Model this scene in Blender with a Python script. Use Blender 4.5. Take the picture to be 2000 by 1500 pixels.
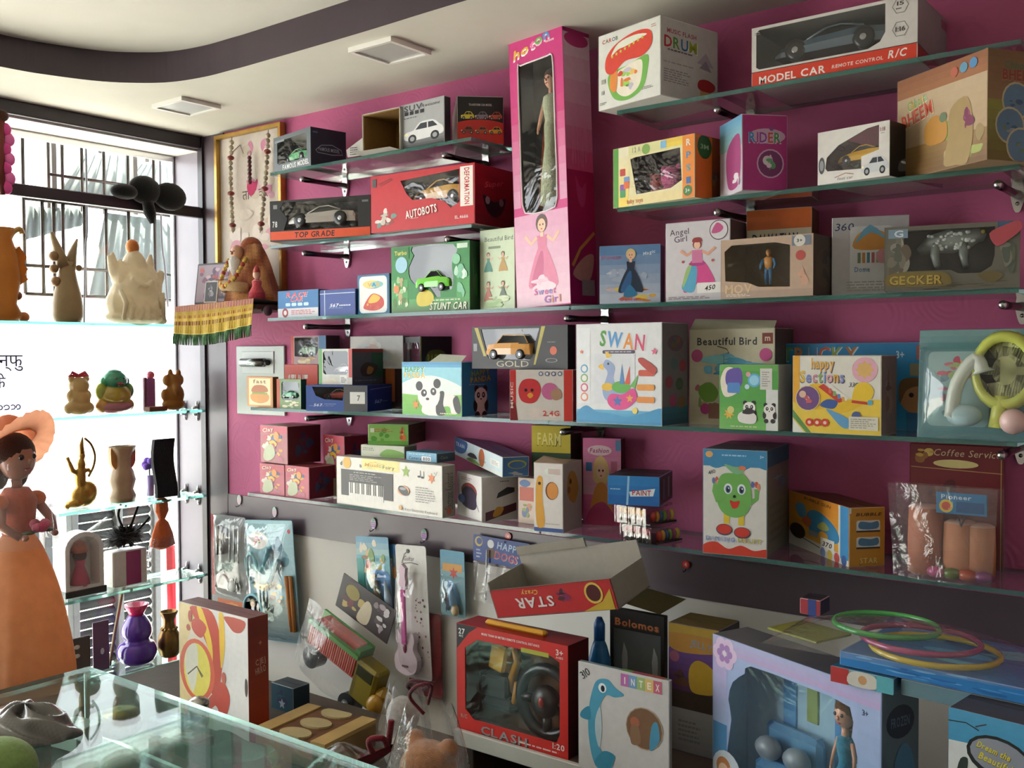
import bpy, bmesh, math, random
from mathutils import Vector, Matrix
from mathutils.geometry import tessellate_polygon
R = math.radians
PI = math.pi
for _o in list(bpy.data.objects):
    bpy.data.objects.remove(_o, do_unlink=True)
SC = bpy.context.scene
COL = SC.collection

# ------------------------------------------------------------------ camera
FPX = 1950.0
YAW, PITCH, ROLL = R(-37.64), R(-1.716), R(-0.297)
CAM = Vector((2.961, -2.10, 1.45))
_w = Vector((math.sin(YAW) * math.cos(PITCH), math.cos(YAW) * math.cos(PITCH), math.sin(PITCH)))
_r0 = Vector((math.cos(YAW), -math.sin(YAW), 0.0))
_u0 = _r0.cross(_w)
CR = math.cos(ROLL) * _r0 + math.sin(ROLL) * _u0
CU = -math.sin(ROLL) * _r0 + math.cos(ROLL) * _u0
CW = _w
cam = bpy.data.cameras.new('camera')
cam.sensor_width = 36.0
cam.lens = 36.0 * FPX / 2000.0
cam.clip_start = 0.02
camo = bpy.data.objects.new('camera', cam)
COL.objects.link(camo)
camo.matrix_world = Matrix(((CR.x, CU.x, -CW.x, CAM.x), (CR.y, CU.y, -CW.y, CAM.y), (CR.z, CU.z, -CW.z, CAM.z), (0, 0, 0, 1)))
SC.camera = camo

# ------------------------------------------------------------------ sky, exposure
wd = bpy.data.worlds.new('sky')
SC.world = wd
wd.use_nodes = True
wd.node_tree.nodes['Background'].inputs[0].default_value = (0.93, 0.97, 1.0, 1)
wd.node_tree.nodes['Background'].inputs[1].default_value = 2.6
SC.view_settings.view_transform = 'Standard'
SC.view_settings.look = 'None'
SC.view_settings.gamma = 1.0
SC.view_settings.use_curve_mapping = False
SC.view_settings.exposure = 1.42
sun = bpy.data.lights.new('sun', 'SUN'); sun.energy = 15.0; sun.angle = R(1.2); sun.color = (1.0, .95, .86)
suno = bpy.data.objects.new('sun', sun); COL.objects.link(suno)
suno.rotation_euler = Vector((-.24, -.55, .78)).to_track_quat('Z', 'Y').to_euler()

def portal(name, loc, rot, sx, sy):
    l = bpy.data.lights.new(name, 'AREA')
    l.shape = 'RECTANGLE'
    l.size, l.size_y = sx, sy
    l.cycles.is_portal = True
    o = bpy.data.objects.new(name, l)
    COL.objects.link(o)
    o.location = loc
    o.rotation_euler = rot
SC.cycles.max_bounces = 10
SC.cycles.transparent_max_bounces = 24
SC.cycles.caustics_reflective = False
SC.cycles.caustics_refractive = False
SC.cycles.use_denoising = True
SC.cycles.sample_clamp_indirect = 6.0

# ------------------------------------------------------------------ pixel rays -> points on known planes of the room
def ray(px, py):
    return (px - 1000) / FPX * CR - (py - 750) / FPX * CU + CW
def onY(px, py, y):
    d = ray(px, py); return CAM + d * ((y - CAM.y) / d.y)
def onX(px, py, x):
    d = ray(px, py); return CAM + d * ((x - CAM.x) / d.x)
def onZ(px, py, z):
    d = ray(px, py); return CAM + d * ((z - CAM.z) / d.z)
def proj(P):
    q = Vector(P) - CAM
    k = q.dot(CW)
    return 1000 + FPX * q.dot(CR) / k, 750 - FPX * q.dot(CU) / k
def zat(P, py):
    """height above P (same x, y) that lies on pixel row py"""
    lo, hi = P[2] - 1.5, P[2] + 1.5
    for _ in range(40):
        m = (lo + hi) / 2
        if proj((P[0], P[1], m))[1] > py: lo = m
        else: hi = m
    return (lo + hi) / 2
def along(P, d, px):
    """distance t so that P + t*d lies on pixel column px"""
    a, b = -0.02, 1.6
    fa = proj(P + a * d)[0] - px
    for _ in range(46):
        m = (a + b) / 2
        fm = proj(P + m * d)[0] - px
        if (fm > 0) == (fa > 0): a, fa = m, fm
        else: b = m
    return (a + b) / 2

# ------------------------------------------------------------------ colours and finishes
_kc = {}
def K(h):
    if isinstance(h, tuple): return h
    if h not in _kc:
        s = h.lstrip('#')
        if len(s) == 3: s = ''.join(c * 2 for c in s)
        v = [int(s[i:i + 2], 16) / 255 for i in (0, 2, 4)]
        _kc[h] = tuple((c / 12.92 if c <= .04045 else ((c + .055) / 1.055) ** 2.4) for c in v) + (1.0,)
    return _kc[h]
def mixc(a, b, t):
    a, b = K(a), K(b)
    return tuple(a[i] * (1 - t) + b[i] * t for i in range(4))

FIN = {}
def finish(name, rough=.5, metal=0., spec=.5, coat=0., noise=.06, nscale=60., bump=0., bscale=200., sheen=0., trans=0.):
    m = bpy.data.materials.new(name)
    m.use_nodes = True
    nt = m.node_tree; N = nt.nodes; Lk = nt.links
    b = N['Principled BSDF']
    at = N.new('ShaderNodeAttribute'); at.attribute_name = 'Col'
    tc = N.new('ShaderNodeTexCoord')
    nz = N.new('ShaderNodeTexNoise'); nz.inputs['Scale'].default_value = nscale; nz.inputs['Detail'].default_value = 4
    Lk.new(tc.outputs['Object'], nz.inputs['Vector'])
    mr = N.new('ShaderNodeMapRange')
    mr.inputs['To Min'].default_value = 1 - noise * 2; mr.inputs['To Max'].default_value = 1 + noise * 2
    Lk.new(nz.outputs['Fac'], mr.inputs['Value'])
    mx = N.new('ShaderNodeMix'); mx.data_type = 'RGBA'; mx.blend_type = 'MULTIPLY'; mx.inputs['Factor'].default_value = 1
    Lk.new(at.outputs['Color'], mx.inputs['A'])
    Lk.new(mr.outputs['Result'], mx.inputs['B'])
    Lk.new(mx.outputs['Result'], b.inputs['Base Color'])
    b.inputs['Roughness'].default_value = rough
    b.inputs['Metallic'].default_value = metal
    b.inputs['Specular IOR Level'].default_value = spec
    b.inputs['Coat Weight'].default_value = coat
    b.inputs['Coat Roughness'].default_value = .12
    if sheen: b.inputs['Sheen Weight'].default_value = sheen
    if trans: b.inputs['Transmission Weight'].default_value = trans
    if bump:
        n2 = N.new('ShaderNodeTexNoise'); n2.inputs['Scale'].default_value = bscale; n2.inputs['Detail'].default_value = 5
        Lk.new(tc.outputs['Object'], n2.inputs['Vector'])
        bp = N.new('ShaderNodeBump'); bp.inputs['Strength'].default_value = bump; bp.inputs['Distance'].default_value = .004
        Lk.new(n2.outputs['Fac'], bp.inputs['Height'])
        Lk.new(bp.outputs['Normal'], b.inputs['Normal'])
    FIN[name] = m
    return m
finish('card', .42, spec=.45, noise=.05, bump=.12, bscale=26)
finish('paper', .7, spec=.25, noise=.05)
finish('plastic', .28, spec=.5, noise=.03)
finish('gloss', .1, spec=.6, coat=.4, noise=.02)
finish('matte', .85, spec=.2, noise=.08, bump=.2, bscale=120)
finish('cloth', .95, spec=.1, noise=.12, nscale=140, bump=.6, bscale=320, sheen=.3)
finish('fluff', 1., spec=.05, noise=.25, nscale=90, bump=1., bscale=420, sheen=.6)
finish('stone', .45, spec=.4, noise=.16, nscale=22, bump=.25, bscale=60)
finish('metal', .25, metal=1., noise=.04)
finish('brass', .34, metal=.85, noise=.14, nscale=40, bump=.3, bscale=90)
finish('laminate', .33, spec=.5, noise=.07, nscale=9)
finish('wood', .6, spec=.3, noise=.14, nscale=14, bump=.2, bscale=60)
finish('wall_paint', .8, spec=.25, noise=.05, nscale=5, bump=.15, bscale=40)

def thin_sheet(name, t=.5, rough=.7):
    """paper or thin cloth or wax that lets some daylight glow through"""
    m = finish(name, rough, spec=.2, noise=.08, nscale=30, bump=.2, bscale=120)
    N = m.node_tree.nodes; Lk = m.node_tree.links
    tl = N.new('ShaderNodeBsdfTranslucent'); mx = N.new('ShaderNodeMixShader'); mx.inputs[0].default_value = t
    Lk.new(next(n for n in N if n.type == 'MIX').outputs['Result'], tl.inputs['Color'])
    Lk.new(N['Principled BSDF'].outputs[0], mx.inputs[1]); Lk.new(tl.outputs[0], mx.inputs[2]); Lk.new(mx.outputs[0], N['Material Output'].inputs[0])
thin_sheet('thin', .55)
thin_sheet('wax', .3, .45)
def glassy(name, tint, ior=1.45, rough=0.02, bump=0., bscale=12., haze=0., hazecol=(1, 1, 1, 1), gl=1.0):
    """thin clear sheet: see-through, with mirror reflections that grow at grazing angles and a little milky haze"""
    m = bpy.data.materials.new(name)
    m.use_nodes = True
    nt = m.node_tree; N = nt.nodes; Lk = nt.links
    N.remove(N['Principled BSDF'])
    out = N['Material Output']
    tr = N.new('ShaderNodeBsdfTransparent'); tr.inputs['Color'].default_value = tint
    gs = N.new('ShaderNodeBsdfGlossy'); gs.inputs['Roughness'].default_value = rough
    gs.inputs['Color'].default_value = (gl, gl, gl, 1)
    fr = N.new('ShaderNodeFresnel')
    ge = N.new('ShaderNodeNewGeometry'); io = N.new('ShaderNodeMapRange')   # same reflectance from both sides of the sheet
    io.inputs['To Min'].default_value = ior; io.inputs['To Max'].default_value = 1 / ior
    Lk.new(ge.outputs['Backfacing'], io.inputs['Value']); Lk.new(io.outputs['Result'], fr.inputs['IOR'])
    mix = N.new('ShaderNodeMixShader')
    base = tr.outputs[0]
    if haze:
        df = N.new('ShaderNodeBsdfDiffuse'); df.inputs['Color'].default_value = hazecol
        m0 = N.new('ShaderNodeMixShader'); m0.inputs[0].default_value = haze
        Lk.new(tr.outputs[0], m0.inputs[1]); Lk.new(df.outputs[0], m0.inputs[2])
        base = m0.outputs[0]
    Lk.new(fr.outputs[0], mix.inputs[0]); Lk.new(base, mix.inputs[1]); Lk.new(gs.outputs[0], mix.inputs[2])
    if bump:
        tc = N.new('ShaderNodeTexCoord')
        n2 = N.new('ShaderNodeTexNoise'); n2.inputs['Scale'].default_value = bscale; n2.inputs['Detail'].default_value = 3
        n2.inputs['Distortion'].default_value = .8
        Lk.new(tc.outputs['Object'], n2.inputs['Vector'])
        bp = N.new('ShaderNodeBump'); bp.inputs['Strength'].default_value = bump; bp.inputs['Distance'].default_value = .02
        Lk.new(n2.outputs['Fac'], bp.inputs['Height'])
        Lk.new(bp.outputs['Normal'], gs.inputs['Normal']); Lk.new(bp.outputs['Normal'], fr.inputs['Normal'])
    Lk.new(mix.outputs[0], out.inputs[0])
    FIN[name] = m
    return m
glassy('shelf_glass', (.86, .93, .90, 1), 1.5)
glassy('window_glass', (.97, .985, .98, 1), 1.35)
glassy('counter_glass', (.82, .91, .88, 1), 1.45, haze=.04, hazecol=(.6, .7, .67, 1), gl=.42)
glassy('film', (.96, .96, .96, 1), 1.62, rough=.06, bump=.2, bscale=10, haze=.012)
glassy('bag_film', (.94, .94, .94, 1), 1.6, rough=.12, bump=.4, bscale=24, haze=.04, gl=.9)
def edge_mat():
    m = bpy.data.materials.new('glass_edge'); m.use_nodes = True
    b = m.node_tree.nodes['Principled BSDF']
    b.inputs['Base Color'].default_value = (.13, .42, .36, 1)
    b.inputs['Roughness'].default_value = .12
    b.inputs['Transmission Weight'].default_value = .75
    FIN['glass_edge'] = m
edge_mat()

# ------------------------------------------------------------------ mesh builder
def tess(loops):
    """triangles (index triples into the concatenated loops) of a 2D polygon with holes"""
    return tessellate_polygon([[Vector((p[0], p[1], 0)) for p in lp] for lp in loops])
def smoothpts(pts, n=6, closed=True):
    out = []; m = len(pts)
    for i in range(m if closed else m - 1):
        p0, p1, p2, p3 = (pts[(i + k - 1) % m] if closed else pts[min(max(i + k - 1, 0), m - 1)] for k in range(4))
        for s in range(n):
            t = s / n
            out.append(tuple(.5 * (2 * p1[j] + (p2[j] - p0[j]) * t + (2 * p0[j] - 5 * p1[j] + 4 * p2[j] - p3[j]) * t * t + (3 * p1[j] - p0[j] - 3 * p2[j] + p3[j]) * t ** 3) for j in range(len(p1))))
    if not closed: out.append(tuple(pts[-1]))
    return out

class G:
    def __init__(s):
        s.v = []; s.f = []; s.c = []; s.s = []; s.m = []; s.M = Matrix.Identity(4); s.mi = 0
    def add(s, vs, fs, col, smooth=False):
        b = len(s.v)
        s.v += [s.M @ Vector(p) for p in vs]
        per = isinstance(col, list)
        cc = None if per else K(col)
        for i, f in enumerate(fs):
            s.f.append([b + k for k in f])
            s.c.append(K(col[i]) if per else cc)
            s.s.append(smooth); s.m.append(s.mi)
    def box(s, x0, y0, z0, x1, y1, z1, col):
        vs = [(x, y, z) for z in (z0, z1) for y in (y0, y1) for x in (x0, x1)]
        s.add(vs, [(0, 1, 5, 4), (1, 3, 7, 5), (3, 2, 6, 7), (2, 0, 4, 6), (4, 5, 7, 6), (2, 3, 1, 0)], col)
    def rbox(s, x0, y0, z0, x1, y1, z1, col, c=.003, fc=None):
        """box with chamfered vertical and horizontal edges"""
        vs = []; fs = []
        for z, k in ((z0, c), (z0 + c, 0), (z1 - c, 0), (z1, c)):
            a, b, d, e = x0 + k, y0 + k, x1 - k, y1 - k
            q = c if k == 0 else c * .5
            vs += [(a + q, b, z), (d - q, b, z), (d, b + q, z), (d, e - q, z), (d - q, e, z), (a + q, e, z), (a, e - q, z), (a, b + q, z)]
        for r in range(3):
            for i in range(8):
                j = (i + 1) % 8
                fs.append((r * 8 + i, r * 8 + j, r * 8 + 8 + j, r * 8 + 8 + i))
        fs.append(tuple(range(7, -1, -1))); fs.append(tuple(range(24, 32)))
        if fc:  # colours of the front, right, top face; the chamfers keep the base colour
            cl = [col] * len(fs)
            cl[8], cl[10], cl[25] = fc[0], fc[1], fc[2]; cl[12], cl[14] = fc[0], fc[1]
            if len(fc) > 3: cl[24] = fc[3]
            col = cl
        s.add(vs, fs, col)
    def tube(s, pts, r, n, col, closed=False, cap=True, smooth=True):
        pts = [Vector(p) for p in pts]; m = len(pts)
        vs = []; fs = []
        up = Vector((0, 0, 1))
        prev = None
        for i, p in enumerate(pts):
            if closed: t = pts[(i + 1) % m] - pts[i - 1]
            else: t = pts[min(i + 1, m - 1)] - pts[max(i - 1, 0)]
            t = t.normalized() if t.length > 1e-9 else Vector((0, 0, 1))
            if prev is None:
                a = t.orthogonal().normalized()
            else:
                a = prev - t * prev.dot(t)
                a = a.normalized() if a.length > 1e-6 else t.orthogonal().normalized()
            prev = a
            b = t.cross(a)
            rr = r[i] if isinstance(r, (list, tuple)) else r
            for k in range(n):
                an = 2 * PI * k / n
                vs.append(p + (a * math.cos(an) + b * math.sin(an)) * rr)
        for i in range(m if closed else m - 1):
            j = (i + 1) % m
            for k in range(n):
                l = (k + 1) % n
                fs.append((i * n + k, i * n + l, j * n + l, j * n + k))
        if cap and not closed:
            fs.append(tuple(range(n - 1, -1, -1))); fs.append(tuple((m - 1) * n + k for k in range(n)))
        s.add(vs, fs, col, smooth)
    def cyl(s, p0, p1, r0, r1, n, col, smooth=True):
        s.tube([p0, p1], [r0, r1], n, col, smooth=smooth)
    def lathe(s, prof, n, cols, c=(0, 0, 0), smooth=True, sq=(1, 1), wob=None):
        """prof [(r, z)...]; cols one colour or one per band"""
        vs = []; fs = []; cl = []
        for i, (r, z) in enumerate(prof):
            for k in range(n):
                a = 2 * PI * k / n
                q = r * (1 + (wob(a, z) if wob else 0))
                vs.append((c[0] + q * math.cos(a) * sq[0], c[1] + q * math.sin(a) * sq[1], c[2] + z))
        for i in range(len(prof) - 1):
            for k in range(n):
                l = (k + 1) % n
                fs.append((i * n + k, i * n + l, (i + 1) * n + l, (i + 1) * n + k))
                cl.append(cols[i] if isinstance(cols, (list,)) else cols)
        if prof[0][0] > 1e-5:
            fs.append(tuple(range(n - 1, -1, -1))); cl.append(cols[0] if isinstance(cols, list) else cols)
        if prof[-1][0] > 1e-5:
            fs.append(tuple((len(prof) - 1) * n + k for k in range(n))); cl.append(cols[-1] if isinstance(cols, list) else cols)
        s.add(vs, fs, cl, smooth)
    def ell(s, c, r, col, nu=14, nv=9, rot=None):
        if not isinstance(r, (tuple, list)): r = (r, r, r)
        vs = []; fs = []
        M = rot or Matrix.Identity(3)
        c = Vector(c)
        for j in range(1, nv):
            th = PI * j / nv
            for i in range(nu):
                a = 2 * PI * i / nu
                vs.append(c + M @ Vector((r[0] * math.sin(th) * math.cos(a), r[1] * math.sin(th) * math.sin(a), r[2] * math.cos(th))))
        for j in range(nv - 2):
            for i in range(nu):
                k = (i + 1) % nu
                fs.append((j * nu + i, (j + 1) * nu + i, (j + 1) * nu + k, j * nu + k))
        t = len(vs); vs.append(c + M @ Vector((0, 0, r[2]))); vs.append(c + M @ Vector((0, 0, -r[2])))
        for i in range(nu):
            k = (i + 1) % nu
            fs.append((t, i, k)); fs.append((t + 1, (nv - 2) * nu + k, (nv - 2) * nu + i))
        s.add(vs, fs, col, True)
    def prism(s, loops, o, U, V, N, d, col, side=None):
        """polygon (first loop outer, others holes) in plane o+aU+bV, extruded by d along N"""
        o, U, V, N = Vector(o), Vector(U), Vector(V), Vector(N)
        tri = tess(loops)
        flat = [p for lp in loops for p in lp]; n = len(flat)
        vs = [o + U * p[0] + V * p[1] for p in flat] + [o + U * p[0] + V * p[1] + N * d for p in flat]
        fs = [(c, b, a) for a, b, c in tri] + [(a + n, b + n, c + n) for a, b, c in tri]
        cl = [col] * len(fs); k = 0
        for lp in loops:
            m = len(lp)
            for i in range(m):
                j = (i + 1) % m
                fs.append((k + i, k + j, k + j + n, k + i + n)); cl.append(side or col)
            k += m
        s.add(vs, fs, cl)
    def poly(s, pts, col):
        pts = [Vector(p) for p in pts]
        s.add(pts, [tuple(range(len(pts)))], col)
    def surf(s, fn, nu, nv, col, cu=False, smooth=True):
        vs = [fn(i / (nu if cu else nu - 1), j / (nv - 1)) for j in range(nv) for i in range(nu)]
        fs = []
        for j in range(nv - 1):
            for i in range(nu if cu else nu - 1):
                k = (i + 1) % nu
                fs.append((j * nu + i, j * nu + k, (j + 1) * nu + k, (j + 1) * nu + i))
        if callable(col): col = [col((f[0] % nu) / (nu - 1), (f[0] // nu) / (nv - 1)) for f in fs]
        s.add(vs, fs, col, smooth)
    def build(s, name, fin, parent=None, loc=None, rot=None, bevel=0):
        me = bpy.data.meshes.new(name)
        me.from_pydata([tuple(p) for p in s.v], [], s.f)
        at = me.color_attributes.new('Col', 'FLOAT_COLOR', 'CORNER')
        buf = []
        for f, c in zip(s.f, s.c): buf += list(c) * len(f)
        at.data.foreach_set('color', buf)
        me.polygons.foreach_set('use_smooth', s.s)
        fins = fin if isinstance(fin, (list, tuple)) else [fin]
        for q in fins: me.materials.append(FIN[q])
        if len(fins) > 1: me.polygons.foreach_set('material_index', s.m)
        me.update()
        o = bpy.data.objects.new(name, me)
        COL.objects.link(o)
        if parent is not None: o.parent = parent
        if loc is not None: o.location = loc
        if rot is not None: o.rotation_euler = rot
        return o
    def built(s): return len(s.f)

def solid(fin, col):
    """copy of a finish with one fixed colour, for fused figures"""
    m = FIN[fin].copy(); nt = m.node_tree
    at = next(n for n in nt.nodes if n.type == 'ATTRIBUTE')
    rgb = nt.nodes.new('ShaderNodeRGB'); rgb.outputs[0].default_value = K(col)
    for l in list(nt.links):
        if l.from_node == at: nt.links.new(rgb.outputs[0], l.to_socket)
    return m
def remesh(o, vox, fin, col):
    """fuse the ellipsoids and tubes of one carved figure into one continuous skin"""
    o.data.materials[0] = solid(fin, col)
    m = o.modifiers.new('fuse', 'REMESH'); m.mode = 'VOXEL'; m.voxel_size = vox; m.use_smooth_shade = True
    m2 = o.modifiers.new('soften', 'SMOOTH'); m2.factor = .5; m2.iterations = 4
    return o

def tag(o, label=None, cat=None, group=None, kind=None):
    if label: o['label'] = label
    if cat: o['category'] = cat
    if group: o['group'] = group
    if kind: o['kind'] = kind
    return o
def empty(name, loc, label=None, cat=None, group=None, rot=None):
    o = bpy.data.objects.new(name, None)
    COL.objects.link(o)
    o.empty_display_size = .02
    o.location = loc
    if rot is not None: o.rotation_euler = rot
    return tag(o, label, cat, group)
def struct(o): return tag(o, kind='structure')

# ------------------------------------------------------------------ lettering: each glyph converted once
_gl = {}
_cv = bpy.data.curves.new('lettering', 'FONT'); _cv.resolution_u = 2
_co = bpy.data.objects.new('lettering', _cv); COL.objects.link(_co)
_chars = sorted(set("ABCDEFGHIJKLMNOPQRSTUVWXYZabcdefghijklmnopqrstuvwxyz0123456789/:+-.!&'"))
def glyph(ch, bold):
    k = (ch, bold)
    if k not in _gl:
        _cv.body = ch; _cv.offset = .022 if bold else 0.0
        dg = bpy.context.evaluated_depsgraph_get(); dg.update()
        me = bpy.data.meshes.new_from_object(_co.evaluated_get(dg))
        vs = [(v.co.x, v.co.y) for v in me.vertices]
        fs = [tuple(p.vertices) for p in me.polygons]
        if vs:
            x0 = min(v[0] for v in vs); x1 = max(v[0] for v in vs)
        else: x0, x1 = 0, .25
        _gl[k] = ([(a - x0, b) for a, b in vs], fs, x1 - x0)
        bpy.data.meshes.remove(me)
    return _gl[k]

for _b in (0, 1):
    for _c in _chars: glyph(_c, _b)
for _w in ('\u0930\u0921\u092a\u0928\u094d\u092b\u0941', '\u092b\u0947', '\u0924\u093e\u091c \u0915\u0941\u0932', '\u0932\u093e\u092d'): glyph(_w, 0)
bpy.data.objects.remove(_co)

class Art:
    """flat print on one face: u to the right, v up, both 0..1; every call prints over the former"""
    def __init__(s, g, o, U, V):
        s.g = g; s.o = Vector(o); s.U = Vector(U); s.V = Vector(V)
        s.W = s.U.length; s.H = s.V.length
        s.N = s.U.cross(s.V).normalized(); s.k = 0; s.rnd = random.Random(int(s.W * 9173 + s.H * 771))
    def P(s, u, v): return s.o + s.U * u + s.V * v + s.N * (.00025 + .00004 * s.k)
    def face(s, pts, col):
        s.k += 1
        pts = [(min(max(p[0], .004), .996), min(max(p[1], .004), .996)) for p in pts]
        pp = [s.P(*p) for p in pts]
        if len(pts) > 4:
            s.g.add(pp, [t for t in tess([pts])], col)
            return
        s.g.add(pp, [tuple(range(len(pts)))], col)
    def rect(s, u0, v0, u1, v1, col): s.face([(u0, v0), (u1, v0), (u1, v1), (u0, v1)], col)
    def grad(s, u0, v0, u1, v1, c0, c1, n=6):
        for i in range(n):
            s.k -= (1 if i else 0)
            s.rect(u0, v0 + (v1 - v0) * i / n, u1, v0 + (v1 - v0) * (i + 1) / n, mixc(c0, c1, (i + .5) / n))
    def rrect(s, u0, v0, u1, v1, r, col):
        a = s.W / s.H; ru, rv = r, r * a; pts = []
        for cx, cy, t in ((u1 - ru, v0 + rv, -90), (u1 - ru, v1 - rv, 0), (u0 + ru, v1 - rv, 90), (u0 + ru, v0 + rv, 180)):
            for i in range(4):
                an = R(t + 30 * i); pts.append((cx + ru * math.cos(an), cy + rv * math.sin(an)))
        s.face(pts, col)
    def ell(s, u, v, ru, rv=None, col='fff', n=18, rot=0):
        if rv is None: rv = ru * s.W / s.H
        ca, sa = math.cos(R(rot)), math.sin(R(rot)); q = s.W / s.H; pts = []
        for i in range(n):
            a = 2 * PI * i / n; x, y = ru * math.cos(a), rv * math.sin(a) / q
            pts.append((u + x * ca - y * sa, v + (x * sa + y * ca) * q))
        s.k += 1
        pts = [(min(max(p[0], .004), .996), min(max(p[1], .004), .996)) for p in pts]
        s.g.add([s.P(*p) for p in pts], [tuple(range(n))], col)
    def poly(s, pts, col): s.face(pts, col)
    def blob(s, pts, col, n=4): s.face(smoothpts(pts, n), col)
    def line(s, pts, w, col):
        """stroke of width w (fraction of the face's height)"""
        q = s.W / s.H; hw = w / 2
        P = [Vector((p[0] * q, p[1])) for p in pts]; m = len(P); a = []; b = []
        for i in range(m):
            t = (P[min(i + 1, m - 1)] - P[max(i - 1, 0)]).normalized(); n = Vector((-t.y, t.x)) * hw
            a.append(P[i] + n); b.append(P[i] - n)
        s.k += 1
        vs = [s.P(p.x / q, p.y) for p in a] + [s.P(p.x / q, p.y) for p in b]
        s.g.add(vs, [(i + m, i + 1 + m, i + 1, i) for i in range(m - 1)], col)
    def star(s, u, v, r, col, n=5, k=.45, rot=90):
        q = s.W / s.H
        s.face([(u + (r if i % 2 == 0 else r * k) * math.cos(R(rot + 180 * i / n)), v + (r if i % 2 == 0 else r * k) * math.sin(R(rot + 180 * i / n)) * q) for i in range(2 * n)], col)
    def txt(s, t, u, v, h, col, w=None, bold=1, sl=0., rot=0, al='c', gap=.1, flip=False, out=None):
        """t centred (al 'c') or starting (al 'l') at u, v; h cap height as a fraction of the face's height; w fits it to a width"""
        if out: s.txt(t, u + .004, v - .006, h * 1.06, out, w * 1.03 if w else None, 1, sl, rot, al, gap, flip)
        xs = 0; items = []
        cols = col if isinstance(col, list) else [col]
        n = 0
        for ch in t:
            if ch == ' ': xs += .34; continue
            g = glyph(ch, bold); items.append((xs, g, cols[n % len(cols)])); xs += g[2] + gap; n += 1
        tot = max(xs - gap, .01)
        sc = h * s.H / .69
        sx = sc if w is None else w * s.W / tot
        ca, sa = math.cos(R(rot)), math.sin(R(rot))
        x0 = -tot / 2 if al == 'c' else 0
        s.k += 1
        for xo, (vs, fs, wd_), c in items:
            pp = []
            for x, y in vs:
                y -= .345
                X = (x + xo + x0 + sl * y) * sx; Y = y * sc
                if flip: X, Y = -X, -Y
                pp.append(s.P(u + (X * ca - Y * sa) / s.W, v + (X * sa + Y * ca) / s.H))
            s.g.add(pp, fs, c)
    def lines(s, u0, v0, u1, v1, n, col, th=.45):
        for i in range(n):
            y = v1 - (v1 - v0) * (i + .5) / n; hh = (v1 - v0) / n * th / 2
            s.k -= (1 if i else 0)
            x = u0; end = u0 + (u1 - u0) * s.rnd.uniform(.6, 1)
            while x < end:
                l = s.rnd.uniform(.06, .18) * (u1 - u0)
                s.k -= (1 if x > u0 else 0)
                s.rect(x, y - hh, min(x + l, end), y + hh, col); x += l + .03 * (u1 - u0)
    def pic(s, u0, v0, u1, v1, bg, cols, n=14, seed=1, big=.3):
        """small printed picture: soft patches of the given colours, kept inside the rectangle"""
        rn = random.Random(seed); W, H = u1 - u0, v1 - v0
        if bg: s.rect(u0, v0, u1, v1, bg)
        for i in range(n):
            ru = W * rn.uniform(.06, big); rv = H * rn.uniform(.06, big)
            u = rn.uniform(u0 + ru, u1 - ru); v = rn.uniform(v0 + rv, v1 - rv); m = rn.randint(5, 8)
            s.blob([(u + ru * .9 * rn.uniform(.55, 1) * math.cos(2 * PI * k / m), v + rv * .9 * rn.uniform(.55, 1) * math.sin(2 * PI * k / m)) for k in range(m)], rn.choice(cols), 3)
    def car(s, u0, v0, u1, v1, col, glass='222831', tyre='111'):
        """printed car seen from the side and a little from the front"""
        W, H = u1 - u0, v1 - v0
        T = lambda pts: [(u0 + W * a, v0 + H * b) for a, b in pts]
        s.blob(T([(0, .3), (.05, .55), (.25, .62), (.42, .95), (.75, .97), (.92, .7), (1, .55), (.98, .22), (.5, .12), (.1, .14)]), col)
        s.poly(T([(.3, .62), (.44, .9), (.6, .9), (.6, .62)]), glass); s.poly(T([(.63, .62), (.63, .9), (.75, .9), (.87, .64)]), glass)
        for x in (.22, .8):
            s.ell(u0 + W * x, v0 + H * .2, W * .11, H * .22, tyre, 14); s.ell(u0 + W * x, v0 + H * .2, W * .06, H * .12, '9a9ea2', 10)
        s.ell(u0 + W * .06, v0 + H * .45, W * .05, H * .07, 'fdf3c8', 10)
    def girl(s, u, v, h, dress, hair, skin='f0c3a4', arms=1, d2=None):
        """generic printed girl in a long dress; v is the hem, h the height"""
        q = s.H / s.W
        X = lambda a: u + a * h * q
        s.blob([(X(-.09), v + h * .52), (X(-.3), v + h * .02), (X(-.1), v - h * .01), (X(.1), v), (X(.3), v + h * .02), (X(.09), v + h * .52)], dress)
        if d2: s.blob([(X(-.02), v + h * .5), (X(-.24), v + h * .04), (X(-.04), v + h * .02), (X(.02), v + h * .3)], d2)
        s.poly([(X(-.08), v + h * .48), (X(.08), v + h * .48), (X(.1), v + h * .7), (X(-.1), v + h * .7)], dress)
        if arms:
            s.line([(X(-.1), v + h * .68), (X(-.22), v + h * .6), (X(-.34), v + h * .72)], h * .05, skin)
            s.line([(X(.1), v + h * .68), (X(.22), v + h * .6), (X(.34), v + h * .72)], h * .05, skin)
        s.rect(X(-.03), v + h * .68, X(.03), v + h * .78, skin)
        s.ell(X(0), v + h * .87, h * q * .115, h * .13, hair, 14)
        s.ell(X(0), v + h * .84, h * q * .08, h * .095, skin, 14)
        for a in (-.03, .03): s.ell(X(a), v + h * .85, h * q * .012, h * .016, '30241f', 8)
        s.ell(X(0), v + h * .79, h * q * .02, h * .009, 'c0455a', 8)
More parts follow.
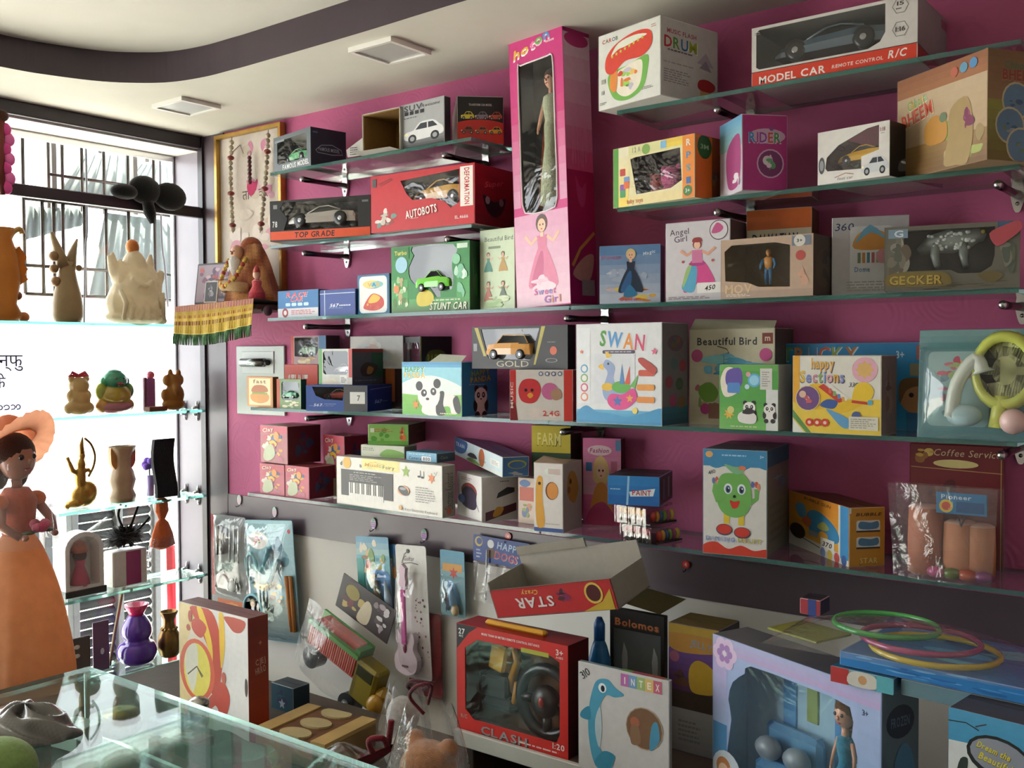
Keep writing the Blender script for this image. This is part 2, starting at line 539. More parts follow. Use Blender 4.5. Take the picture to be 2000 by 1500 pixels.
    def bear(s, u, v, r, col='f4f2ee', dk='1c1b1d'):
        """generic printed panda"""
        q = s.W / s.H; E = lambda a, b, ra, rb, c: s.ell(u + a * r, v + b * r * q, ra * r, rb * r * q, c, 14)
        E(0, -.9, .8, .7, col); E(-.7, -.75, .25, .5, dk); E(.7, -.75, .25, .5, dk); E(-.45, -1.5, .32, .3, dk); E(.45, -1.5, .32, .3, dk)
        E(-.55, .6, .28, .28, dk); E(.55, .6, .28, .28, dk); E(0, 0, .8, .72, col)
        E(-.32, .1, .2, .24, dk); E(.32, .1, .2, .24, dk); E(-.3, .12, .07, .09, col); E(.3, .12, .07, .09, col); E(0, -.22, .1, .07, dk)
# ================================================================== the room
ZC = 2.203
PINK, LAM, LAMD, WHITE = 'bb5e88', '584b53', '2f272e', 'd9d6cf'
def rose_paint():
    """pink emulsion with a faint embossed swirl pattern"""
    m = finish('pink_paint', .62, spec=.3, noise=.05, nscale=6)
    N = m.node_tree.nodes; Lk = m.node_tree.links
    tc = N.new('ShaderNodeTexCoord'); vo = N.new('ShaderNodeTexVoronoi'); vo.inputs['Scale'].default_value = 11
    wv = N.new('ShaderNodeMath'); wv.operation = 'SINE'; ml = N.new('ShaderNodeMath'); ml.operation = 'MULTIPLY'; ml.inputs[1].default_value = 42
    bp = N.new('ShaderNodeBump'); bp.inputs['Strength'].default_value = .16; bp.inputs['Distance'].default_value = .0012
    nz = N.new('ShaderNodeTexNoise'); nz.inputs['Scale'].default_value = 5
    ad = N.new('ShaderNodeVectorMath'); ad.operation = 'MULTIPLY_ADD'; ad.inputs[1].default_value = (.12, .12, .12)
    Lk.new(tc.outputs['Object'], nz.inputs['Vector']); Lk.new(nz.outputs['Color'], ad.inputs[0]); Lk.new(tc.outputs['Object'], ad.inputs[2])
    Lk.new(ad.outputs[0], vo.inputs['Vector']); Lk.new(vo.outputs['Distance'], ml.inputs[0]); Lk.new(ml.outputs[0], wv.inputs[0])
    Lk.new(wv.outputs[0], bp.inputs['Height']); Lk.new(bp.outputs['Normal'], N['Principled BSDF'].inputs['Normal'])
rose_paint()

g = G(); g.box(-.2, 0, .9, 3.75, .12, 2.4, PINK); struct(g.build('wall_back', 'pink_paint'))
g = G(); g.box(-.2, 0, 0, 3.75, .12, .9, WHITE); struct(g.build('wall_back_lower', 'wall_paint'))
g = G(); g.box(.115, -.004, .876, 3.75, -.0002, .979, LAM); struct(g.build('trim_1', 'laminate'))
g = G(); g.box(.008, -.004, 0, .118, -.0002, ZC, LAM); struct(g.build('trim_2', 'laminate'))
# end panel of the display window, facing the shop, with its dark edge strip
g = G(); g.box(-.158, -.006, .2, -.018, -.0002, 2.16, '8b8590'); struct(g.build('trim_3', 'laminate'))
g = G(); g.box(-.018, -.012, 0, .008, -.0002, ZC, LAMD); struct(g.build('trim_4', 'laminate'))
g = G(); g.box(-.4, -4.3, -.1, 3.75, .1, 0, '8d867c'); struct(g.build('floor', 'stone'))
g = G(); g.box(3.7, -4.3, 0, 3.8, .1, 2.4, 'cfc8c0'); struct(g.build('wall_right', 'wall_paint'))
g = G(); g.box(-.2, -4.3, 0, 3.75, -4.2, 2.4, 'cfc8c0'); struct(g.build('wall_front', 'wall_paint'))
# left side: display window bay, then the open shop entrance
g = G()
g.box(-.2, -1.22, 0, 0, -1.12, ZC, LAM)
g.box(-.2, -4.2, 0, 0, -2.95, ZC, LAM)
g.box(-.2, -1.12, 0, -.02, 0, .3, LAM)
g.box(-.2, -4.2, 2.16, 0, -1.12, 2.4, LAM)
struct(g.build('wall_left', 'laminate'))
g = G(); g.rbox(-.022, -1.12, 2.162, .004, -.012, ZC, LAMD); struct(g.build('trim_5', 'laminate'))
g = G(); g.rbox(-.022, -1.12, 1.925, .004, -.012, 1.961, LAMD); struct(g.build('trim_6', 'laminate'))
g = G(); g.box(-.2, -1.12, 2.156, -.022, 0, 2.2, 'e2e0dc'); struct(g.build('ceiling_bay', 'wall_paint'))
# ceiling: lower border with a curved edge, raised tray inside
curve = smoothpts([(.3, -4.3), (.3, -2.2), (.302, -1.2), (.315, -.838), (.339, -.714), (.389, -.597), (.463, -.518), (.537, -.474), (.646, -.45), (.756, -.445), (.85, -.443), (1.234, -.446), (1.576, -.456), (2.4, -.47), (3.8, -.48)], 5, closed=False)
g = G()
loop = [(-.2, -4.3)] + curve + [(3.8, .1), (-.2, .1)]
g.prism([loop], (0, 0, ZC), (1, 0, 0), (0, 1, 0), (0, 0, 1), .083, 'd6d3c8', '3f333c')
struct(g.build('ceiling', 'wall_paint'))
g = G()
n = len(curve)
g.add([(x, y, ZC) for x, y in curve] + [(x, y, ZC + .083) for x, y in curve], [(i, i + 1, i + 1 + n, i + n) for i in range(n - 1)], '40343d')
g.v = [p + Vector((.0012, -.0012, 0)) for p in g.v]
struct(g.build('trim_7', 'laminate'))
g = G(); g.box(-.2, -4.3, ZC + .083, 3.8, .1, ZC + .12, 'd2cfc6'); struct(g.build('ceiling_tray', 'wall_paint'))
g = G(); g.box(-1.1, -4.4, 2.6, 3.9, .7, 2.68, '9a958c'); struct(g.build('roof', 'wall_paint'))  # unseen roof; its overhang is added to keep sun off the display window
g = G(); g.box(-.2, -4.4, 2.4, 0, .2, 2.6, LAM); struct(g.build('wall_left_upper', 'wall_paint'))

# flush square ceiling lights (switched off)
for (x0, y0, x1, y1), wh in (((1.137, -.386, 1.283, -.244), 'between the curved band and the pink wall'), ((.27, -.372, .424, -.236), 'in the corner above the framed picture')):
    t = empty('ceiling_light', ((x0 + x1) / 2, (y0 + y1) / 2, ZC), 'square white flush ceiling light, unlit, ' + wh, 'light', 'square ceiling lights')
    g = G(); w = (x1 - x0) / 2; h = (y1 - y0) / 2
    sq = lambda k: [(-w * k, -h * k), (w * k, -h * k), (w * k, h * k), (-w * k, h * k)]
    g.prism([sq(1), sq(.86)], (0, 0, -.012), (1, 0, 0), (0, 1, 0), (0, 0, 1), .0118, 'e8e6e0')
    g.build('frame', 'plastic', t)
    g = G(); g.box(-w * .86, -h * .86, -.008, w * .86, h * .86, -.004, 'b9bcb8'); g.build('diffuser', 'plastic', t)

# ------------------------------------------------------------------ glass shelves and their brackets
def glass_plate(name, x0, y0, x1, y1, z, th, label, cat, group=None, fin='shelf_glass', corner=0.):
    """glass sheet with its top at z; the cut edges show green"""
    if corner:
        pts = [(x0, y1)]
        for k in range(5):
            a = R(180 + 22.5 * k); pts.append((x0 + corner + corner * math.cos(a), y0 + corner + corner * math.sin(a)))
        for k in range(5):
            a = R(270 + 22.5 * k); pts.append((x1 - corner + corner * math.cos(a), y0 + corner + corner * math.sin(a)))
        pts.append((x1, y1))
    else: pts = [(x0, y0), (x1, y0), (x1, y1), (x0, y1)]
    g = G(); n = len(pts)
    cx, cy = (x0 + x1) / 2, (y0 + y1) / 2
    g.add([(x - cx, y - cy, 0) for x, y in pts], [tuple(range(n))], 'fff')
    g.add([(x - cx, y - cy, -th) for x, y in pts], [tuple(range(n - 1, -1, -1))], 'fff')
    g.mi = 1
    g.add([(x - cx, y - cy, -th) for x, y in pts] + [(x - cx, y - cy, 0) for x, y in pts], [(i, (i + 1) % n, (i + 1) % n + n, i + n) for i in range(n)], 'fff')
    o = g.build(name, [fin, 'glass_edge'], loc=(cx, cy, z))
    return tag(o, label, cat, group)
Z1, Z2, Z3, Z4, Z5 = 1.985, 1.772, 1.560, 1.294, 1.034
YF = -.2
SHELVES = [
    ('top left glass wall shelf holding the opened brown carton', .605, 1.372, Z1),
    ('left glass wall shelf under the black and red toy car boxes', .60, 1.372, Z2),
    ('glass wall shelf carrying the tall pink doll box', .585, 1.662, Z3),
    ('left glass wall shelf carrying the panda box, beside the switch plate', .50, 1.60, Z4),
    ('lowest left glass wall shelf carrying the white keyboard box', .48, 1.575, Z5),
    ('top right glass wall shelf under the white drum box', 1.792, 2.60, Z1),
    ('right glass wall shelf under the yellow toy car box', 1.792, 2.60, Z2),
    ('right glass wall shelf under the angel girl and lizard boxes', 1.668, 2.60, Z3),
    ('right glass wall shelf carrying the swan box', 1.606, 2.60, Z4),
    ('lowest right glass wall shelf carrying the green apple toy box', 1.581, 2.75, Z5)]
for lb, x0, x1, z in SHELVES:
    glass_plate('glass_shelf', x0, YF, x1, -.006, z, .009, lb, 'shelf', 'glass shelves on the pink wall')
def make_bracket():
    t = empty('shelf_bracket', (0, 0, 0))
    g = G()
    pts = smoothpts([(-.010, .0), (-.012, -.02), (-.006, -.045), (0, -.05), (.006, -.045), (.012, -.02), (.010, 0), (.006, .012), (-.006, .012)], 3)
    g.prism([pts], (0, -.0004, 0), (1, 0, 0), (0, 0, 1), (0, -1, 0), .008, 'c9c6c6'); g.build('wall_plate', 'metal', t)
    g = G(); g.tube([(0, -.006, -.016), (0, -.05, -.0175), (0, -.12, -.0185), (0, -.172, -.0185)], [.009, .0075, .007, .0085], 8, '5a5052')
    g.ell((0, -.172, -.0185), (.0085, .008, .0085), 'b8b4b4', 8, 6); g.build('arm', 'metal', t)
    g = G(); g.tube([(0, -.004, -.033), (0, -.009, -.033)], .004, 8, '8c8888'); g.build('screw', 'metal', t)
    return t
_br = make_bracket(); _first = [True]
def dup(root, loc=None, rotz=None):
    r = root.copy(); COL.objects.link(r)
    if loc is not None: r.location = loc
    if rotz is not None: r.rotation_euler = (0, 0, rotz)
    for ch in root.children:
        c = ch.copy(); COL.objects.link(c); c.parent = r
        for g2 in ch.children:
            d = g2.copy(); COL.objects.link(d); d.parent = c
    return r
for x, z, lb in ((.715, Z1, 'left end of the top left shelf'), (1.262, Z1, 'right end of the top left shelf'), (.72, Z2, 'left end of the shelf with the black car box'), (1.27, Z2, 'right end of the shelf with the red robot car box'),
                 (.722, Z3, 'small blue race car boxes'), (1.638, Z3, 'foot of the tall pink doll box'), (.724, Z4, 'blue car box on the panda shelf'), (1.625, Z4, 'swan box'),
                 (2.02, Z1, 'left end of the long white car box'), (2.56, Z1, 'top right shelf end'), (2.02, Z2, 'pink rider box'), (2.56, Z2, 'jungle boy box shelf end'), (2.57, Z3, 'lizard box'), (2.57, Z4, 'blister pack with sports toys')):
    o = _br if _first[0] else dup(_br)
    _first[0] = False
    o.location = (x, -.001, z - .009)
    tag(o, 'chrome wall bracket under the ' + lb, 'bracket', 'chrome shelf brackets')

# display window: glass pane, aluminium frame, five glass shelves with clips
t = empty('window_1', (-.17, -.56, .3)); struct(t)
g = G(); g.box(-.003, -.55, .03, .003, .55, 1.84, 'fff'); g.build('pane', 'window_glass', t)
g = G()
loopo = [(-.56, 0), (.558, 0), (.558, 1.856), (-.56, 1.856)]; loopi = [(-.54, .02), (.545, .02), (.545, 1.836), (-.54, 1.836)]
g.prism([loopo, loopi], (-.009, 0, 0), (0, 1, 0), (0, 0, 1), (1, 0, 0), .018, 'e6e6e4'); g.build('frame', 'metal', t)
g = G(); g.box(-.009, -.16, .02, .009, -.145, 1.836, 'ddd'); g.build('mullion', 'metal', t)
for z, y0, lb in ((1.556, -1.1, 'topmost display window shelf under the marble figures'), (1.263, -1.1, 'display window shelf under the teddy and laughing figure'), (.967, -.575, 'display window shelf under the brass archer'),
                  (.69, -.59, 'display window shelf under the white framed figurine'), (.416, -1.1, 'lowest display window shelf under the purple vase')):
    glass_plate('window_shelf', -.156, y0, -.003, -.008, z, .009, 'clear glass ' + lb, 'shelf', 'glass shelves in the display window', corner=.03 if y0 > -.6 else 0)
    if z > .5:
        for x in (-.115, -.042):
            t = empty('shelf_clip', (x, -.0062, z - .0045), ('rear' if x < -.1 else 'front') + ' chrome clip of the ' + lb.replace('display window shelf ', 'window shelf '), 'clip', 'chrome clips of the window shelves')
            g = G(); g.tube([(0, 0, -.011), (0, -.008, -.014), (0, -.02, -.012)], [.007, .006, .004], 8, 'd8d8da'); g.tube([(0, 0, -.012), (0, -.003, -.028), (0, -.002, -.036)], [.007, .006, .003], 8, 'd8d8da'); g.build('lower_jaw', 'metal', t)
            g = G(); g.tube([(0, 0, .008), (0, -.01, .012), (0, -.024, .009)], [.006, .006, .004], 8, 'd8d8da'); g.tube([(0, 0, .01), (0, -.006, .022), (0, -.005, .034)], [.006, .005, .002], 8, 'd8d8da'); g.build('upper_jaw', 'metal', t)

# ------------------------------------------------------------------ outside the window
g = G(); g.box(-14, -12, -.25, -.3, 9, -.2, 'c9c6be'); struct(g.build('ground', 'matte'))
def px_rect(px0, py0, px1, py1, x):
    a = onX(px0, (py0 + py1) / 2, x); b = onX(px1, (py0 + py1) / 2, x); m = (px0 + px1) / 2
    return a.y, onX(m, py0, x).z, b.y, onX(m, py1, x).z
# roller shutter of the neighbouring stall
y0, z0, y1, z1 = px_rect(148, 1340, 292, 985, -.7)
t = empty('roller_shutter', (-.7, (y0 + y1) / 2, -.2), 'grey slatted roller shutter standing outside behind the lower window shelves', 'shutter')
h = (y1 - y0) / 2
nsl = 26; zt = z1 + .22
for i in range(nsl):
    za = .1 + (zt - .1) * i / nsl
    g = G(); d = (zt - .1) / nsl
    g.surf(lambda u, v: (.018 * math.sin(PI * v), -h + 2 * h * u, za + d * .9 * v), 2, 5, '343736'); g.build('slat', 'matte', t)
for q in (-h - .03, -h * .02, h + .005):
    g = G(); g.rbox(-.01, q, 0, .035, q + .028, zt + .03, '6d706e'); g.build('rail', 'matte', t)
y0, z0, y1, z1 = px_rect(332, 1345, 347, 1140, -.45)
g = G(); g.rbox(-.02, y0 - y1, 0, .02, 0, z1 + .35, 'a8232c'); tag(g.build('red_post', 'matte', loc=(-.45, y1, -.2)), 'red painted post outside at the right edge of the window', 'post')
y0, z0, y1, z1 = px_rect(70, 1110, 112, 985, -.6)
t = empty('white_cabinet', (-.75, (y0 + y1) / 2, -.2), 'white metal cabinet outside with a dark vertical slot, left of the shutter', 'cabinet')
hw = abs(y1 - y0) / 2 + .05
g = G(); g.rbox(-.15, -hw, 0, .12, hw, z1 + .2, 'd8dad8'); g.build('body', 'matte', t)
for k in (-.3, .25):
    g = G(); g.box(.12, hw * k - .012, .25, .124, hw * k + .012, z1 + .1, '555c60'); g.build('slot', 'matte', t)
# window cages of welded bars and the grey roofing sheets behind them
def cage(name, label, x, pa, pb, bars, cross, thick):
    y0, z0, y1, z1 = px_rect(pa[0], pb[1], pb[0], pa[1], x)
    t = empty(name, (x, y1, z0), label, 'grille', 'iron window cages outside')
    for i, p in enumerate(bars):
        yb = onX(p, (pa[1] + pb[1]) / 2, x).y - y1
        g = G(); g.tube([(0, yb, 0), (0, yb, (z1 if 0 < i < len(bars) - 1 else 2.61) - z0)], thick, 6, '3c3733'); g.build('bar', 'metal', t)
    for q in cross:
        zz = (z1 - z0) * q
        g = G(); g.tube([(0, y0 - y1, zz), (0, 0, zz)], thick, 6, '3c3733'); g.build('crossbar', 'metal', t)
    return t
cage('window_grille', 'upper iron bar cage outside, seen above the dark window rail', -.9, (95, 272), (345, 420), (95, 122, 160, 203, 250, 300, 338), (1., .42), .007)
cage('window_grille', 'lower iron bar cage outside, seen behind the marble figure', -.75, (48, 405), (342, 580), (48, 84, 106, 124, 166, 208, 252, 303, 340), (1., .3, .0), .007)
def sheet(label, x, quad, col):
    P = [onX(px, py, xx) for px, py, xx in quad]
    g = G()
    c = sum(P, Vector()) / 4
    def fn(u, v):
        p = P[0] * (1 - u) * (1 - v) + P[1] * u * (1 - v) + P[2] * u * v + P[3] * (1 - u) * v
        return tuple(p - c + Vector((.004 * math.sin(u * 40), 0, 0)))
    g.surf(fn, 60, 2, col); g.box(-.008, -.01, (P[3] - c).z, .0, .01, 2.62 - c.z, '5a5550')
    o = g.build('roofing_sheet', 'matte', loc=c)
    m = o.modifiers.new('thickness', 'SOLIDIFY'); m.thickness = .008
    return tag(o, label, 'roofing sheet', 'corrugated roofing sheets outside')
sheet('grey corrugated roofing sheet leaning outside behind the upper cage', -1.1, [(105, 390, -1.1), (262, 392, -1.1), (255, 300, -1.25), (160, 300, -1.25)], '6e7673')
sheet('pale corrugated roofing sheet outside at the right of the upper cage', -1.2, [(200, 392, -1.2), (345, 394, -1.2), (330, 322, -1.3), (272, 318, -1.3)], '7d8583')
sheet('grey corrugated roofing sheet outside behind the marble crown figure', -1., [(174, 578, -1.), (342, 590, -1.), (338, 432, -1.1), (205, 415, -1.1)], '6a7370')
sheet('grey corrugated roofing sheet outside behind the twisted vase', -1., [(50, 468, -1.), (160, 440, -1.), (165, 408, -1.01), (52, 402, -1.01)], '646c6a')
# two black cables hanging outside
for i, (pts, lb) in enumerate((([(170, 420), (168, 470), (166, 520), (164, 640)], 'longer'), ([(315, 440), (322, 520), (328, 600)], 'shorter'))):
    P = [onX(a, b, -.5) for a, b in pts]; P.insert(0, Vector((-.5, P[0].y, 2.61)))
    g = G(); g.tube([p - P[0] for p in smoothpts([tuple(q) for q in P], 4, False) and [Vector(q) for q in smoothpts([tuple(q) for q in P], 4, False)]], .004, 6, '4a4a4c')
    tag(g.build('cable', 'plastic', loc=P[0]), lb + ' grey cable hanging outside in front of the lower window cage', 'cable', 'cables outside the window')

# portals for the daylight (no light of their own)
portal('portal_window', (-.19, -.56, 1.2), (0, R(-90), 0), 1.9, 1.12)
portal('portal_entrance', (-.1, -2.035, 1.08), (0, R(-90), 0), 2.16, 1.83)
# ================================================================== boxes on the shelves
def corner_pose(pc, yc, z, yaw, pl, pb, py=None):
    """near vertical edge of a box at pixel column pc on the plane y = yc -> position, width, depth"""
    p = onY(pc, py or 700, yc)
    for _ in range(3): p = onY(pc, proj((p.x, yc, z))[1], yc)
    p = Vector((p.x, yc, z))
    L = Vector((-math.cos(yaw), -math.sin(yaw), 0)); D = Vector((-math.sin(yaw), math.cos(yaw), 0))
    w = along(p, L, pl) if pl > 5 else pl
    d = along(p, D, pb) if pb > 5 else pb
    return p, w, d
def solve_yaw(pc, yc, z, pl, dy, h=0.):
    """yaw for which the left face's edge drops by dy pixel rows from its left end to the near corner"""
    best = None
    for k in range(-60, 61):
        p, w, d = corner_pose(pc, yc, z, R(k), pl, .1)
        if not 0.005 < w < 1.5: continue
        a = proj((p.x - w * math.cos(R(k)), p.y - w * math.sin(R(k)), z + h))[1]; b = proj((p.x, p.y, z + h))[1]
        e = abs((b - a) - dy)
        if best is None or e < best[0]: best = (e, k)
    return R(best[1])
class Box: pass
def box(label, z, pc, yc, pl, pb, pt, cols, fa=None, ra=None, ta=None, yaw=0., dy=None, win=None, ins='2a2522', wd=None, group=None,
        name='toy_box', cat='box', tilt=0., lean=0., fin='card', base=None, open_top=False, film='film', rwin=None):
    """carton seen by its left face (front art) and right face (side art); pc is the near edge, pt the pixel row of that edge's top (or height in m)"""
    met = 0 < pt < 3
    h0 = pt if met else .2
    if dy is not None:
        edge, val = dy
        if edge == "t" and not met: p = corner_pose(pc, yc, z, 0, .1, .1)[0]; h0 = zat(p, pt) - z
        yaw = solve_yaw(pc, yc, z, pl, val, h0 if edge == 't' else 0)
    elif yaw: yaw = R(yaw)
    p, w, d = corner_pose(pc, yc, z, yaw, pl, pb)
    h = pt if met else zat(p, pt) - z
    base = base or mixc(cols[0], 'ffffff', .25)
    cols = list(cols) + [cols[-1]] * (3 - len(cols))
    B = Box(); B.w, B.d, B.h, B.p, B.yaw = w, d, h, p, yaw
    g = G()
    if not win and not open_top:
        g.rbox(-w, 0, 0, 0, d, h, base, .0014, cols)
        g.box(-w + .004, d * .5 - .0006, h, -.004, d * .5 + .0006, h + .0004, mixc(cols[2], '000000', .35))   # seam of the tuck flap
    else:
        t = .0016
        wp = [(-w + w * u, h * v) for u, v in win] if win else None
        if win: g.prism([[(-w, 0), (0, 0), (0, h), (-w, h)], wp], (0, 0, 0), (1, 0, 0), (0, 0, 1), (0, 1, 0), t, cols[0])
        else: g.box(-w, 0, 0, 0, t, h, cols[0])
        if rwin:
            g.prism([[(0, 0), (d, 0), (d, h), (0, h)], [(d * u, h * v) for u, v in rwin]], (-t, 0, 0), (0, 1, 0), (0, 0, 1), (1, 0, 0), t, cols[1])
        else: g.box(-t, t, 0, 0, d, h, cols[1])
        g.box(-w, t, 0, -w + t, d, h, cols[1]); g.box(-w + t, d - t, 0, -t, d, h, cols[1])
        g.box(-w + t, t, 0, -t, d - t, t, base)
        if not open_top: g.box(-w + t, t, h - t, -t, d - t, h, cols[2])
        dd = min(wd or d * .85, d - 2.2 * t)
        g.box(-w + t, dd, t, -t, min(dd + t, d - t), h - t, ins)
        g.box(-w + t, t * 1.1, t, -w + 2 * t, dd, h - t, ins); 
        if not rwin: g.box(-2 * t, t * 1.1, t, -t, dd, h - t, ins)
        g.box(-w + 2 * t, t * 1.1, t, -2 * t, dd, 2 * t, ins)
        if not open_top: g.box(-w + 2 * t, t * 1.1, h - 2 * t, -2 * t, dd, h - t, mixc(ins, 'ffffff', .1))
        B.dd = dd
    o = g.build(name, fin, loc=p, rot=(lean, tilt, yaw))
    tag(o, label, cat, group)
    B.o = o
    if fa or ra or ta:
        for fn, nm, fr in ((fa, 'front_print', ((-w, 0, 0), (w, 0, 0), (0, 0, h))), (ra, 'side_print', ((0, 0, 0), (0, d, 0), (0, 0, h))), (ta, 'top_print', ((-w, 0, h), (w, 0, 0), (0, d, 0)))):
            if fn:
                g = G(); a_ = Art(g, *fr); k = .0025   # faint hairline ring added round the face to join its print pieces
                ring = [(0, 0), (1, 0), (1, 1), (0, 1), (k, k), (1 - k, k), (1 - k, 1 - k), (k, 1 - k)]
                g.add([a_.P(*q) for q in ring], [(i, (i + 1) % 4, 4 + (i + 1) % 4, 4 + i) for i in range(4)], mixc(cols[{'front_print': 0, 'side_print': 1, 'top_print': 2}[nm]], '000000', .15))
                fn(a_); g.build(nm, fin, o)
    if win and film:
        g = G(); cu = sum(u for u, v in win) / len(win); cv = sum(v for u, v in win) / len(win)
        q = [(-w + w * (cu + (u - cu) * 1.015), h * (cv + (v - cv) * 1.015)) for u, v in win]
        tri = tess([q])
        g.add([(a, t * 1.02, b) for a, b in q], tri, 'fff')
        g.build('plastic_window', film, o)
    B.M = Matrix.Translation(p) @ Matrix.Rotation(yaw, 4, 'Z') @ Matrix.Rotation(tilt, 4, 'Y') @ Matrix.Rotation(lean, 4, 'X')
    return B
RR = lambda a, b, c, d, k=.06: [(a + k, b), (c - k, b), (c, b + k), (c, d - k), (c - k, d), (a + k, d), (a, d - k), (a, b + k)]

# ---- toy car: lofted body, dark glasshouse, four wheels
def car(label, B, u, v, ln, col, depth=.5, face=1, hgt=.3, wid=.42, spin=0., style='sport', roofc=None, cat='toy car', group='toy cars in windowed boxes'):
    """toy car of length ln standing in box B at u along its front, v above its floor (fractions), side on"""
    P = B.M @ Vector((-B.w + B.w * u, B.dd * depth, B.h * v))
    t = empty('toy_car', P, label, cat, group, rot=(0, 0, B.yaw + spin))
    H, W = ln * hgt, ln * wid / 2
    if style == 'sport': top = [(0, .36), (.06, .5), (.25, .62), (.4, .68), (.52, .7), (.7, .74), (.85, .72), (.97, .68), (1, .5)]; roof = [(.3, .64), (.46, .97), (.6, 1.), (.8, .78)]
    elif style == 'suv': top = [(0, .4), (.03, .6), (.2, .64), (.32, .66), (.6, .67), (.9, .67), (.98, .64), (1, .4)]; roof = [(.26, .66), (.38, 1.), (.86, .98), (.97, .66)]
    else: top = [(0, .5), (.05, .6), (.3, .62), (.5, .66), (.7, .68), (.95, .6), (1, .5)]; roof = [(.3, .64), (.45, .95), (.62, .95), (.8, .66)]
    g = G(); vs = []; fs = []
    zb = .2 * H; k = 0
    for x, zt in top:
        e = 1 - .22 * (abs(x - .5) * 2) ** 4
        X = (x - .5) * ln * face
        vs += [(X, -W * e, zb), (X, -W * e * 1.02, zb + (zt * H - zb) * .55), (X, -W * e * .92, zt * H), (X, W * e * .92, zt * H), (X, W * e * 1.02, zb + (zt * H - zb) * .55), (X, W * e, zb)]
    m = len(top)
    for i in range(m - 1):
        for j in range(6): fs.append((i * 6 + j, i * 6 + (j + 1) % 6, (i + 1) * 6 + (j + 1) % 6, (i + 1) * 6 + j))
    fs.append(tuple(range(5, -1, -1))); fs.append(tuple((m - 1) * 6 + j for j in range(6)))
    g.add(vs, fs, col, False)
    g.build('body', 'gloss', t)
    g = G()
    pts = [((x - .5) * ln * face, z * H) for x, z in roof]
    vs = []
    for s in (-1, 1):
        for i, (X, z) in enumerate(pts): vs.append((X, s * W * (.9 if i in (0, 3) else .7), z - .002))
    g.add(vs, [(0, 1, 5, 4), (2, 3, 7, 6), (0, 3, 2, 1), (4, 5, 6, 7)], '14181c'); g.build('windows', 'gloss', t)
    g = G(); (xa, za), (xb, zb2) = pts[1], pts[2]
    g.add([(xa, -W * .71, za), (xb, -W * .71, zb2), (xb, W * .71, zb2), (xa, W * .71, za)], [(0, 1, 2, 3), (3, 2, 1, 0)], roofc or col)
    g.tube([(pts[0][0], -W * .9, pts[0][1]), (xa, -W * .71, za), (xb, -W * .71, zb2), (pts[3][0], -W * .9, pts[3][1])], ln * .009, 5, roofc or col)
    g.build('roof', 'gloss', t)
    rw = ln * .095
    g = G(); g.lathe([(rw * .5, -.5), (rw, -.5), (rw, .5), (rw * .5, .5)], 14, '17181a'); w0 = None
    for x in (.2, .8):
        for s in (-1, 1):
            g = G(); g.M = Matrix.Translation(((x - .5) * ln * face, s * W * .86, rw)) @ Matrix.Rotation(R(90), 4, 'X')
            g.lathe([(rw * .6, -W * .16), (rw, -W * .14), (rw, W * .14), (rw * .6, W * .16)], 14, '17181a')
            wo = g.build('wheel', 'plastic', t)
            g = G(); g.M = Matrix.Translation(((x - .5) * ln * face, s * W * 1.01, rw)) @ Matrix.Rotation(R(90), 4, 'X')
            g.lathe([(rw * .62, -W * .02), (rw * .2, W * .02)], 10, 'b4b8bc', smooth=False); g.build('hub', 'metal', wo)
    g = G()
    for s in (-1, 1): g.ell(((top[1][0] - .5) * ln * face, s * W * .6, .46 * H), (ln * .02, W * .2, H * .06), 'f2f0dc', 8, 5)
    g.build('headlight', 'gloss', t)
    return t

# ------------------------------------------------------------------ top left shelf
def f(a):
    a.txt('FAMOUS MODEL', .6, .13, .13, 'dcdedd', w=.7); a.rect(.04, .84, .3, .9, '7d848a')
def r(a):
    a.line([(.14, .42), (.3, .56), (.6, .6), (.86, .5), (.9, .38), (.6, .34), (.2, .36), (.14, .42)], .02, '8f95a3'); a.txt('FAMOUS MODEL', .52, .46, .09, '9aa0ae', w=.6); a.rect(.06, .86, .2, .9, '596080')
b = box('dark blue windowed toy car box at the left end of the top shelf', Z1, 607, YF - .004, 535, 676, 247, ('5d656b', '171a2c', '22263a'), f, r, dy=('b', -20), win=RR(.1, .24, .9, .88, .05), ins='4c5255')
car('small pale green toy car inside the dark blue windowed box on the top shelf', b, .42, .26, b.w * .62, '6cc48a', .45)
# opened brown carton lying on its side
p = onZ(782, 293, Z1); p.z = Z1
w = along(p, Vector((-1, 0, 0)), 708); h = zat(Vector((p.x - w, p.y, Z1)), 224) - Z1
t = empty('opened_carton', p, 'opened white-grey carton with plain brown inside, standing on the top left shelf', 'box')
g = G(); T = .0025; d = .13
for q in ((-w, 0, 0, -w + T, d, h), (-T, 0, 0, 0, d, h), (-w, d - T, 0, 0, d, h), (-w, 0, 0, 0, d, T), (-w, 0, h - T, 0, d, h)): g.box(*q, 'b5b2aa')
for q in ((-w + T, .001, T, -w + 2 * T, d - T, h - T), (-2 * T, .001, T, -T, d - T, h - T), (-w + T, d - 2 * T, T, -T, d - T, h - T), (-w + T, .001, T, -T, d - T, 2 * T), (-w + T, .001, h - 2 * T, -T, d - T, h - T)): g.box(*q, '8a6a3c')
g.build('body', 'paper', t)
g = G(); g.add([(-w, 0, .001), (0, 0, .001), (-.004, -.035, .004), (-w + .006, -.045, .004)], [(0, 1, 2, 3), (3, 2, 1, 0)], 'c4c2ba'); g.build('bottom_flap', 'paper', t)
g = G(); g.add([(-w, 0, .004), (-w, 0, h * .45), (-w - .05, -.012, h * .2), (-w - .045, -.012, .002)], [(0, 1, 2, 3), (3, 2, 1, 0)], 'c9c7c4')
fl = g.build('side_flap', 'paper', t)
g = G(); a = Art(g, (-w - .045, -.0135, .002), (.045, .012, .0), (0, 0, h * .3)); a.lines(.2, .1, .9, .8, 4, '5b5b60'); g.build('print', 'paper', fl)
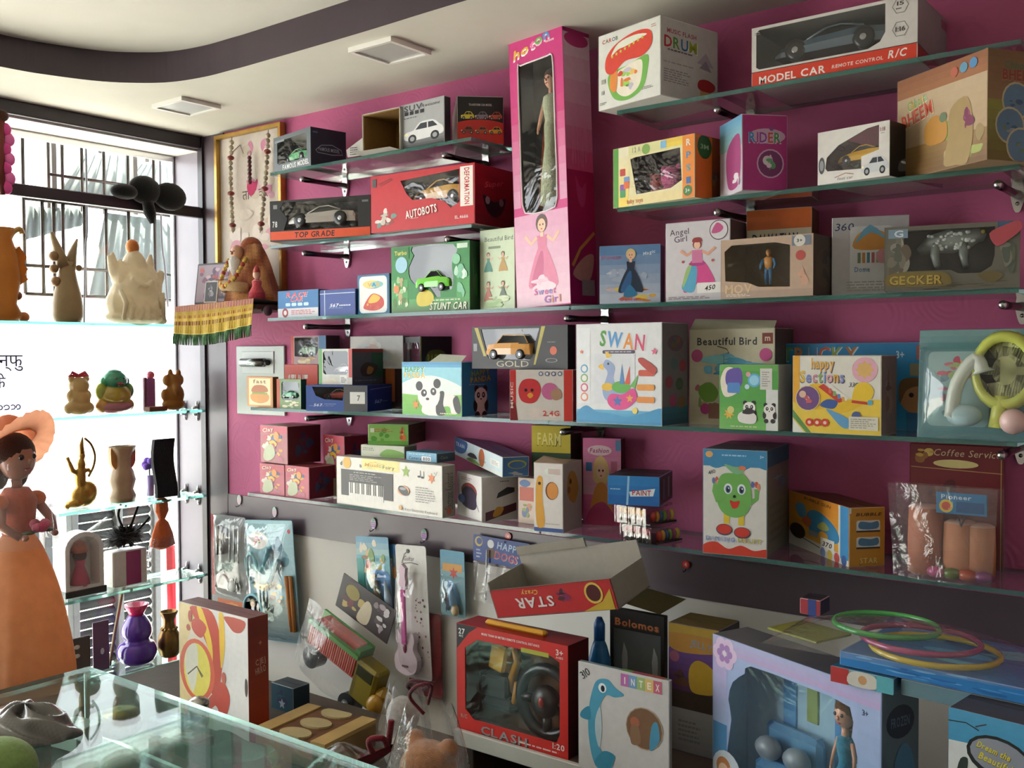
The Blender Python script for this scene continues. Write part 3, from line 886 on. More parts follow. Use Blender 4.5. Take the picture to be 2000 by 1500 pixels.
def f(a):
    a.grad(0, 0, 1, .3, '1e1e20', '9a9a9c'); a.txt('SUV', .3, .89, .12, '43464c', w=.42, out='8f9296'); a.txt('Awesome', .7, .89, .07, '2c2d31', w=.42, bold=0, sl=.2)
    for i in range(4): a.rect(.1 + i * .12, .74, .19 + i * .12, .82, '26272b')
    a.lines(.08, .66, .55, .7, 1, '55575c'); a.car(.08, .12, .97, .56, 'dfe0e2')
box('upright grey box printed with a white SUV, on the top left shelf', Z1, 868, YF + .006, 783, 881, 186, ('a9abad', '2c2a2e', 'b9b9bb'), f, dy=('b', -17))
def r(a):
    a.rect(0, .0, 1, .42, 'c52a22'); a.blob([(0, .42), (.3, .5), (.7, .5), (1, .42), (.5, .36)], 'c52a22', 5); a.txt('TRANSFORM CAR MODEL', .5, .82, .045, 'c9c5bb', w=.5)
    for i, c in enumerate(('d9c53b', '8a7a86', 'c4553a')): a.car(.08 + i * .3, .5, .36 + i * .3, .68, c)
    for i, c in enumerate(('8e3a2a', 'b6552e', 'dfa43a')): a.car(.08 + i * .3, .2, .36 + i * .3, .36, c)
box('upright black and red box printed with six small cars, on the top left shelf', Z1, 893, -.165, 881, 984, 187, ('d6d3cf', '191818', '111'), lambda a: a.rect(0, 0, .5, .3, 'b02018'), r, yaw=-46)

# ------------------------------------------------------------------ second left shelf
def f(a):
    a.rect(0, .03, 1, .24, 'e4562a'); a.rect(0, 0, 1, .03, '3a2320'); a.txt('TOP GRADE', .45, .135, .13, '2a1614', w=.4, sl=.1)
    a.txt('78', .05, .42, .14, 'e2e2e2', w=.05); a.rect(.035, .8, .075, .9, '8b8f93'); a.rect(.92, .84, .98, .89, '77787c')
b = box('black and orange windowed car box at the left end of the second shelf', Z2, 724, -.172, 528, .085, 380, ('1c1b1c', '1a1919', '2b2a2b'), f, dy=('b', -10.5), win=[(.14, .26), (.88, .26), (.88, .95), (.14, .95), (.1, .8), (.18, .55)], ins='2b2b2e')
car('silver toy sports car inside the black and orange windowed box', b, .53, .3, b.w * .66, 'a9a39c', .42, hgt=.27)
def f(a):
    a.pic(.02, .04, .3, .45, None, ['e8d9d2', '9e2f2f', 'c7c0b4', 'b84a44', '6f8f86'], 16, 3, .2)
    a.rect(.87, .3, .985, .96, 'f3efe8'); a.txt('DEFORMATION', .93, .63, .1, 'cc1f27', w=.26, rot=-90)
    a.poly([(.86, 0), (1, 0), (1, .3), (.86, .3)], 'cc1f27')
    a.txt('AUTOBOTS', .5, .29, .13, 'f4ece6', w=.3, rot=6, out='8d1219'); a.lines(.4, .18, .5, .2, 1, 'f0d5cf'); a.txt('EL.46616', .88, .13, .05, 'f2dcd6', w=.12)
    a.rect(.02, .8, .06, .95, '4a4a4f'); a.line([(.08, .85), (.2, .92), (.22, .9), (.1, .82)], .02, '9d2a31')
def r(a):
    a.grad(0, 0, 1, 1, '5c0d14', '9c151f'); a.txt('Super', .5, .72, .09, 'c44a4c', w=.5, sl=.3, rot=10)
    a.blob([(.3, .25), (.2, .5), (.45, .42), (.55, .42), (.8, .5), (.7, .25), (.5, .15)], '1c1416'); a.ell(.32, .42, .06, None, '7e7478'); a.ell(.68, .42, .06, None, '7e7478')
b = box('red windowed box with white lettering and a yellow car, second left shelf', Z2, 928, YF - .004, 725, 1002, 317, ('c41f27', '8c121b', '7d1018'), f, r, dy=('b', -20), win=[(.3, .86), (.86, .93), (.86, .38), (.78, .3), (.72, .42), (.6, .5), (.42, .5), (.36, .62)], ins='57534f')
car('yellow toy sports car inside the red windowed box on the second shelf', b, .6, .42, b.w * .5, 'd9a23a', .4, hgt=.36)

# ------------------------------------------------------------------ third shelf, left
def f(a):
    a.rect(0, 0, 1, .34, 'cfcdd6'); a.txt('RACE', .48, .84, .16, 'd93a3c', w=.5, sl=.2, out='dfe6ee'); a.txt('CAR', .48, .67, .15, 'd93a3c', w=.3, sl=.2, out='dfe6ee')
    for i in range(4): a.rrect(.2 + i * .15, .42, .32 + i * .15, .54, .02, 'bcd8ea')
    a.ell(.19, .18, .075, None, '9b1f28'); a.ell(.19, .18, .04, None, 'e0d6da'); a.lines(.34, .1, .92, .28, 3, 'c25a58')
box('small blue and white race car box, leftmost on the third shelf', Z3, 622, -.18, 543, .08, 564, ('1f6fae', '174f86', '1d5c96'), f)
def f(a):
    a.rect(.0, .84, 1, .87, 'b7c6de'); a.rect(.13, 0, .155, 1, 'b7c6de'); a.txt('567', .42, .4, .12, 'dfe5f0', w=.24, sl=.25); a.lines(.56, .36, .92, .42, 1, 'cdd6ea', .8); a.lines(.26, .28, .8, .32, 1, '8fa5cf')
box('plain deep blue box with white lines, second from left on the third shelf', Z3, 694, -.178, 625, .075, 563, ('1d3f92', '16306e', '24489c'), f)
def f(a):
    a.rrect(.07, .04, .93, .95, .1, 'd9ecee'); a.rrect(.09, .055, .91, .935, .09, 'ece9e6'); a.ell(.5, .74, .3, .1, '2c5b8c'); a.ell(.46, .75, .28, .1, 'e8cf7d'); a.ell(.62, .74, .2, .08, '86c4c0')
    a.txt('VAB', .52, .74, .09, ['d68f2a', '1d64a4', 'd6a52a'], w=.36); a.blob([(.3, .12), (.2, .2), (.38, .45), (.55, .52), (.8, .4), (.82, .2), (.6, .1)], 'c9402f'); a.blob([(.35, .3), (.5, .5), (.72, .42), (.6, .3)], 'e4b83c'); a.pic(.25, .1, .8, .3, None, ['b8302a', 'd3502f', 'e0a23a'], 6, 4)
box('small teal box with rounded white panel and red toy picture, third shelf', Z3, 761, -.17, 698, 768, 533, ('17618f', '0f3f60', '14527c'), f)
def f(a):
    a.grad(0, 0, 1, .2, '5a7c46', '4fa556'); a.grad(0, .2, .22, .5, '4fa556', '3e9a48'); a.grad(.84, .2, 1, .5, '4fa556', '3e9a48'); a.pic(.0, .05, .24, .6, None, ['9fca8c', '6f9c4a', 'b9a878', 'd7e2c4', '55803a'], 18, 8, .2)
    a.rect(.04, .8, .24, .98, '2a7a35'); a.txt('Turbo', .13, .9, .06, 'e7d84a', w=.16); a.ell(.14, .72, .08, None, '9fd0e4'); a.ell(.07, .36, .04, None, 'd98a4a')
    a.blob([(.36, .1), (.34, .24), (.42, .33), (.52, .3), (.56, .2), (.5, .1)], 'd6c33c'); a.txt('STUNT CAR', .74, .08, .1, 'e4ead2', w=.46, sl=.25, out='1d3a1c')
    a.lines(.55, .15, .9, .19, 1, 'cfe0c0'); a.rect(.85, .9, .98, .97, 'cfe8d2'); a.ell(.84, .75, .05, None, '8fd1a8')
    a.pic(.8, .1, .99, .7, None, ['bfe8d0', '7fc49c', 'e0f2e4'], 8, 5, .3)
b = box('large green windowed stunt car box left of the tall pink doll box', Z3, 918, -.175, 765, 938, 469, ('2c8a40', '16401f', '1f6a30'), f, lambda a: a.pic(.1, .1, .9, .9, None, ['1d5a26', '2a6a30', '3a5030'], 8, 4), dy=('b', -6),
        win=smoothpts([(.28, .98), (.3, .85), (.23, .68), (.25, .5), (.36, .38), (.5, .36), (.58, .22), (.64, .22), (.64, .32), (.78, .32), (.8, .5), (.78, .68), (.83, .8), (.8, .97)], 2), ins='3c4a3a')
car('lime green stunt car inside the large green windowed box', b, .55, .3, b.w * .42, '6fd23a', .4, hgt=.5, style='buggy')
def f(a):
    a.txt('Beautiful Bird', .55, .88, .055, '4f5a50', w=.8, bold=0); a.rect(.25, .76, .6, .79, '8a9a7a')
    for i, c in enumerate(('5a9a8c', 'c8a05a', 'c27a6a', '6a7a6a')): a.girl(.25 + .42 * (i % 2), .48 - .36 * (i // 2), .24, c, '6a4a3a')
    a.pic(.02, .02, .98, .2, None, ['c7e0b0', 'dfeac8', 'b5d49a'], 8, 2)
box('pale green upright box half hidden behind the tall pink doll box', Z3, 1006, -.15, 938, .06, 443, ('d3e4c4', 'aabf9c', 'c0d2b0'), f, dy=('b', -3))
def f(a):
    a.grad(0, 0, 1, .33, 'e7c3d2', 'e0a2c2'); a.grad(0, .36, .14, .72, 'e0a2c2', 'd12f7c'); a.grad(.87, .36, 1, .72, 'e0a2c2', 'd12f7c')
    a.txt('hot', .3, .915, .03, ['e9b93a', 'e9b93a', 'ef7fb5'], w=.42, sl=.2, rot=10, out='fff'); a.txt('on', .63, .935, .032, ['5fc25a', '3f9fd6'], w=.26, rot=10, out='f6cfe0'); a.lines(.7, .905, .9, .92, 1, 'f4c8dc')
    a.girl(.52, .075, .25, 'dd7fa0', '5e463e', d2='c86088'); a.pic(.15, .04, .9, .12, None, ['efd2dd', 'e7bcd0', 'f4e3ea'], 9, 3)
    a.txt('Sweet', .55, .055, .022, ['c65a96', '8a7ac0'], w=.4, sl=.1); a.txt('Girl', .68, .025, .024, ['9a5aa6', 'c87a5a'], w=.3)
def ring(a):
    pass
def r(a):
    a.grad(0, .45, 1, .93, 'b0356f', 'c4a4b4'); a.ell(.5, .96, .49, .035, 'a82a66'); a.ell(.5, .91, .45, .025, 'a82a66'); a.txt('hot on', .5, .955, .018, ['b9a53a', '5a9a5a', '4a7aa6'], w=.56)
    a.rect(0, 0, 1, .46, '8a0f4c'); rn = random.Random(4)
    for i in range(22): x = rn.uniform(.2, .8); a.line([(x, .58 + .012 * i % .1), (x + rn.uniform(-.1, .1), .5 + rn.uniform(-.04, .04))], .0015, 'c46a94')
    a.blob([(.3, .44), (.5, .4), (.7, .42), (.6, .34), (.4, .35)], '99326a'); a.line([(.1, .13), (.4, .19), (.95, .25)], .012, 'a8763a'); a.blob([(.1, .1), (.5, .16), (.9, .17), (.7, .08)], 'a87a70'); a.rect(.42, .03, .9, .085, '8b7f80')
b = box('tall pink doll box with a long oval window, reaching almost to the ceiling', Z3 + .005, 1115, YF + .004, 1010, 1167, 12, ('cf3b83', '8c1650', '7b2350'), f, r, dy=('b', -6), tilt=R(-2.3),
        win=smoothpts([(.18, .37), (.3, .335), (.5, .33), (.72, .335), (.83, .37), (.83, .6), (.83, .82), (.8, .862), (.74, .862), (.5, .862), (.22, .862), (.17, .85), (.17, .6)], 2), ins='3a3836', fin='card')
# white border of the oval window
g = G(); W = smoothpts([(.18, .37), (.3, .335), (.5, .33), (.72, .335), (.83, .37), (.83, .6), (.83, .82), (.8, .862), (.74, .862), (.5, .862), (.22, .862), (.17, .85), (.17, .6)], 2)
g.tube([(-b.w + b.w * u, -.0012, b.h * v) for u, v in W], .0022, 5, 'eadfe2', closed=True); g.build('window_border', 'card', b.o)
def fashion_doll(B, u, z0, ht, dress, hair, label, depth=.4, cape=None, name='fashion_doll', spread=.12, hs=1.):
    """slim doll standing in a box: legs or gown, torso, arms, head with face and hair"""
    P = B.M @ Vector((-B.w + B.w * u, B.dd * depth, B.h * z0))
    t = empty(name, P, label, 'doll', rot=(0, 0, B.yaw))
    H = ht; SK = 'e3a98a'
    HM = Matrix.Translation((0, 0, H * .79)) @ Matrix.Scale(hs, 4) @ Matrix.Translation((0, 0, -H * .79))
    g = G(); g.lathe([(H * spread, 0), (H * spread * .9, H * .2), (H * spread * .62, H * .42), (H * .05, H * .56), (H * .042, H * .6), (H * .062, H * .7), (H * .055, H * .76), (H * .02, H * .785)], 16, dress, wob=lambda a, z: .09 * math.sin(7 * a) * max(0, 1 - z / (H * .55))); g.build('gown', 'cloth', t)
    g = G(); g.M = HM; g.lathe([(H * .018, H * .77), (H * .017, H * .82)], 8, SK); g.ell((0, 0, H * .88), (H * .045, H * .05, H * .062), SK, 14, 10); g.ell((0, -H * .05, H * .872), (H * .008, H * .01, H * .012), SK, 6, 5); g.build('head', 'plastic', t)
    g = G(); g.M = HM
    for s in (-1, 1): g.ell((s * H * .019, -H * .046, H * .887), (H * .009, H * .006, H * .009), '2b211e', 8, 5)
    g.ell((0, -H * .048, H * .85), (H * .012, H * .004, H * .005), 'b23a4a', 8, 5); g.build('face', 'plastic', t)
    g = G(); g.M = HM; g.ell((0, H * .012, H * .905), (H * .056, H * .056, H * .06), hair, 14, 9); g.tube([(0, H * .05, H * .9), (H * .03, H * .055, H * .8), (H * .02, H * .05, H * .66)], [H * .05, H * .045, H * .02], 10, hair); g.build('hair', 'cloth', t)
    for s in (-1, 1):
        g = G(); g.tube([(s * H * .06, 0, H * .745), (s * H * .09, -H * .01, H * .64), (s * H * .1, -H * .03, H * .54)], [H * .017, H * .014, H * .011], 8, SK); g.ell((s * H * .1, -H * .034, H * .525), (H * .01, H * .008, H * .017), SK, 8, 6); g.build('arm', 'plastic', t)
    if cape:
        g = G(); g.surf(lambda a, q: (H * (.07 + .1 * q) * math.sin((a - .5) * 2.6) , H * (.03 + .07 * q) * math.cos((a - .5) * 2.6), H * (.74 - .74 * q)), 14, 8, cape); g.build('cape', 'cloth', t)
    return t
fashion_doll(b, .5, .36, b.h * .5, 'b9c2a0', '4a2c20', 'slim doll in a pale gown behind the oval window of the tall pink box', .5, cape='b4562f', spread=.075)
# ------------------------------------------------------------------ top right shelf
def f(a):
    a.txt('CAROB', .2, .9, .05, ['b5342c', '6a5a3a', 'b5342c', '3a5a8a', '4a7a3a'], w=.26); a.lines(.86, .88, .97, .93, 2, 'c08a7a')
    a.blob([(.2, .46), (.17, .3), (.28, .1), (.5, .05), (.72, .14), (.8, .34), (.8, .56), (.5, .5)], '6fb04a', 5); a.blob([(.26, .42), (.26, .28), (.36, .14), (.5, .1), (.66, .18), (.72, .36), (.7, .52), (.5, .5)], 'e9e2cf', 5)
    a.pic(.3, .14, .68, .48, None, ['d1432f', 'e07a3a', '9ccf5a', 'c7bfd2', '5f8f3a', 'e6c46a'], 12, 5, .25); a.blob([(.2, .26), (.22, .45), (.32, .46), (.3, .2)], 'e08a3a')
    a.blob([(.13, .5), (.14, .68), (.3, .82), (.6, .9), (.84, .86), (.87, .68), (.72, .56), (.45, .56), (.25, .44)], 'd8402f', 5); a.blob([(.22, .68), (.34, .74), (.45, .75), (.62, .78), (.8, .82), (.6, .86), (.34, .82)], 'dfe3d2', 4)
    for i in range(8): a.star(.24 + .07 * i, .67 + .018 * i, .025, 'c9cc4a', 5)
    a.lines(.03, .06, .16, .1, 2, '555'); a.lines(.72, .12, .96, .16, 2, '777'); a.rect(.06, .2, .1, .25, '9a9a94'); a.rect(.06, .34, .12, .4, 'a8a49c')
def r(a):
    a.txt('MUSIC FLASH', .36, .84, .055, 'a03a4a', w=.5); a.txt('DRUM', .34, .7, .14, ['b3262c', '4f8a34', '2c6ca6', '9aa82c'], w=.56, out='dcd8cf'); a.lines(.12, .58, .56, .62, 1, '6a5a72')
    a.lines(.05, .42, .6, .46, 1, '9a9a9a'); a.lines(.05, .18, .55, .36, 6, '8a8488'); a.poly([(.62, .52), (.92, .5), (.78, .68)], 'a59aa6'); a.poly([(.66, .46), (.88, .44), (.78, .58)], '8d8290')
    a.blob([(.64, .2), (.66, .3), (.8, .33), (.94, .28), (.92, .2), (.78, .16)], 'a52a2c'); a.rect(.68, .02, .9, .17, 'b08a5a')
box('white cubic drum toy box with a red and green drum picture, top right shelf', Z1, 1290, YF - .062, 1169, 1402, 29, ('d9dad4', 'bdb9b8', 'c5c2bd'), f, r, dy=('t', -43))
def f(a):
    a.rect(0, 0, 1, .24, 'd2402c'); a.line([(0, .24), (1, .24)], .012, '3a2a28'); a.txt('MODEL CAR', .26, .09, .12, 'e9e4e0', w=.42); a.txt('REMOTE CONTROL', .66, .1, .055, 'e6cfc8', w=.3, sl=.1); a.txt('R/C', .89, .13, .12, 'e9e4e0', w=.1, sl=.2)
    for v in (.86, .5):
        pts = [(.905 + .045 * math.cos(R(60 * i)), v + .045 * math.sin(R(60 * i)) * a.W / a.H) for i in range(7)]
        a.line(pts, .012, '8a8886')
    a.txt('1:16', .905, .5, .07, '55514f', w=.055); a.txt('15', .905, .9, .06, '55514f', w=.04); a.lines(.88, .8, .93, .84, 1, '6a6664'); a.lines(.02, .86, .07, .92, 2, '8f8b88')
b = box('long white and red windowed remote control car box on the top right shelf', Z1, 1792, YF + .004, 1468, 1877, -14, ('cfccc8', '8f898a', 'bfbbb7'), f, lambda a: (a.poly([(0, 0), (1, 0), (1, .02), (.1, .2), (0, .22)], 'a12f24'), a.line([(0, .23), (1, .03)], .012, '3a2a28'), a.rect(.5, .8, .95, .95, '8a4a5a')),
        win=[(.05, .28), (.72, .28), (.79, .36), (.82, .5), (.82, .95), (.05, .95), (.03, .9), (.03, .32)], ins='4b4849')
car('dark blue grey toy car inside the long white and red windowed box', b, .45, .4, b.w * .7, '4f6270', .3, hgt=.26)

# ------------------------------------------------------------------ second right shelf
def f(a):
    a.rect(0, 0, .07, 1, '4f9a2c'); a.grad(.07, 0, .2, 1, 'f0d34a', 'e3dfc4'); a.rect(.2, .84, .86, 1, 'd8d59a'); a.rect(.2, .0, .86, .16, 'e5d49a'); a.rect(.86, 0, 1, 1, 'e8892a'); a.grad(.6, .86, .86, 1, 'efd44a', 'e8c04a', 2)
    for i, (c, v) in enumerate((('c23a2c', .52), ('6a8fc4', .38), ('8a5aa6', .26), ('e0692a', .3), ('3f9a5a', .16))): a.rrect(.09 + .05 * (i % 2), v, .16 + .05 * (i % 2), v + .12, .01, c)
    a.ell(.42, .9, .05, None, '7fa84a', 12); a.rrect(.6, .86, .67, .98, .01, '7fb4d8'); a.txt('1 2 A', .3, .92, .08, '9a9a8a', w=.1)
    for i, c in enumerate(('e6e0d2', '4a8fc0', '5aa0b0', '3a6aa6')): a.txt('RPSI'[i], .93, .88 - .2 * i, .1, c, w=.05)
    a.ell(.92, .12, .05, None, '3f7a34'); a.txt('3+', .92, .12, .06, 'e6efe0', w=.05); a.txt('baby toys', .28, .08, .07, 'c2702a', w=.2)
def r(a): a.ell(.35, .82, .26, None, '2f5a2c'); a.txt('3M', .35, .82, .07, '9ab58a', w=.3); a.grad(.62, 0, 1, 1, '6a3a1c', '8f4a1c'); a.pic(.55, .2, .95, .5, None, ['3a4a5a', '6a3a2a', '7a5a3a'], 7, 2)
b = box('green and orange windowed baby toy box at the left of the second right shelf', Z2, 1357, YF - .03, 1198, 1410, 260, ('e3d9a8', 'd66a22', 'c97a2c'), f, r, dy=('b', -23), win=[(.22, .78), (.28, .8), (.83, .82), (.85, .3), (.72, .2), (.3, .18), (.27, .4)], ins='4a2f38')
# soft toys seen through the window
for u, v, rr, c, nm in ((.62, .42, .026, 'b5477c', 'round pink soft toy with button eyes'), (.45, .38, .02, '8f3a3c', 'dark red soft toy')):
    P = b.M @ Vector((-b.w + b.w * u, b.d * .35, b.h * v))
    t = empty('soft_toy', P, nm + ' inside the green and orange windowed box', 'toy', rot=(0, 0, b.yaw))
    g = G(); g.ell((0, 0, 0), (rr, rr * .8, rr), c, 14, 9); g.ell((0, 0, -rr * 1.2), (rr * .9, rr * .8, rr * .8), c, 12, 8); g.build('body', 'cloth', t)
    for s in (-1, 1):
        g = G(); g.ell((s * rr * .75, 0, rr * .75), rr * .34, c, 8, 6); g.build('ear', 'cloth', t)
        g = G(); g.ell((s * rr * .35, -rr * .74, rr * .2), rr * .13, '1a1416', 8, 6); g.build('eye', 'gloss', t)
def r(a):
    a.ell(.55, .72, .4, .1, 'c9a4c4'); a.txt('RIDER', .5, .7, .13, ['2f84c4', 'b0428a', '8a3aa0', 'c04a34', '3a8a4a'], w=.7, out='e4d6e6'); a.ell(.62, .36, .3, None, 'cfa6c8'); a.ell(.62, .36, .27, None, '7a2f6a'); a.ell(.55, .4, .1, None, 'd8d0d4'); a.pic(.46, .24, .8, .5, None, ['e0c4da', '5a9a6a', '8a5aa0', 'c7a0c0'], 7, 3); a.ell(.64, .82, .05, None, '8a4a90')
def f(a): a.grad(0, .6, 1, 1, '8fb6b0', '5f9ac0'); a.blob([(.4, .1), (.3, .5), (.5, .7), (.9, .75), (.95, .3), (.8, .08)], 'a0467a'); a.pic(.5, .05, 1, .3, None, ['d8d4d8', '8a6a8a'], 5, 1)
box('purple cubic rider toy box with a round picture, second right shelf', Z2, 1449, YF - .045, 1406, 1538, 222, ('c4bcc8', 'b02c7e', '7a2458'), f, r, yaw=-42)
def f(a):
    a.poly([(.0, .0), (1, 0), (1, .18), (.4, .14), (0, .2)], 'dcd9d4'); a.rect(.88, .6, .98, .95, 'd6d3ce'); a.txt('1:18', .91, .86, .07, '7a3a34', w=.07); a.lines(.88, .78, .95, .8, 1, '555')
    a.ell(.06, .36, .045, .16, '4a4c52'); a.ell(.06, .36, .03, .1, '8f9196'); a.car(.62, .06, .98, .4, 'c9ccd0'); a.txt('fast car', .4, .07, .05, '55403a', w=.22, bold=0, sl=.2); a.line([(.25, .1), (.4, .16), (.52, .12)], .012, 'a05a2a')
def r(a):
    a.line([(.28, .72), (.5, .8), (.72, .7)], .012, '8a8f94'); a.txt('FAST', .4, .72, .05, 'b5b8bc', w=.2, sl=.3); a.lines(.3, .65, .74, .68, 1, '9ea2a6')
    a.blob([(.16, .12), (.18, .3), (.3, .4), (.36, .52), (.66, .52), (.72, .4), (.84, .3), (.84, .12), (.66, .16), (.34, .16)], '5f6468', 4); a.poly([(.34, .4), (.4, .5), (.62, .5), (.68, .4)], '26292c'); a.rect(.4, .2, .6, .28, '17191b'); a.ell(.25, .3, .05, .025, 'd8dcdf'); a.ell(.77, .3, .05, .025, 'd8dcdf'); a.lines(.42, .16, .58, .19, 1, 'cfd2d5', .9)
b = box('white and black windowed box with a yellow sports car, second right shelf', Z2, 1737, YF - .03, 1597, 1841, 234, ('d9d6d1', '171617', '3a3a3c'), f, r, dy=('b', -20), win=[(.14, .24), (.62, .2), (.62, .42), (.86, .5), (.86, .95), (.7, .92), (.3, .7), (.13, .5), (.11, .3)], ins='5c3b4c', open_top=True)
car('yellow toy sports car inside the white and black windowed box', b, .5, .36, b.w * .66, 'd9a820', .26, hgt=.36)
def f(a):
    a.grad(0, 0, 1, .3, '7a5a34', '9a7a4a'); a.grad(0, .3, 1, .8, 'b59a78', 'bfa98a'); a.grad(0, .8, 1, 1, 'a06a44', '8f5a3a', 3)
    a.pic(.5, .0, 1, .6, None, ['a8b060', '8f9a4a', 'b8a878', 'a08a5c'], 14, 7, .25); a.blob([(.55, .05), (.6, .3), (.62, .55), (.8, .62), (.86, .3), (.8, .02), (.68, .02)], 'a58a58', 4)
    a.txt('Chhota', .24, .73, .09, ['8fae4a', 'c9b03a', '7fae6a'], w=.22, rot=14, out='e6dfc8'); a.txt('BHEEM', .24, .6, .13, 'c4492c', w=.36, rot=12, out='e0c9a8')
    a.blob([(.36, .28), (.34, .46), (.46, .54), (.58, .44), (.56, .28)], 'c08a3a', 4); a.ell(.54, .5, .04, None, '6a7a5a'); a.pic(.68, .3, .92, .55, None, ['7a2f52', '9a4a70', '5a2440'], 5, 3)
    for i, c in enumerate(('b5604a', '5f94b0', '4f88b8')): a.ell(.66 + .1 * i, .89 + .012 * i, .04, None, c)
def r(a):
    a.grad(0, 0, 1, .55, '6a5a2c', '8a8a3c'); a.grad(0, .55, 1, 1, '8a6a4a', '7a5a3a'); a.txt('Chhota', .55, .87, .07, '4a6a4a', w=.5); a.txt('BHEEM', .56, .78, .09, '8a3a2a', w=.6, out='9a7a5a')
    for u, v in ((.52, .55), (.4, .32), (.6, .14)): a.ell(u, v, .27, None, 'b5aa8a'); a.ell(u, v, .24, None, '5a7a94'); a.pic(u - .16, v - .07, u + .16, v + .05, None, ['3a5a7a', '8a8f94', '6a7a5a'], 5, int(u * 100))
box('large brown jungle picture box at the right end of the second right shelf', Z2, 1928, YF - .08, 1752, 2035, 93, ('ab8a62', '77633a', '6a5638'), f, r, dy=('t', -68), base='b59c74')

# ------------------------------------------------------------------ third shelf, right
def f(a):
    a.grad(0, 0, 1, 1, 'b9c2d2', '4f7fb4'); a.pic(.02, .02, .98, .3, None, ['d9a84a', 'c9793a', 'd8c25a', 'c5622c', 'c7b8c4'], 16, 4, .2); a.pic(.05, .3, .95, .65, None, ['aab6cc', '9aa9c4', 'c3ccd8'], 10, 9)
    a.txt('Princess', .2, .8, .07, 'b07aa0', w=.34, sl=.2); a.txt('Magic', .82, .86, .055, 'd6e2f0', w=.2, rot=12, sl=.2); a.girl(.52, .2, .74, '24344a', 'dfc58a', arms=0, d2='2f5f94'); a.blob([(.4, .14), (.5, .32), (.62, .16), (.5, .1)], '2f78a6'); a.txt('Dancer', .5, .07, .05, 'b5527a', w=.3)
box('blue cubic princess doll box right of the tall pink doll box', Z3, 1290, -.182, 1171, 1298, 476, ('7f9cc0', '26466e', '3a5a86'), f, dy=('t', -5))
def f(a):
    a.txt('Angel', .22, .88, .075, '4a3b52', w=.3, bold=0, rot=3); a.txt('Girl', .24, .79, .075, '4a3b52', w=.2, bold=0, rot=3)
    pts = [(.83 + .135 * math.cos(R(10 * i)), .87 + .135 * math.sin(R(10 * i)) * a.W / a.H) for i in range(37)]; a.ell(.83, .87, .13, None, 'd8d6da'); a.blob([(.72, .84), (.8, .96), (.9, .9), (.84, .84)], 'c85a90'); a.line(pts, .01, '5a3a4c')
    a.blob([(.4, .5), (.28, .16), (.36, .12), (.5, .22), (.62, .2), (.78, .22), (.6, .5)], 'd64a90', 4); a.blob([(.42, .48), (.26, .2), (.34, .12), (.46, .14), (.5, .4)], '57a8cc', 4); a.blob([(.27, .22), (.34, .42), (.42, .46), (.3, .2)], '9fc07a', 3)
    a.ell(.5, .47, .13, .03, 'b03a84'); a.rect(.42, .48, .58, .64, 'd07aa4'); a.line([(.42, .62), (.34, .58), (.24, .64)], .035, 'e0a48a'); a.line([(.58, .62), (.66, .58), (.78, .66)], .035, 'e0a48a')
    a.ell(.5, .71, .07, .06, '8a3a3a'); a.ell(.5, .7, .05, .05, 'ecc0a4'); a.blob([(.43, .74), (.45, .79), (.55, .79), (.57, .74)], '9a3a3c')
    a.rect(.5, .1, .86, .23, 'ecebe8'); a.txt('450', .7, .165, .055, '1c1a1c', w=.16, sl=.3, rot=8); a.lines(.05, .03, .85, .07, 2, '8a7a8a'); a.rect(.87, .58, .93, .66, '8fb4cc'); a.ell(.28, .5, .02, None, 'b04a5a'); a.ell(.74, .5, .02, None, 'c05a4a')
box('white angel girl doll box with a handwritten 450 sticker, third right shelf', Z3, 1426, -.172, 1300, 1458, 426, ('d2ced4', '5d4c55', 'b9b3b8'), f, dy=('t', -11))
def f(a): a.rect(0, .78, 1, 1, 'd4682a'); a.txt('DALMATIAN', .44, .68, .1, '2c3560', w=.7, sl=.1); a.txt('DOG', .5, .38, .34, ['c04a30', 'c04a30', '3f8a4a'], w=.8, out='c8d8e0'); a.ell(.5, .4, .08, None, '3a2c2a')
box('orange and white dog toy box behind the gold windowed box, third right shelf', Z3, 1585, -.075, 1458, 1612, 403, ('d6cdb2', '7a5a32', 'a8552a'), f, dy=('t', -9))
def f(a):
    a.rect(.0, .0, 1, .12, 'a58f80'); a.txt('MOV', .2, .16, .14, 'd2b58f', w=.3); a.lines(.06, .03, .4, .08, 2, 'd8cdbf'); a.rect(.78, .82, .98, .98, '6f7a8a'); a.ell(.86, .9, .06, None, 'c9c7bf'); a.txt('3+', .86, .9, .05, '33302e', w=.06); a.ell(.87, .66, .05, None, 'b04a44')
    a.pic(.8, .1, .99, .5, None, ['c49a84', 'b07a6a', 'd0b29c'], 6, 3)
b = box('gold windowed box with glossy film, in front of the angel girl box', Z3, 1588, YF - .02, 1408, 1635, 455, ('b39a86', '3d2a20', '9a8064'), f, lambda a: (a.ell(.4, .45, .3, None, '4a3a22'), a.pic(.2, .1, .8, .8, None, ['4a3020', '2c1c18', '33404a'], 8, 5)), dy=('t', -15),
        win=[(.05, .3), (.3, .26), (.42, .18), (.76, .16), (.76, .84), (.6, .9), (.12, .9), (.04, .8)], ins='8f7a50')
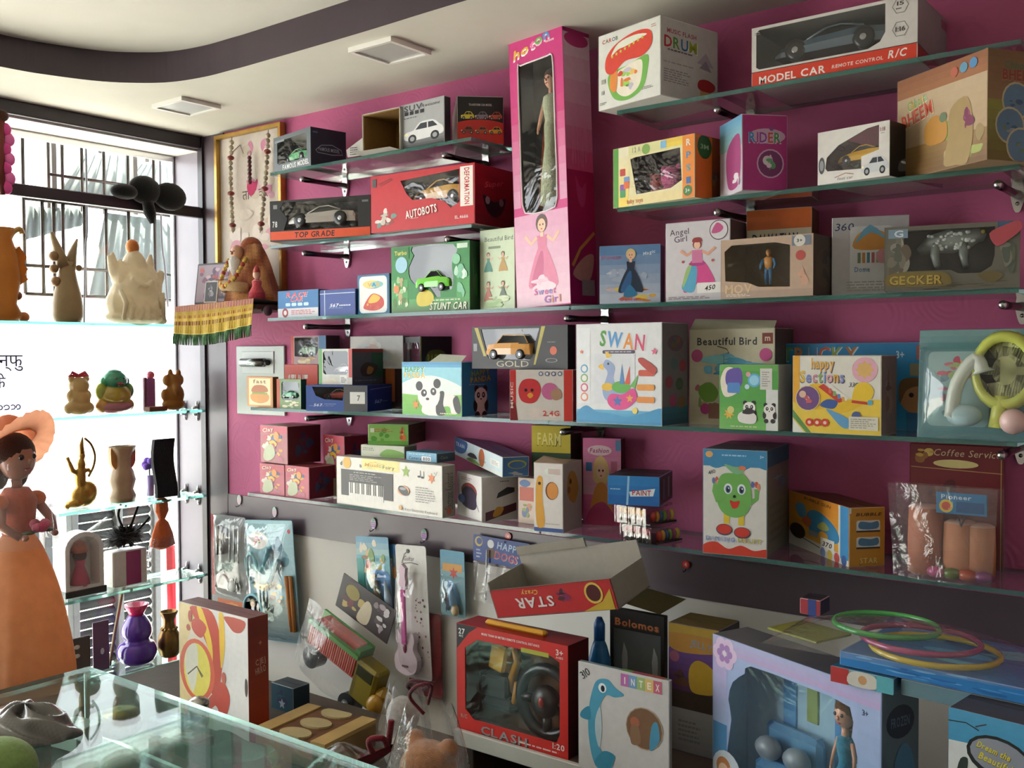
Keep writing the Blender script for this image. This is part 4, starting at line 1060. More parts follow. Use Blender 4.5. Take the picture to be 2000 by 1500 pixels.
def action_figure(B, u, z0, ht, c1, c2, label, depth=.4, name='toy_figure'):
    P = B.M @ Vector((-B.w + B.w * u, B.dd * depth, B.h * z0)); t = empty(name, P, label, 'toy', rot=(0, 0, B.yaw)); H = ht
    g = G()
    for s in (-1, 1): g.tube([(s * H * .06, 0, 0), (s * H * .07, -H * .02, H * .24), (s * H * .05, 0, H * .46)], [H * .04, H * .05, H * .06], 8, c2)
    g.build('legs', 'plastic', t)
    g = G(); g.lathe([(H * .09, H * .42), (H * .13, H * .6), (H * .15, H * .74), (H * .05, H * .8)], 10, c1, sq=(1, .6)); g.build('torso', 'plastic', t)
    g = G(); g.ell((0, 0, H * .9), (H * .08, H * .08, H * .1), c1, 12, 8); g.build('head', 'plastic', t)
    for s in (-1, 1):
        g = G(); g.tube([(s * H * .15, 0, H * .72), (s * H * .22, -H * .03, H * .56), (s * H * .2, -H * .1, H * .44)], [H * .045, H * .04, H * .03], 8, c2); g.build('arm', 'plastic', t)
    return t
action_figure(b, .42, .24, b.h * .6, 'd89a50', '4f8fc0', 'orange and blue toy figure inside the gold windowed box', .45)
def f(a):
    a.txt('360', .17, .88, .09, '2f3a6a', w=.24, bold=0, sl=.15); a.rrect(.24, .1, .8, .88, .06, 'dcdde0'); a.blob([(.3, .6), (.34, .78), (.52, .84), (.7, .78), (.74, .6)], 'd99a4a', 4); a.blob([(.3, .66), (.5, .9), (.74, .68), (.52, .8)], '6fa8c4', 3)
    for i, c in enumerate(('7a8f6a', 'c98a4a', '5f94a8', 'c06a6a', '8fae7a', 'b08ab0')): a.rect(.34 + .06 * i, .42, .38 + .06 * i, .55, c)
    a.ell(.66, .5, .08, .09, 'd89aa4'); a.txt('Dome', .4, .34, .06, '6f9cc0', w=.2); a.lines(.2, .06, .8, .2, 4, 'b5aca8')
box('white box with a handwritten 360 beside the lizard box, third right shelf', Z3, 1775, -.085, 1624, .05, 419, ('c5c2c6', '8a868a', 'a9a5a8'), f, dy=('t', -7))
def f(a):
    a.pic(0, .12, .24, .98, None, ['7a766c', '8f8c84', '5f6258', 'a39a8c', '6a5f52'], 16, 3, .3); a.rect(.03, .82, .18, .96, '7f98ac'); a.txt('G', .11, .89, .1, 'd5dde2', w=.07)
    a.pic(.84, .12, 1, .98, None, ['6a6a5a', '5a6258', '7f7f74'], 10, 4, .4); a.rect(.84, .82, .95, 1, '3f5f7f'); a.pic(0, 0, 1, .14, None, ['5f5a48', '7a7060', '4a4a3a', '6f6a58'], 18, 6, .12)
    a.blob([(.02, .08), (.02, .24), (.2, .29), (.44, .27), (.5, .18), (.46, .06)], '7d6f43', 3); a.txt('GECKER', .24, .16, .13, 'b99f52', w=.4, out='4a3d1e'); a.blob([(.7, .2), (.78, .26), (.88, .2), (.8, .08)], '6f6240', 3)
b = box('grey stone pattern windowed box with a black lizard, right end of the third shelf', Z3, 1992, YF - .01, 1727, .075, 430, ('6d6a60', '7a766e', '5a5850'), f, None, dy=('t', -15), win=[(.15, .3), (.5, .3), (.56, .24), (.72, .24), (.8, .34), (.82, .5), (.82, .93), (.15, .93)], ins='2e3634')
P = b.M @ Vector((-b.w * .5, b.dd * .5, b.h * .36))
t = empty('toy_lizard', P, 'black scaly toy lizard inside the grey stone pattern windowed box', 'toy animal', rot=(0, 0, b.yaw))
g = G(); L = b.w * .5
g.tube([(-L * .5, 0, .03), (-L * .3, 0, .042), (0, 0, .046), (L * .25, 0, .05), (L * .4, 0, .055), (L * .5, 0, .05)], [.006, .017, .022, .019, .013, .007], 12, '8a9490')
for x in (-.22, .2):
    for s in (-1, 1): g.tube([(L * x, s * .012, .04), (L * (x - .02), s * .022, .02), (L * (x + .02), s * .024, 0)], [.008, .007, .005], 8, '7a8480')
g.build('body', 'plastic', t)
g = G(); rn = random.Random(3)
for i in range(46):
    x = rn.uniform(-.34, .34) * L; z = .046 + rn.uniform(-.016, .014); g.ell((x, -.019, z), (.0035, .0025, .003), 'c9d1ce', 6, 4)
tag(g.build('scales', 'plastic', t), kind='stuff')
g = G(); g.ell((L * .47, -.008, .06), .004, 'c9b34a', 8, 6); g.build('eye', 'gloss', t)
g = G(); g.blob = None
g.prism([smoothpts([(0, 0), (.02, .012), (.045, .02), (.05, .006), (.03, -.012), (.012, -.022)], 3)], (0, 0, 0), (1, 0, 0), (0, 0, 1), (0, -1, 0), .003, 'b5505a'); g.build('red_tag', 'card', b.o, loc=(-b.w * .22, -.001, b.h * .82))
# ------------------------------------------------------------------ fourth shelf (panda, swan ...)
BL = 'blue'
def f(a): a.rect(.08, .06, .92, .94, 'e4d2a6'); a.blob([(.2, .2), (.15, .4), (.5, .5), (.85, .4), (.8, .2), (.5, .12)], 'c98a3a', 4); a.blob([(.2, .48), (.3, .7), (.7, .7), (.8, .5)], 'a8602c', 4); a.rect(.2, .42, .8, .47, '6f9a3a'); a.txt('fast', .5, .84, .12, '7a4a2a', w=.5)
box('small orange box with a burger picture, far left of the panda shelf', Z4, 533, -.18, 483, 545, 736, ('c9853c', '7a4a26', '9a6a3c'), f, dy=('b', 3))
def f(a): a.rect(0, 0, .12, 1, 'c4472c'); a.pic(.12, 0, 1, .3, None, ['dfe6cf', 'bcd2a0', '8fae5a', 'e8ddc0'], 10, 2, .2)
b = box('small green windowed box right of the burger box, far left of the panda shelf', Z4, 588, -.182, 541, 599, 741, ('7f9a6a', '1c4a3a', '2c2a2c'), f, win=RR(.2, .3, .94, .92, .06), ins='2f3a34', dy=('b', 2))
car('tiny green racing car inside the small green windowed box', b, .55, .34, b.w * .6, '3f9a6a', .4, hgt=.4)
# stunt car boxes stacked behind
def f(a): a.txt('STUNT', .4, .5, .5, 'ead2c8', w=.6, sl=.25, out='6f1a14')
b0 = box('flat red stunt box lying under the red edged windowed box', Z4, 621, -.085, 556, .06, 712, ('c9442c', '8e2a1e', 'a8361f'), f)
ZS = Z4 + b0.h + .001
def f(a): a.rect(0, 0, .07, 1, 'c9452f'); a.rect(.8, .5, 1, 1, '2f6a94'); a.pic(.08, 0, .8, .3, None, ['c2a87a', 'b5926a', 'd6c8a4'], 8, 2)
b = box('red edged windowed box of a stunt toy, upper left on the panda shelf', ZS, 637, -.082, 569, .055, 655, ('a8888f', '3a2c34', '2f5f86'), f, win=[(.1, .28), (.7, .2), (.78, .5), (.78, .94), (.1, .94)], ins='6a5a5f')
car('small grey green stunt car in the red edged windowed box', b, .42, .28, b.w * .5, '8aa88a', .4, hgt=.5)
# blue hot rod box with a green windowed box on top
def f(a): a.rect(.62, 0, 1, 1, '4a4c50'); a.rect(.72, .3, .96, .75, 'dcdcd8'); a.txt('7', .86, .52, .2, '6a6a6a', w=.05); a.txt('567', .2, .24, .1, 'c9d4ea', w=.14, sl=.2); a.lines(.05, .2, .6, .22, 1, '9fb2d8'); a.lines(.3, .26, .5, .3, 1, '9fb2d8')
def r(a): a.line([(.1, .84), (.9, .9)], .02, '8fa2cf'); a.txt('567', .4, .36, .12, 'b9c6e4', w=.26, sl=.25); a.lines(.55, .34, .85, .38, 1, '8fa2cf')
b = box('long blue windowed hot rod car box, on the panda shelf left of the pandas', Z4, 718, -.182, 598, 769, 753, ('2c4f9a', '1c2f6a', '31497f'), f, r, win=[(.1, .94), (.16, .6), (.3, .46), (.6, .42), (.64, .94)], ins='4f4846', dy=('b', 2))
car('small red and white hot rod inside the long blue windowed box', b, .4, .42, b.w * .46, 'b8392f', .4, hgt=.34, roofc='d9d2cc')
ZS = Z4 + b.h + .001
def f(a): a.rect(0, 0, .1, 1, '5fa05a'); a.rect(.9, .2, 1, 1, 'c03a3a'); a.rect(.1, 0, 1, .14, 'dcd6cc'); a.rect(.64, .02, .86, .26, 'e6e6e2'); a.lines(.67, .05, .83, .22, 4, '555'); a.pic(.1, .04, .6, .2, None, ['cfd8c4', 'e0d8c0'], 6, 2)
def r(a): a.rect(0, .9, 1, 1, 'a02c2c'); a.rect(.6, .2, 1, .9, '2c5a40'); a.blob([(.3, .25), (.25, .45), (.4, .6), (.62, .6), (.8, .5), (.7, .3), (.5, .22)], '3c2f2a', 4); a.blob([(.45, .3), (.5, .5), (.66, .45), (.6, .3)], 'b07a3c', 4); a.lines(.08, .08, .9, .14, 1, '7f8a9a')
b = box('green and red windowed box stacked on the long blue hot rod box', ZS, 688, -.175, 623, 750, 681, ('c9cfc6', '55565c', '6f7a6c'), f, r, win=RR(.13, .28, .88, .94, .05), ins='6a6e6a', dy=('b', 1))
car('small white and black bike toy in the green and red windowed box', b, .45, .3, b.w * .5, 'd9d9d5', .4, hgt=.45)
box('pale box with red rim behind, upper middle left of the panda shelf', Z4, 788, -.04, 685, .03, 655, ('cfcac4', '8f8a84', 'c2bdb6'), lambda a: (a.pic(.0, .6, 1, 1, None, ['dfd8cf', 'c9d3d8', 'd8b8a8', 'e4e0da'], 12, 3, .2), a.rect(0, 0, 1, .55, '3a2420'), a.rect(.68, .1, .85, .55, 'a8582c')))
def r(a): a.rect(0, 0, .03, 1, 'b5a83a'); a.blob([(.15, .6), (.25, .8), (.7, .8), (.8, .6), (.5, .5)], '4f5a24', 4); a.txt('RACING', .46, .7, .12, 'a8a03a', w=.5); a.star(.4, .42, .1, '9a8f34', 5); a.line([(.96, .0), (.97, .9)], .02, '5f5a5c')
b = box('black box with gold lettering behind the panda box', Z4, 822, -.085, 785, .1, 657, ('2c2628', '141314', '201d1e'), None, r, win=RR(.1, .1, .95, .92, .05), ins='5a5054', yaw=-25)
# panda box
def f(a):
    a.grad(0, 0, 1, .42, '5fae3a', '7fc04a'); a.rect(0, .42, 1, 1, '8fd0e0'); a.blob([(0, .6), (.5, .75), (1, .55), (1, .4), (0, .4)], 'dfeee6', 4); a.grad(0, .9, 1, 1, '5aa8d0', '3f8fc4', 2)
    a.txt('HAPPY', .22, .86, .1, '4f9a5a', w=.34, out='e6f0e4'); a.txt('PANDA', .22, .75, .1, 'd8b83a', w=.36, out='e6f0e4'); a.blob([(.35, .05), (.38, .25), (.5, .4), (.8, .42), (.94, .3), (.95, .08), (.84, .05), (.8, .18), (.66, .15), (.6, 0)], 'e9e7e2', 4)
    a.blob([(.6, .02), (.58, .2), (.64, .44), (.72, .44), (.7, .22), (.74, .04)], '2b2a2c', 4); a.blob([(.9, .1), (.86, .3), (.93, .38), (.98, .2), (.97, .06)], '2b2a2c', 4)
    a.ell(.46, .4, .19, None, 'efede8'); a.ell(.3, .55, .06, None, '2a292b'); a.ell(.6, .6, .06, None, '2a292b'); a.ell(.38, .42, .05, .07, '2a292b', rot=20); a.ell(.54, .45, .05, .07, '2a292b', rot=-20); a.ell(.44, .31, .03, .025, '2a292b'); a.ell(.39, .43, .016, None, 'ddd'); a.ell(.54, .46, .016, None, 'ddd')
    a.star(.24, .2, .07, 'd98a3a', 6); a.lines(.65, .03, .95, .07, 1, 'e8e0b0')
def r(a): a.txt('HAPPY', .52, .8, .1, '8fae4a', w=.5, rot=4, out='2f5a4a'); a.txt('PANDA', .52, .68, .1, 'b8a83c', w=.56, rot=4, out='2f5a4a'); a.bear(.52, .36, .22, 'd9d6d4'); a.lines(.2, .57, .9, .59, 1, '9fc4d4')
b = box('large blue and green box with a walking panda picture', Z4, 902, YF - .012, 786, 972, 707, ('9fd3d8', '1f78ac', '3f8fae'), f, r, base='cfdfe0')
g = G(); g.add([(-b.w * .55, .004, b.h), (-b.w * .02, .004, b.h), (-b.w * .04, .03, b.h + .016), (-b.w * .5, .035, b.h + .02)], [(0, 1, 2, 3), (3, 2, 1, 0)], 'cdd2c2'); g.build('flap', 'card', b.o)
# red bordered box with the gold car box on top
def f(a):
    a.rect(0, 0, .1, 1, 'c22f30'); a.rect(.86, 0, 1, 1, 'c9382f'); a.poly([(0, 0), (.13, .0), (.1, .3), (.0, .5)], '7a1c20'); a.txt('MUSIC', .035, .5, .05, 'e6cfc8', w=.4, rot=90); a.pic(.12, .03, .84, .28, None, ['dfd2cc', 'e4dcd6'], 6, 1)
    a.blob([(.14, .6), (.2, .38), (.4, .36), (.5, .6), (.42, .8), (.22, .8)], 'c9343a', 5); a.ell(.26, .6, .025, None, '2a1a1a'); a.ell(.36, .6, .025, None, '2a1a1a'); a.blob([(.28, .5), (.33, .55), (.38, .5), (.33, .44)], 'e0a03a', 3); a.ell(.64, .58, .13, None, 'c86a9a'); a.ell(.74, .52, .09, None, 'b08a70'); a.txt('2.4G', .66, .15, .1, 'c9483f', w=.26, out='efe2dc')
    for i in range(4): a.ell(.5 + .1 * i, .92, .035, None, '4a5a8a'); a.ell(.5 + .1 * i, .92, .022, None, 'dcdce0')
b = box('white box with red ends and round red figure pictures, under the gold car box', Z4, 1119, YF + .006, 996, .12, 722, ('d8d2cc', 'a82c2c', 'a0908a'), f, dy=('b', 2))
ZS = Z4 + b.h + .001
def f(a):
    a.poly([(.03, .98), (.07, .98), (.16, .3), (.13, .3)], 'b5a94a'); a.poly([(.74, .98), (.78, .98), (.68, .1), (.66, .1)], 'b5a94a'); a.txt('GOLD', .44, .12, .14, 'bdb49a', w=.34, bold=0); a.ell(.86, .42, .035, None, 'c85a3a'); a.ell(.84, .2, .06, .05, '8f9094'); a.ell(.84, .2, .05, .04, '2a2a2c'); a.lines(.8, .6, .9, .63, 1, '8a8a88'); a.rect(.02, .42, .06, .6, '8f9298')
b = box('wide black gold lettered windowed car box beside the swan box', ZS, 1109, YF + .004, 922, 1124, 634, ('1d1c1e', '131314', '222123'), f, win=[(.1, .94), (.18, .25), (.62, .2), (.72, .94)], ins='4f4a44')
car('gold toy off-road car inside the wide black windowed box', b, .42, .22, b.w * .46, 'd49a52', .42, style='suv', hgt=.45)
# swan
def f(a):
    a.grad(0, 0, 1, .14, '2f86b8', '5fb0d6', 4); a.blob([(0, .1), (.12, .18), (.25, .12), (.4, .11), (.6, .08), (.8, .12), (1, .17), (1, .04), (0, .04)], '3f94c4', 4); a.rect(.01, .2, .17, .96, 'e0e4e8')
    a.txt('SWAN', .55, .83, .15, ['4f9a3c', '4f94cf', 'dd8a34', 'cf4a6e'], w=.52, rot=-6, out='dfe3ea'); a.rrect(.32, .7, .7, .735, .015, '4a3f52'); a.lines(.35, .708, .67, .728, 1, 'c9c2d2'); a.rect(.22, .2, .7, .7, 'd3d6dc')
    for i, c in enumerate(('5fa8cf', '7fae6a', 'd25a7a', 'e08a6a')): a.ell(.1, .55 - .095 * i, .045, None, c); a.ell(.1, .55 - .095 * i, .03, None, 'e9e6e6')
    a.blob([(.42, .62), (.36, .64), (.33, .58), (.38, .52), (.36, .44), (.32, .34), (.36, .24), (.5, .2), (.62, .24), (.6, .34), (.5, .38), (.45, .46), (.47, .56)], '93a6cc', 4); a.blob([(.32, .6), (.27, .57), (.33, .54)], 'e6b83a', 3); a.blob([(.37, .66), (.36, .72), (.43, .68)], 'e6c04a', 3); a.ell(.39, .6, .012, None, '222')
    a.ell(.38, .37, .07, .04, 'e0b52f'); a.ell(.54, .37, .11, .06, '5fae4a'); a.poly([(.52, .4), (.55, .6), (.58, .4)], '4f84b8'); a.poly([(.58, .4), (.64, .58), (.64, .4)], 'd9543f'); a.poly([(.64, .38), (.74, .5), (.7, .36)], '6fae5a')
    a.blob([(.38, .22), (.42, .3), (.56, .3), (.68, .36), (.72, .26), (.6, .16), (.46, .15)], 'd8428a', 5); a.star(.5, .23, .06, '3f6ab0', 5); a.star(.64, .26, .045, 'e6a24a', 5); a.rrect(.72, .22, .92, .28, .02, 'dd8a3a'); a.rrect(.72, .34, .92, .4, .02, 'e0973f'); a.rrect(.74, .48, .92, .54, .02, 'c9563f')
    a.blob([(.74, .62), (.78, .66), (.94, .56), (.9, .5)], 'b5453a', 3); a.star(.92, .72, .04, 'd86a8a', 5); a.star(.07, .72, .025, 'e07a4a', 5); a.ell(.7, .14, .03, None, 'e8d06a')
def r(a):
    a.grad(0, 0, 1, .18, '1f4a5f', '2f6a80', 3); a.ell(.5, .8, .3, .08, '5f4a5a'); a.pic(.3, .74, .75, .88, None, ['4a6a7a', '8a4a4a', '6a5a3a'], 6, 2)
    for u, v, c in ((.45, .6, '4f6a6a'), (.78, .58, '9a3a4a'), (.25, .42, '8a3a4a'), (.65, .4, '3f5a44'), (.4, .24, 'a0406a'), (.72, .22, '7a5a3a')): a.ell(u, v, .14, .06, c)
box('large white swan toy box with colourful lettering and blue waves', Z4, 1293, YF - .02, 1126, 1344, 629, ('d9dcdf', '6f686c', 'bdbab8'), f, r)
def f(a):
    a.grad(0, 0, 1, .3, 'b8a88c', 'c9c2aa'); a.txt('Beautiful Bird', .45, .87, .075, '3a3a3c', w=.7, bold=1); a.line([(.34, .82), (.45, .79), (.48, .75), (.4, .73)], .012, '55554a'); a.rect(.86, .84, .98, .95, '7a3028'); a.txt('m', .92, .9, .06, 'd8c0a0', w=.06)
    a.pic(.06, .5, .95, .76, None, ['4fa0c4', '6fb4d0', '3f88b8', '7fc0c8'], 16, 6, .3); a.ell(.1, .72, .07, None, 'c25a8a'); a.ell(.9, .73, .07, None, 'c85090'); a.line([(.42, .73), (.42, .55)], .006, '6a6a5a'); a.pic(.05, .05, .4, .45, None, ['b5607a', '7a9a5a', 'c2a05a', 'a05a8a', '5a8a9a'], 14, 5, .2)
    a.blob([(.16, .26), (.12, .38), (.26, .44), (.36, .34), (.3, .24)], '6f9a3c', 4); a.ell(.2, .16, .06, None, 'b03a7a'); a.rect(.24, .06, .38, .22, '8a5a4a')
b = box('cream bird cage toy box with raised lid flap, right of the swan box', Z4, 1513, -.1, 1346, 1553, 640, ('cbc5ab', '5f5a54', 'b9b39c'), f)
g = G(); g.add([(-b.w, .002, b.h), (-.002, .002, b.h), (-.004, .02, b.h + .016), (-b.w * .98, .022, b.h + .024)], [(0, 1, 2, 3), (3, 2, 1, 0)], 'bdb79e'); g.build('flap', 'card', b.o)
def f(a):
    a.grad(0, 0, 1, .4, '6fae5a', '4f9a3f'); a.rect(0, .4, 1, .9, '4f9a44'); a.blob([(.1, .5), (.02, .75), (.12, .95), (.3, .9), (.34, .6)], 'dcd2c4', 4); a.blob([(.12, .7), (.14, .9), (.36, .94), (.4, .72), (.28, .62)], '5a4a9a', 4); a.rrect(.14, .56, .36, .72, .03, '4a7fc0'); a.ell(.6, .76, .11, None, '5fa6cf'); a.ell(.6, .76, .08, None, '8fc8e0'); a.ell(.48, .66, .04, None, 'b5d0e4'); a.ell(.5, .85, .04, None, 'd8a0a4')
    a.rect(.7, .62, .9, .94, 'c9c8c2'); a.lines(.73, .66, .87, .9, 7, '8a8a86'); a.rect(.8, 0, 1, .62, 'cdd0ce'); a.star(.17, .24, .1, 'd8a83a', 7); a.ell(.2, .3, .06, None, 'c8c47a')
    a.bear(.52, .34, .13, 'e0dedb'); a.bear(.86, .32, .12, 'dcd9d6'); a.blob([(.36, .12), (.34, .24), (.5, .3), (.64, .22), (.6, .1)], 'd8d5d2', 4); a.blob([(.4, .26), (.5, .34), (.62, .28), (.52, .24)], '2a2426', 3); a.lines(.2, .03, .76, .07, 1, 'b8c89a')
box('green toy box with small pandas in front of the cream bird box', Z4, 1520, YF - .01, 1405, 1546, 712, ('5fa04c', 'b3b1ac', '40604a'), f, None)
def f(a):
    a.rect(0, 0, 1, .45, 'e0c24a'); a.blob([(0, .4), (.2, .62), (.36, .62), (.5, .45), (.3, .3)], 'e0b52f', 4); a.rect(0, .4, .08, 1, 'e0a52f'); a.poly([(0, .3), (0, .2), (.16, .0), (.22, 0)], '5a8a4a'); a.poly([(0, .18), (0, 0), (.14, 0)], 'dcdcd4')
    a.txt('happy', .35, .9, .13, 'dfa83a', w=.26, out='3a4a7a'); a.txt('Sections', .34, .73, .14, ['e0b83a', '7f8ec9', 'cf8a9a', '8fae6a', '7fa0d0', 'd89aa4', 'e0a83a', '8f94c8'], w=.5, out='3a3a5a'); a.ell(.82, .82, .14, None, 'dba8b8'); a.star(.82, .82, .1, 'd8b06a', 8, .7); a.txt('330', .7, .63, .055, '2a3050', w=.1, bold=0, sl=.2)
    a.poly([(.3, .6), (.36, .64), (.62, .4), (.58, .36)], 'c2402f'); a.poly([(.42, .6), (.46, .62), (.64, .46), (.62, .42)], 'dcd8d0')
    for i, c in enumerate(('cf6a5a', '7fae6a', '5f8fc4', 'cf9a4a')): a.rect(.42 + .05 * i, .52 - .035 * i, .45 + .05 * i, .58 - .035 * i, c)
    a.blob([(.68, .38), (.72, .62), (.84, .66), (.92, .56), (.88, .44), (.8, .38)], 'e2bf34', 4); a.blob([(.44, .3), (.5, .38), (.68, .44), (.84, .42), (.76, .36), (.6, .28), (.5, .24)], 'dcb52e', 4); a.line([(.68, .42), (.86, .4)], .035, 'b5392f'); a.ell(.88, .41, .03, None, '5fa8c4')
    a.blob([(.32, .36), (.4, .44), (.52, .42), (.5, .34), (.44, .32)], '3a5a9a', 3); a.blob([(.4, .32), (.64, .2), (.64, .08), (.56, .1), (.46, .22)], '5f9ac4', 4); a.ell(.18, .45, .145, None, 'd8c48a'); a.ell(.18, .45, .135, None, '6a4a80'); a.ell(.12, .5, .04, None, 'd6b49a'); a.pic(.1, .36, .26, .5, None, ['c05a5a', 'd8c8d0', '8a6a9a'], 6, 3); a.ell(.73, .24, .05, None, '4a5a8a')
    a.rect(.65, .06, .97, .23, 'd2cfbe'); a.lines(.67, .08, .95, .21, 5, '9a978a')
    for i in range(3): a.ell(.2 + .09 * i, .14, .045, None, 'c9402f'); a.ell(.2 + .09 * i, .14, .02, None, 'e6c8b8')
box('white and yellow toy box with a bird trolley picture and colourful title', Z4, 1721, YF - .014, 1548, 1751, 694, ('d9d6cc', '7c786e', 'b8b4a6'), f, lambda a: a.pic(.05, .1, .9, .9, None, ['6a6258', '8f8a7c', '55504a', '9a8a6a'], 9, 3, .3), base='c8c2a8')
def f(a):
    a.txt('TRUCKY', .28, .87, .16, ['5f9a5a', 'c9824a', '4a7fb0', 'c85a3a', '8fa85a', 'b5743a'], w=.5, out='cfe0e8'); a.txt('3+', .8, .86, .08, 'cfdfe8', w=.05); a.rrect(.9, .8, .98, .97, .01, 'b05a4a'); a.ell(.9, .36, .1, .17, 'c08a5a'); a.ell(.87, .4, .015, None, '2a2420'); a.ell(.93, .4, .015, None, '2a2420'); a.blob([(.8, .3), (.8, .55), (.9, .6), (.99, .52), (.98, .4), (.92, .5), (.84, .45)], '7a5a34', 4); a.rect(.84, .0, .98, .2, '2f6a9a'); a.rrect(.86, .62, .94, .76, .01, '8f8a6a')
box('wide blue truck toy box behind the white and yellow bird trolley box', Z4, 1822, -.04, 1521, .03, 668, ('2b86ba', '1f5f86', '1f6a94'), f)
# ------------------------------------------------------------------ blister pack with sports toys at the right end
B0 = onY(1787, 856, YF - .02); W0 = onY(2035, 868, YF - .02).x - B0.x; H0 = zat(B0, 643) - Z4
t = empty('blister_pack', (B0.x, YF - .02, Z4), 'clear blister pack with teal card and pale sports toys, right end of the panda shelf', 'toy pack', rot=(R(-4), 0, 0))
g = G(); g.rbox(0, .012, 0, W0, .016, H0, '5f8a90', .002)
g.build('backing_card', 'card', t)
g = G(); a = Art(g, (0, .0119, 0), (W0, 0, 0), (0, 0, H0)); a.grad(0, .82, 1, 1, '4a7f86', '6f9ca0', 3); a.rrect(.08, .12, .58, .8, .05, '8fb0b2'); a.pic(.12, .5, .55, .78, None, ['b5405a', 'c2627a', '8fa86a', 'c9b06a', '5a7a8a'], 14, 3, .2); a.pic(.1, .15, .45, .5, None, ['a86a7a', '6f8f94', 'c9a0a4'], 9, 6, .2); a.rect(.6, .85, .8, .97, '6a7a3a'); g.build('front_print', 'card', t)
g = G(); g.M = Matrix.Translation((W0 * .72, -.012, H0 * .62)) @ Matrix.Rotation(R(90), 4, 'X'); g.lathe([(.05, -.012), (.056, 0), (.05, .012), (.04, .012), (.04, -.012)], 22, 'c3cc5f', sq=(1, 1.25)); g.build('racket_rim', 'plastic', t)
g = G(); g.M = Matrix.Translation((W0 * .72, -.012, H0 * .62)) @ Matrix.Rotation(R(90), 4, 'X'); g.lathe([(.0, .002), (.04, .002)], 22, 'dfe3a8', sq=(1, 1.25)); g.build('racket_face', 'plastic', t)
g = G(); g.tube([(W0 * .7, -.012, H0 * .4), (W0 * .68, -.012, H0 * .12)], [.012, .016], 10, 'cfd56a'); g.build('racket_handle', 'plastic', t)
g = G(); g.tube(smoothpts([(W0 * .32, -.02, H0 * .2), (W0 * .36, -.02, H0 * .5), (W0 * .5, -.02, H0 * .72), (W0 * .56, -.02, H0 * .6)], 4, False), [.012] * 12 + [.02], 10, 'd3dcd0'); g.ell((W0 * .42, -.02, H0 * .22), (.03, .014, .02), 'a8c4c8'); g.build('putter', 'plastic', t)
g = G(); g.ell((W0 * .8, -.02, H0 * .18), .022, 'd9b8b4'); g.build('ball', 'plastic', t)
g = G()
g.surf(lambda u, v: (W0 * u, .008 - .05 * (math.sin(PI * min(max((u - .03) / .94, 0), 1)) * math.sin(PI * min(max((v - .03) / .84, 0), 1))) ** .35, H0 * v), 24, 18, 'fff'); g.build('blister', 'film', t)
# ------------------------------------------------------------------ lowest wall shelf (keyboard, pens, green apple ...)
def dough(a): a.rect(0, .8, 1, .98, 'c4485a'); a.pic(.03, .05, .97, .8, None, ['c44a5c', '4f8f5a', '3f5f94', 'd89a3c', 'd9cfc4', '7a9a6a', 'b8607a', 'e0b83a'], 20, 5, .2); a.blob([(.12, .12), (.2, .4), (.45, .5), (.55, .2), (.3, .05)], 'b9c2a0', 4); a.ell(.6, .72, .1, None, 'e0933a'); a.txt('Clay', .3, .88, .1, 'ead9c8', w=.4, rot=8)
def dside(a): a.pic(.1, .1, .9, .9, None, ['2f2a4a', '5a1a2a', '3f3044', '6a2434', '2a3a5a'], 12, 3, .3)
DG = 'dough toy boxes'
CD = ('c0566a', '6a1a28', '8a3a44')
b = box('colourful clay toy box at the left end of the lowest shelf, lower row', Z5, 556, YF + .012, 508, .09, 909, CD, dough, dside, dy=('b', 6.5), group=DG)
box('colourful clay toy box in the lower row beside the keyboard box', Z5, 604, YF + .01, 557, 656, 913, CD, dough, dside, dy=('b', 6.5), group=DG)
ZS = Z5 + b.h + .002
box('colourful clay toy box stacked on top, left end of the lowest shelf', ZS, 562, YF + .016, 509, 627, 833, ('b0646a', '571821', '7a4044'), dough, dside, dy=('t', 4), group=DG)
box('colourful clay toy box in the upper row, behind the keyboard box', Z5 + .055, 673, -.1, 632, 716, 852, CD, dough, dside, dy=('t', 4), group=DG)
tag(box('plain box lying hidden under the upper clay box behind the keyboard box', Z5, 676, -.1, 630, .08, .053, ('8a7a6a', '5a4a40', '7a6a5c')).o, group=DG)
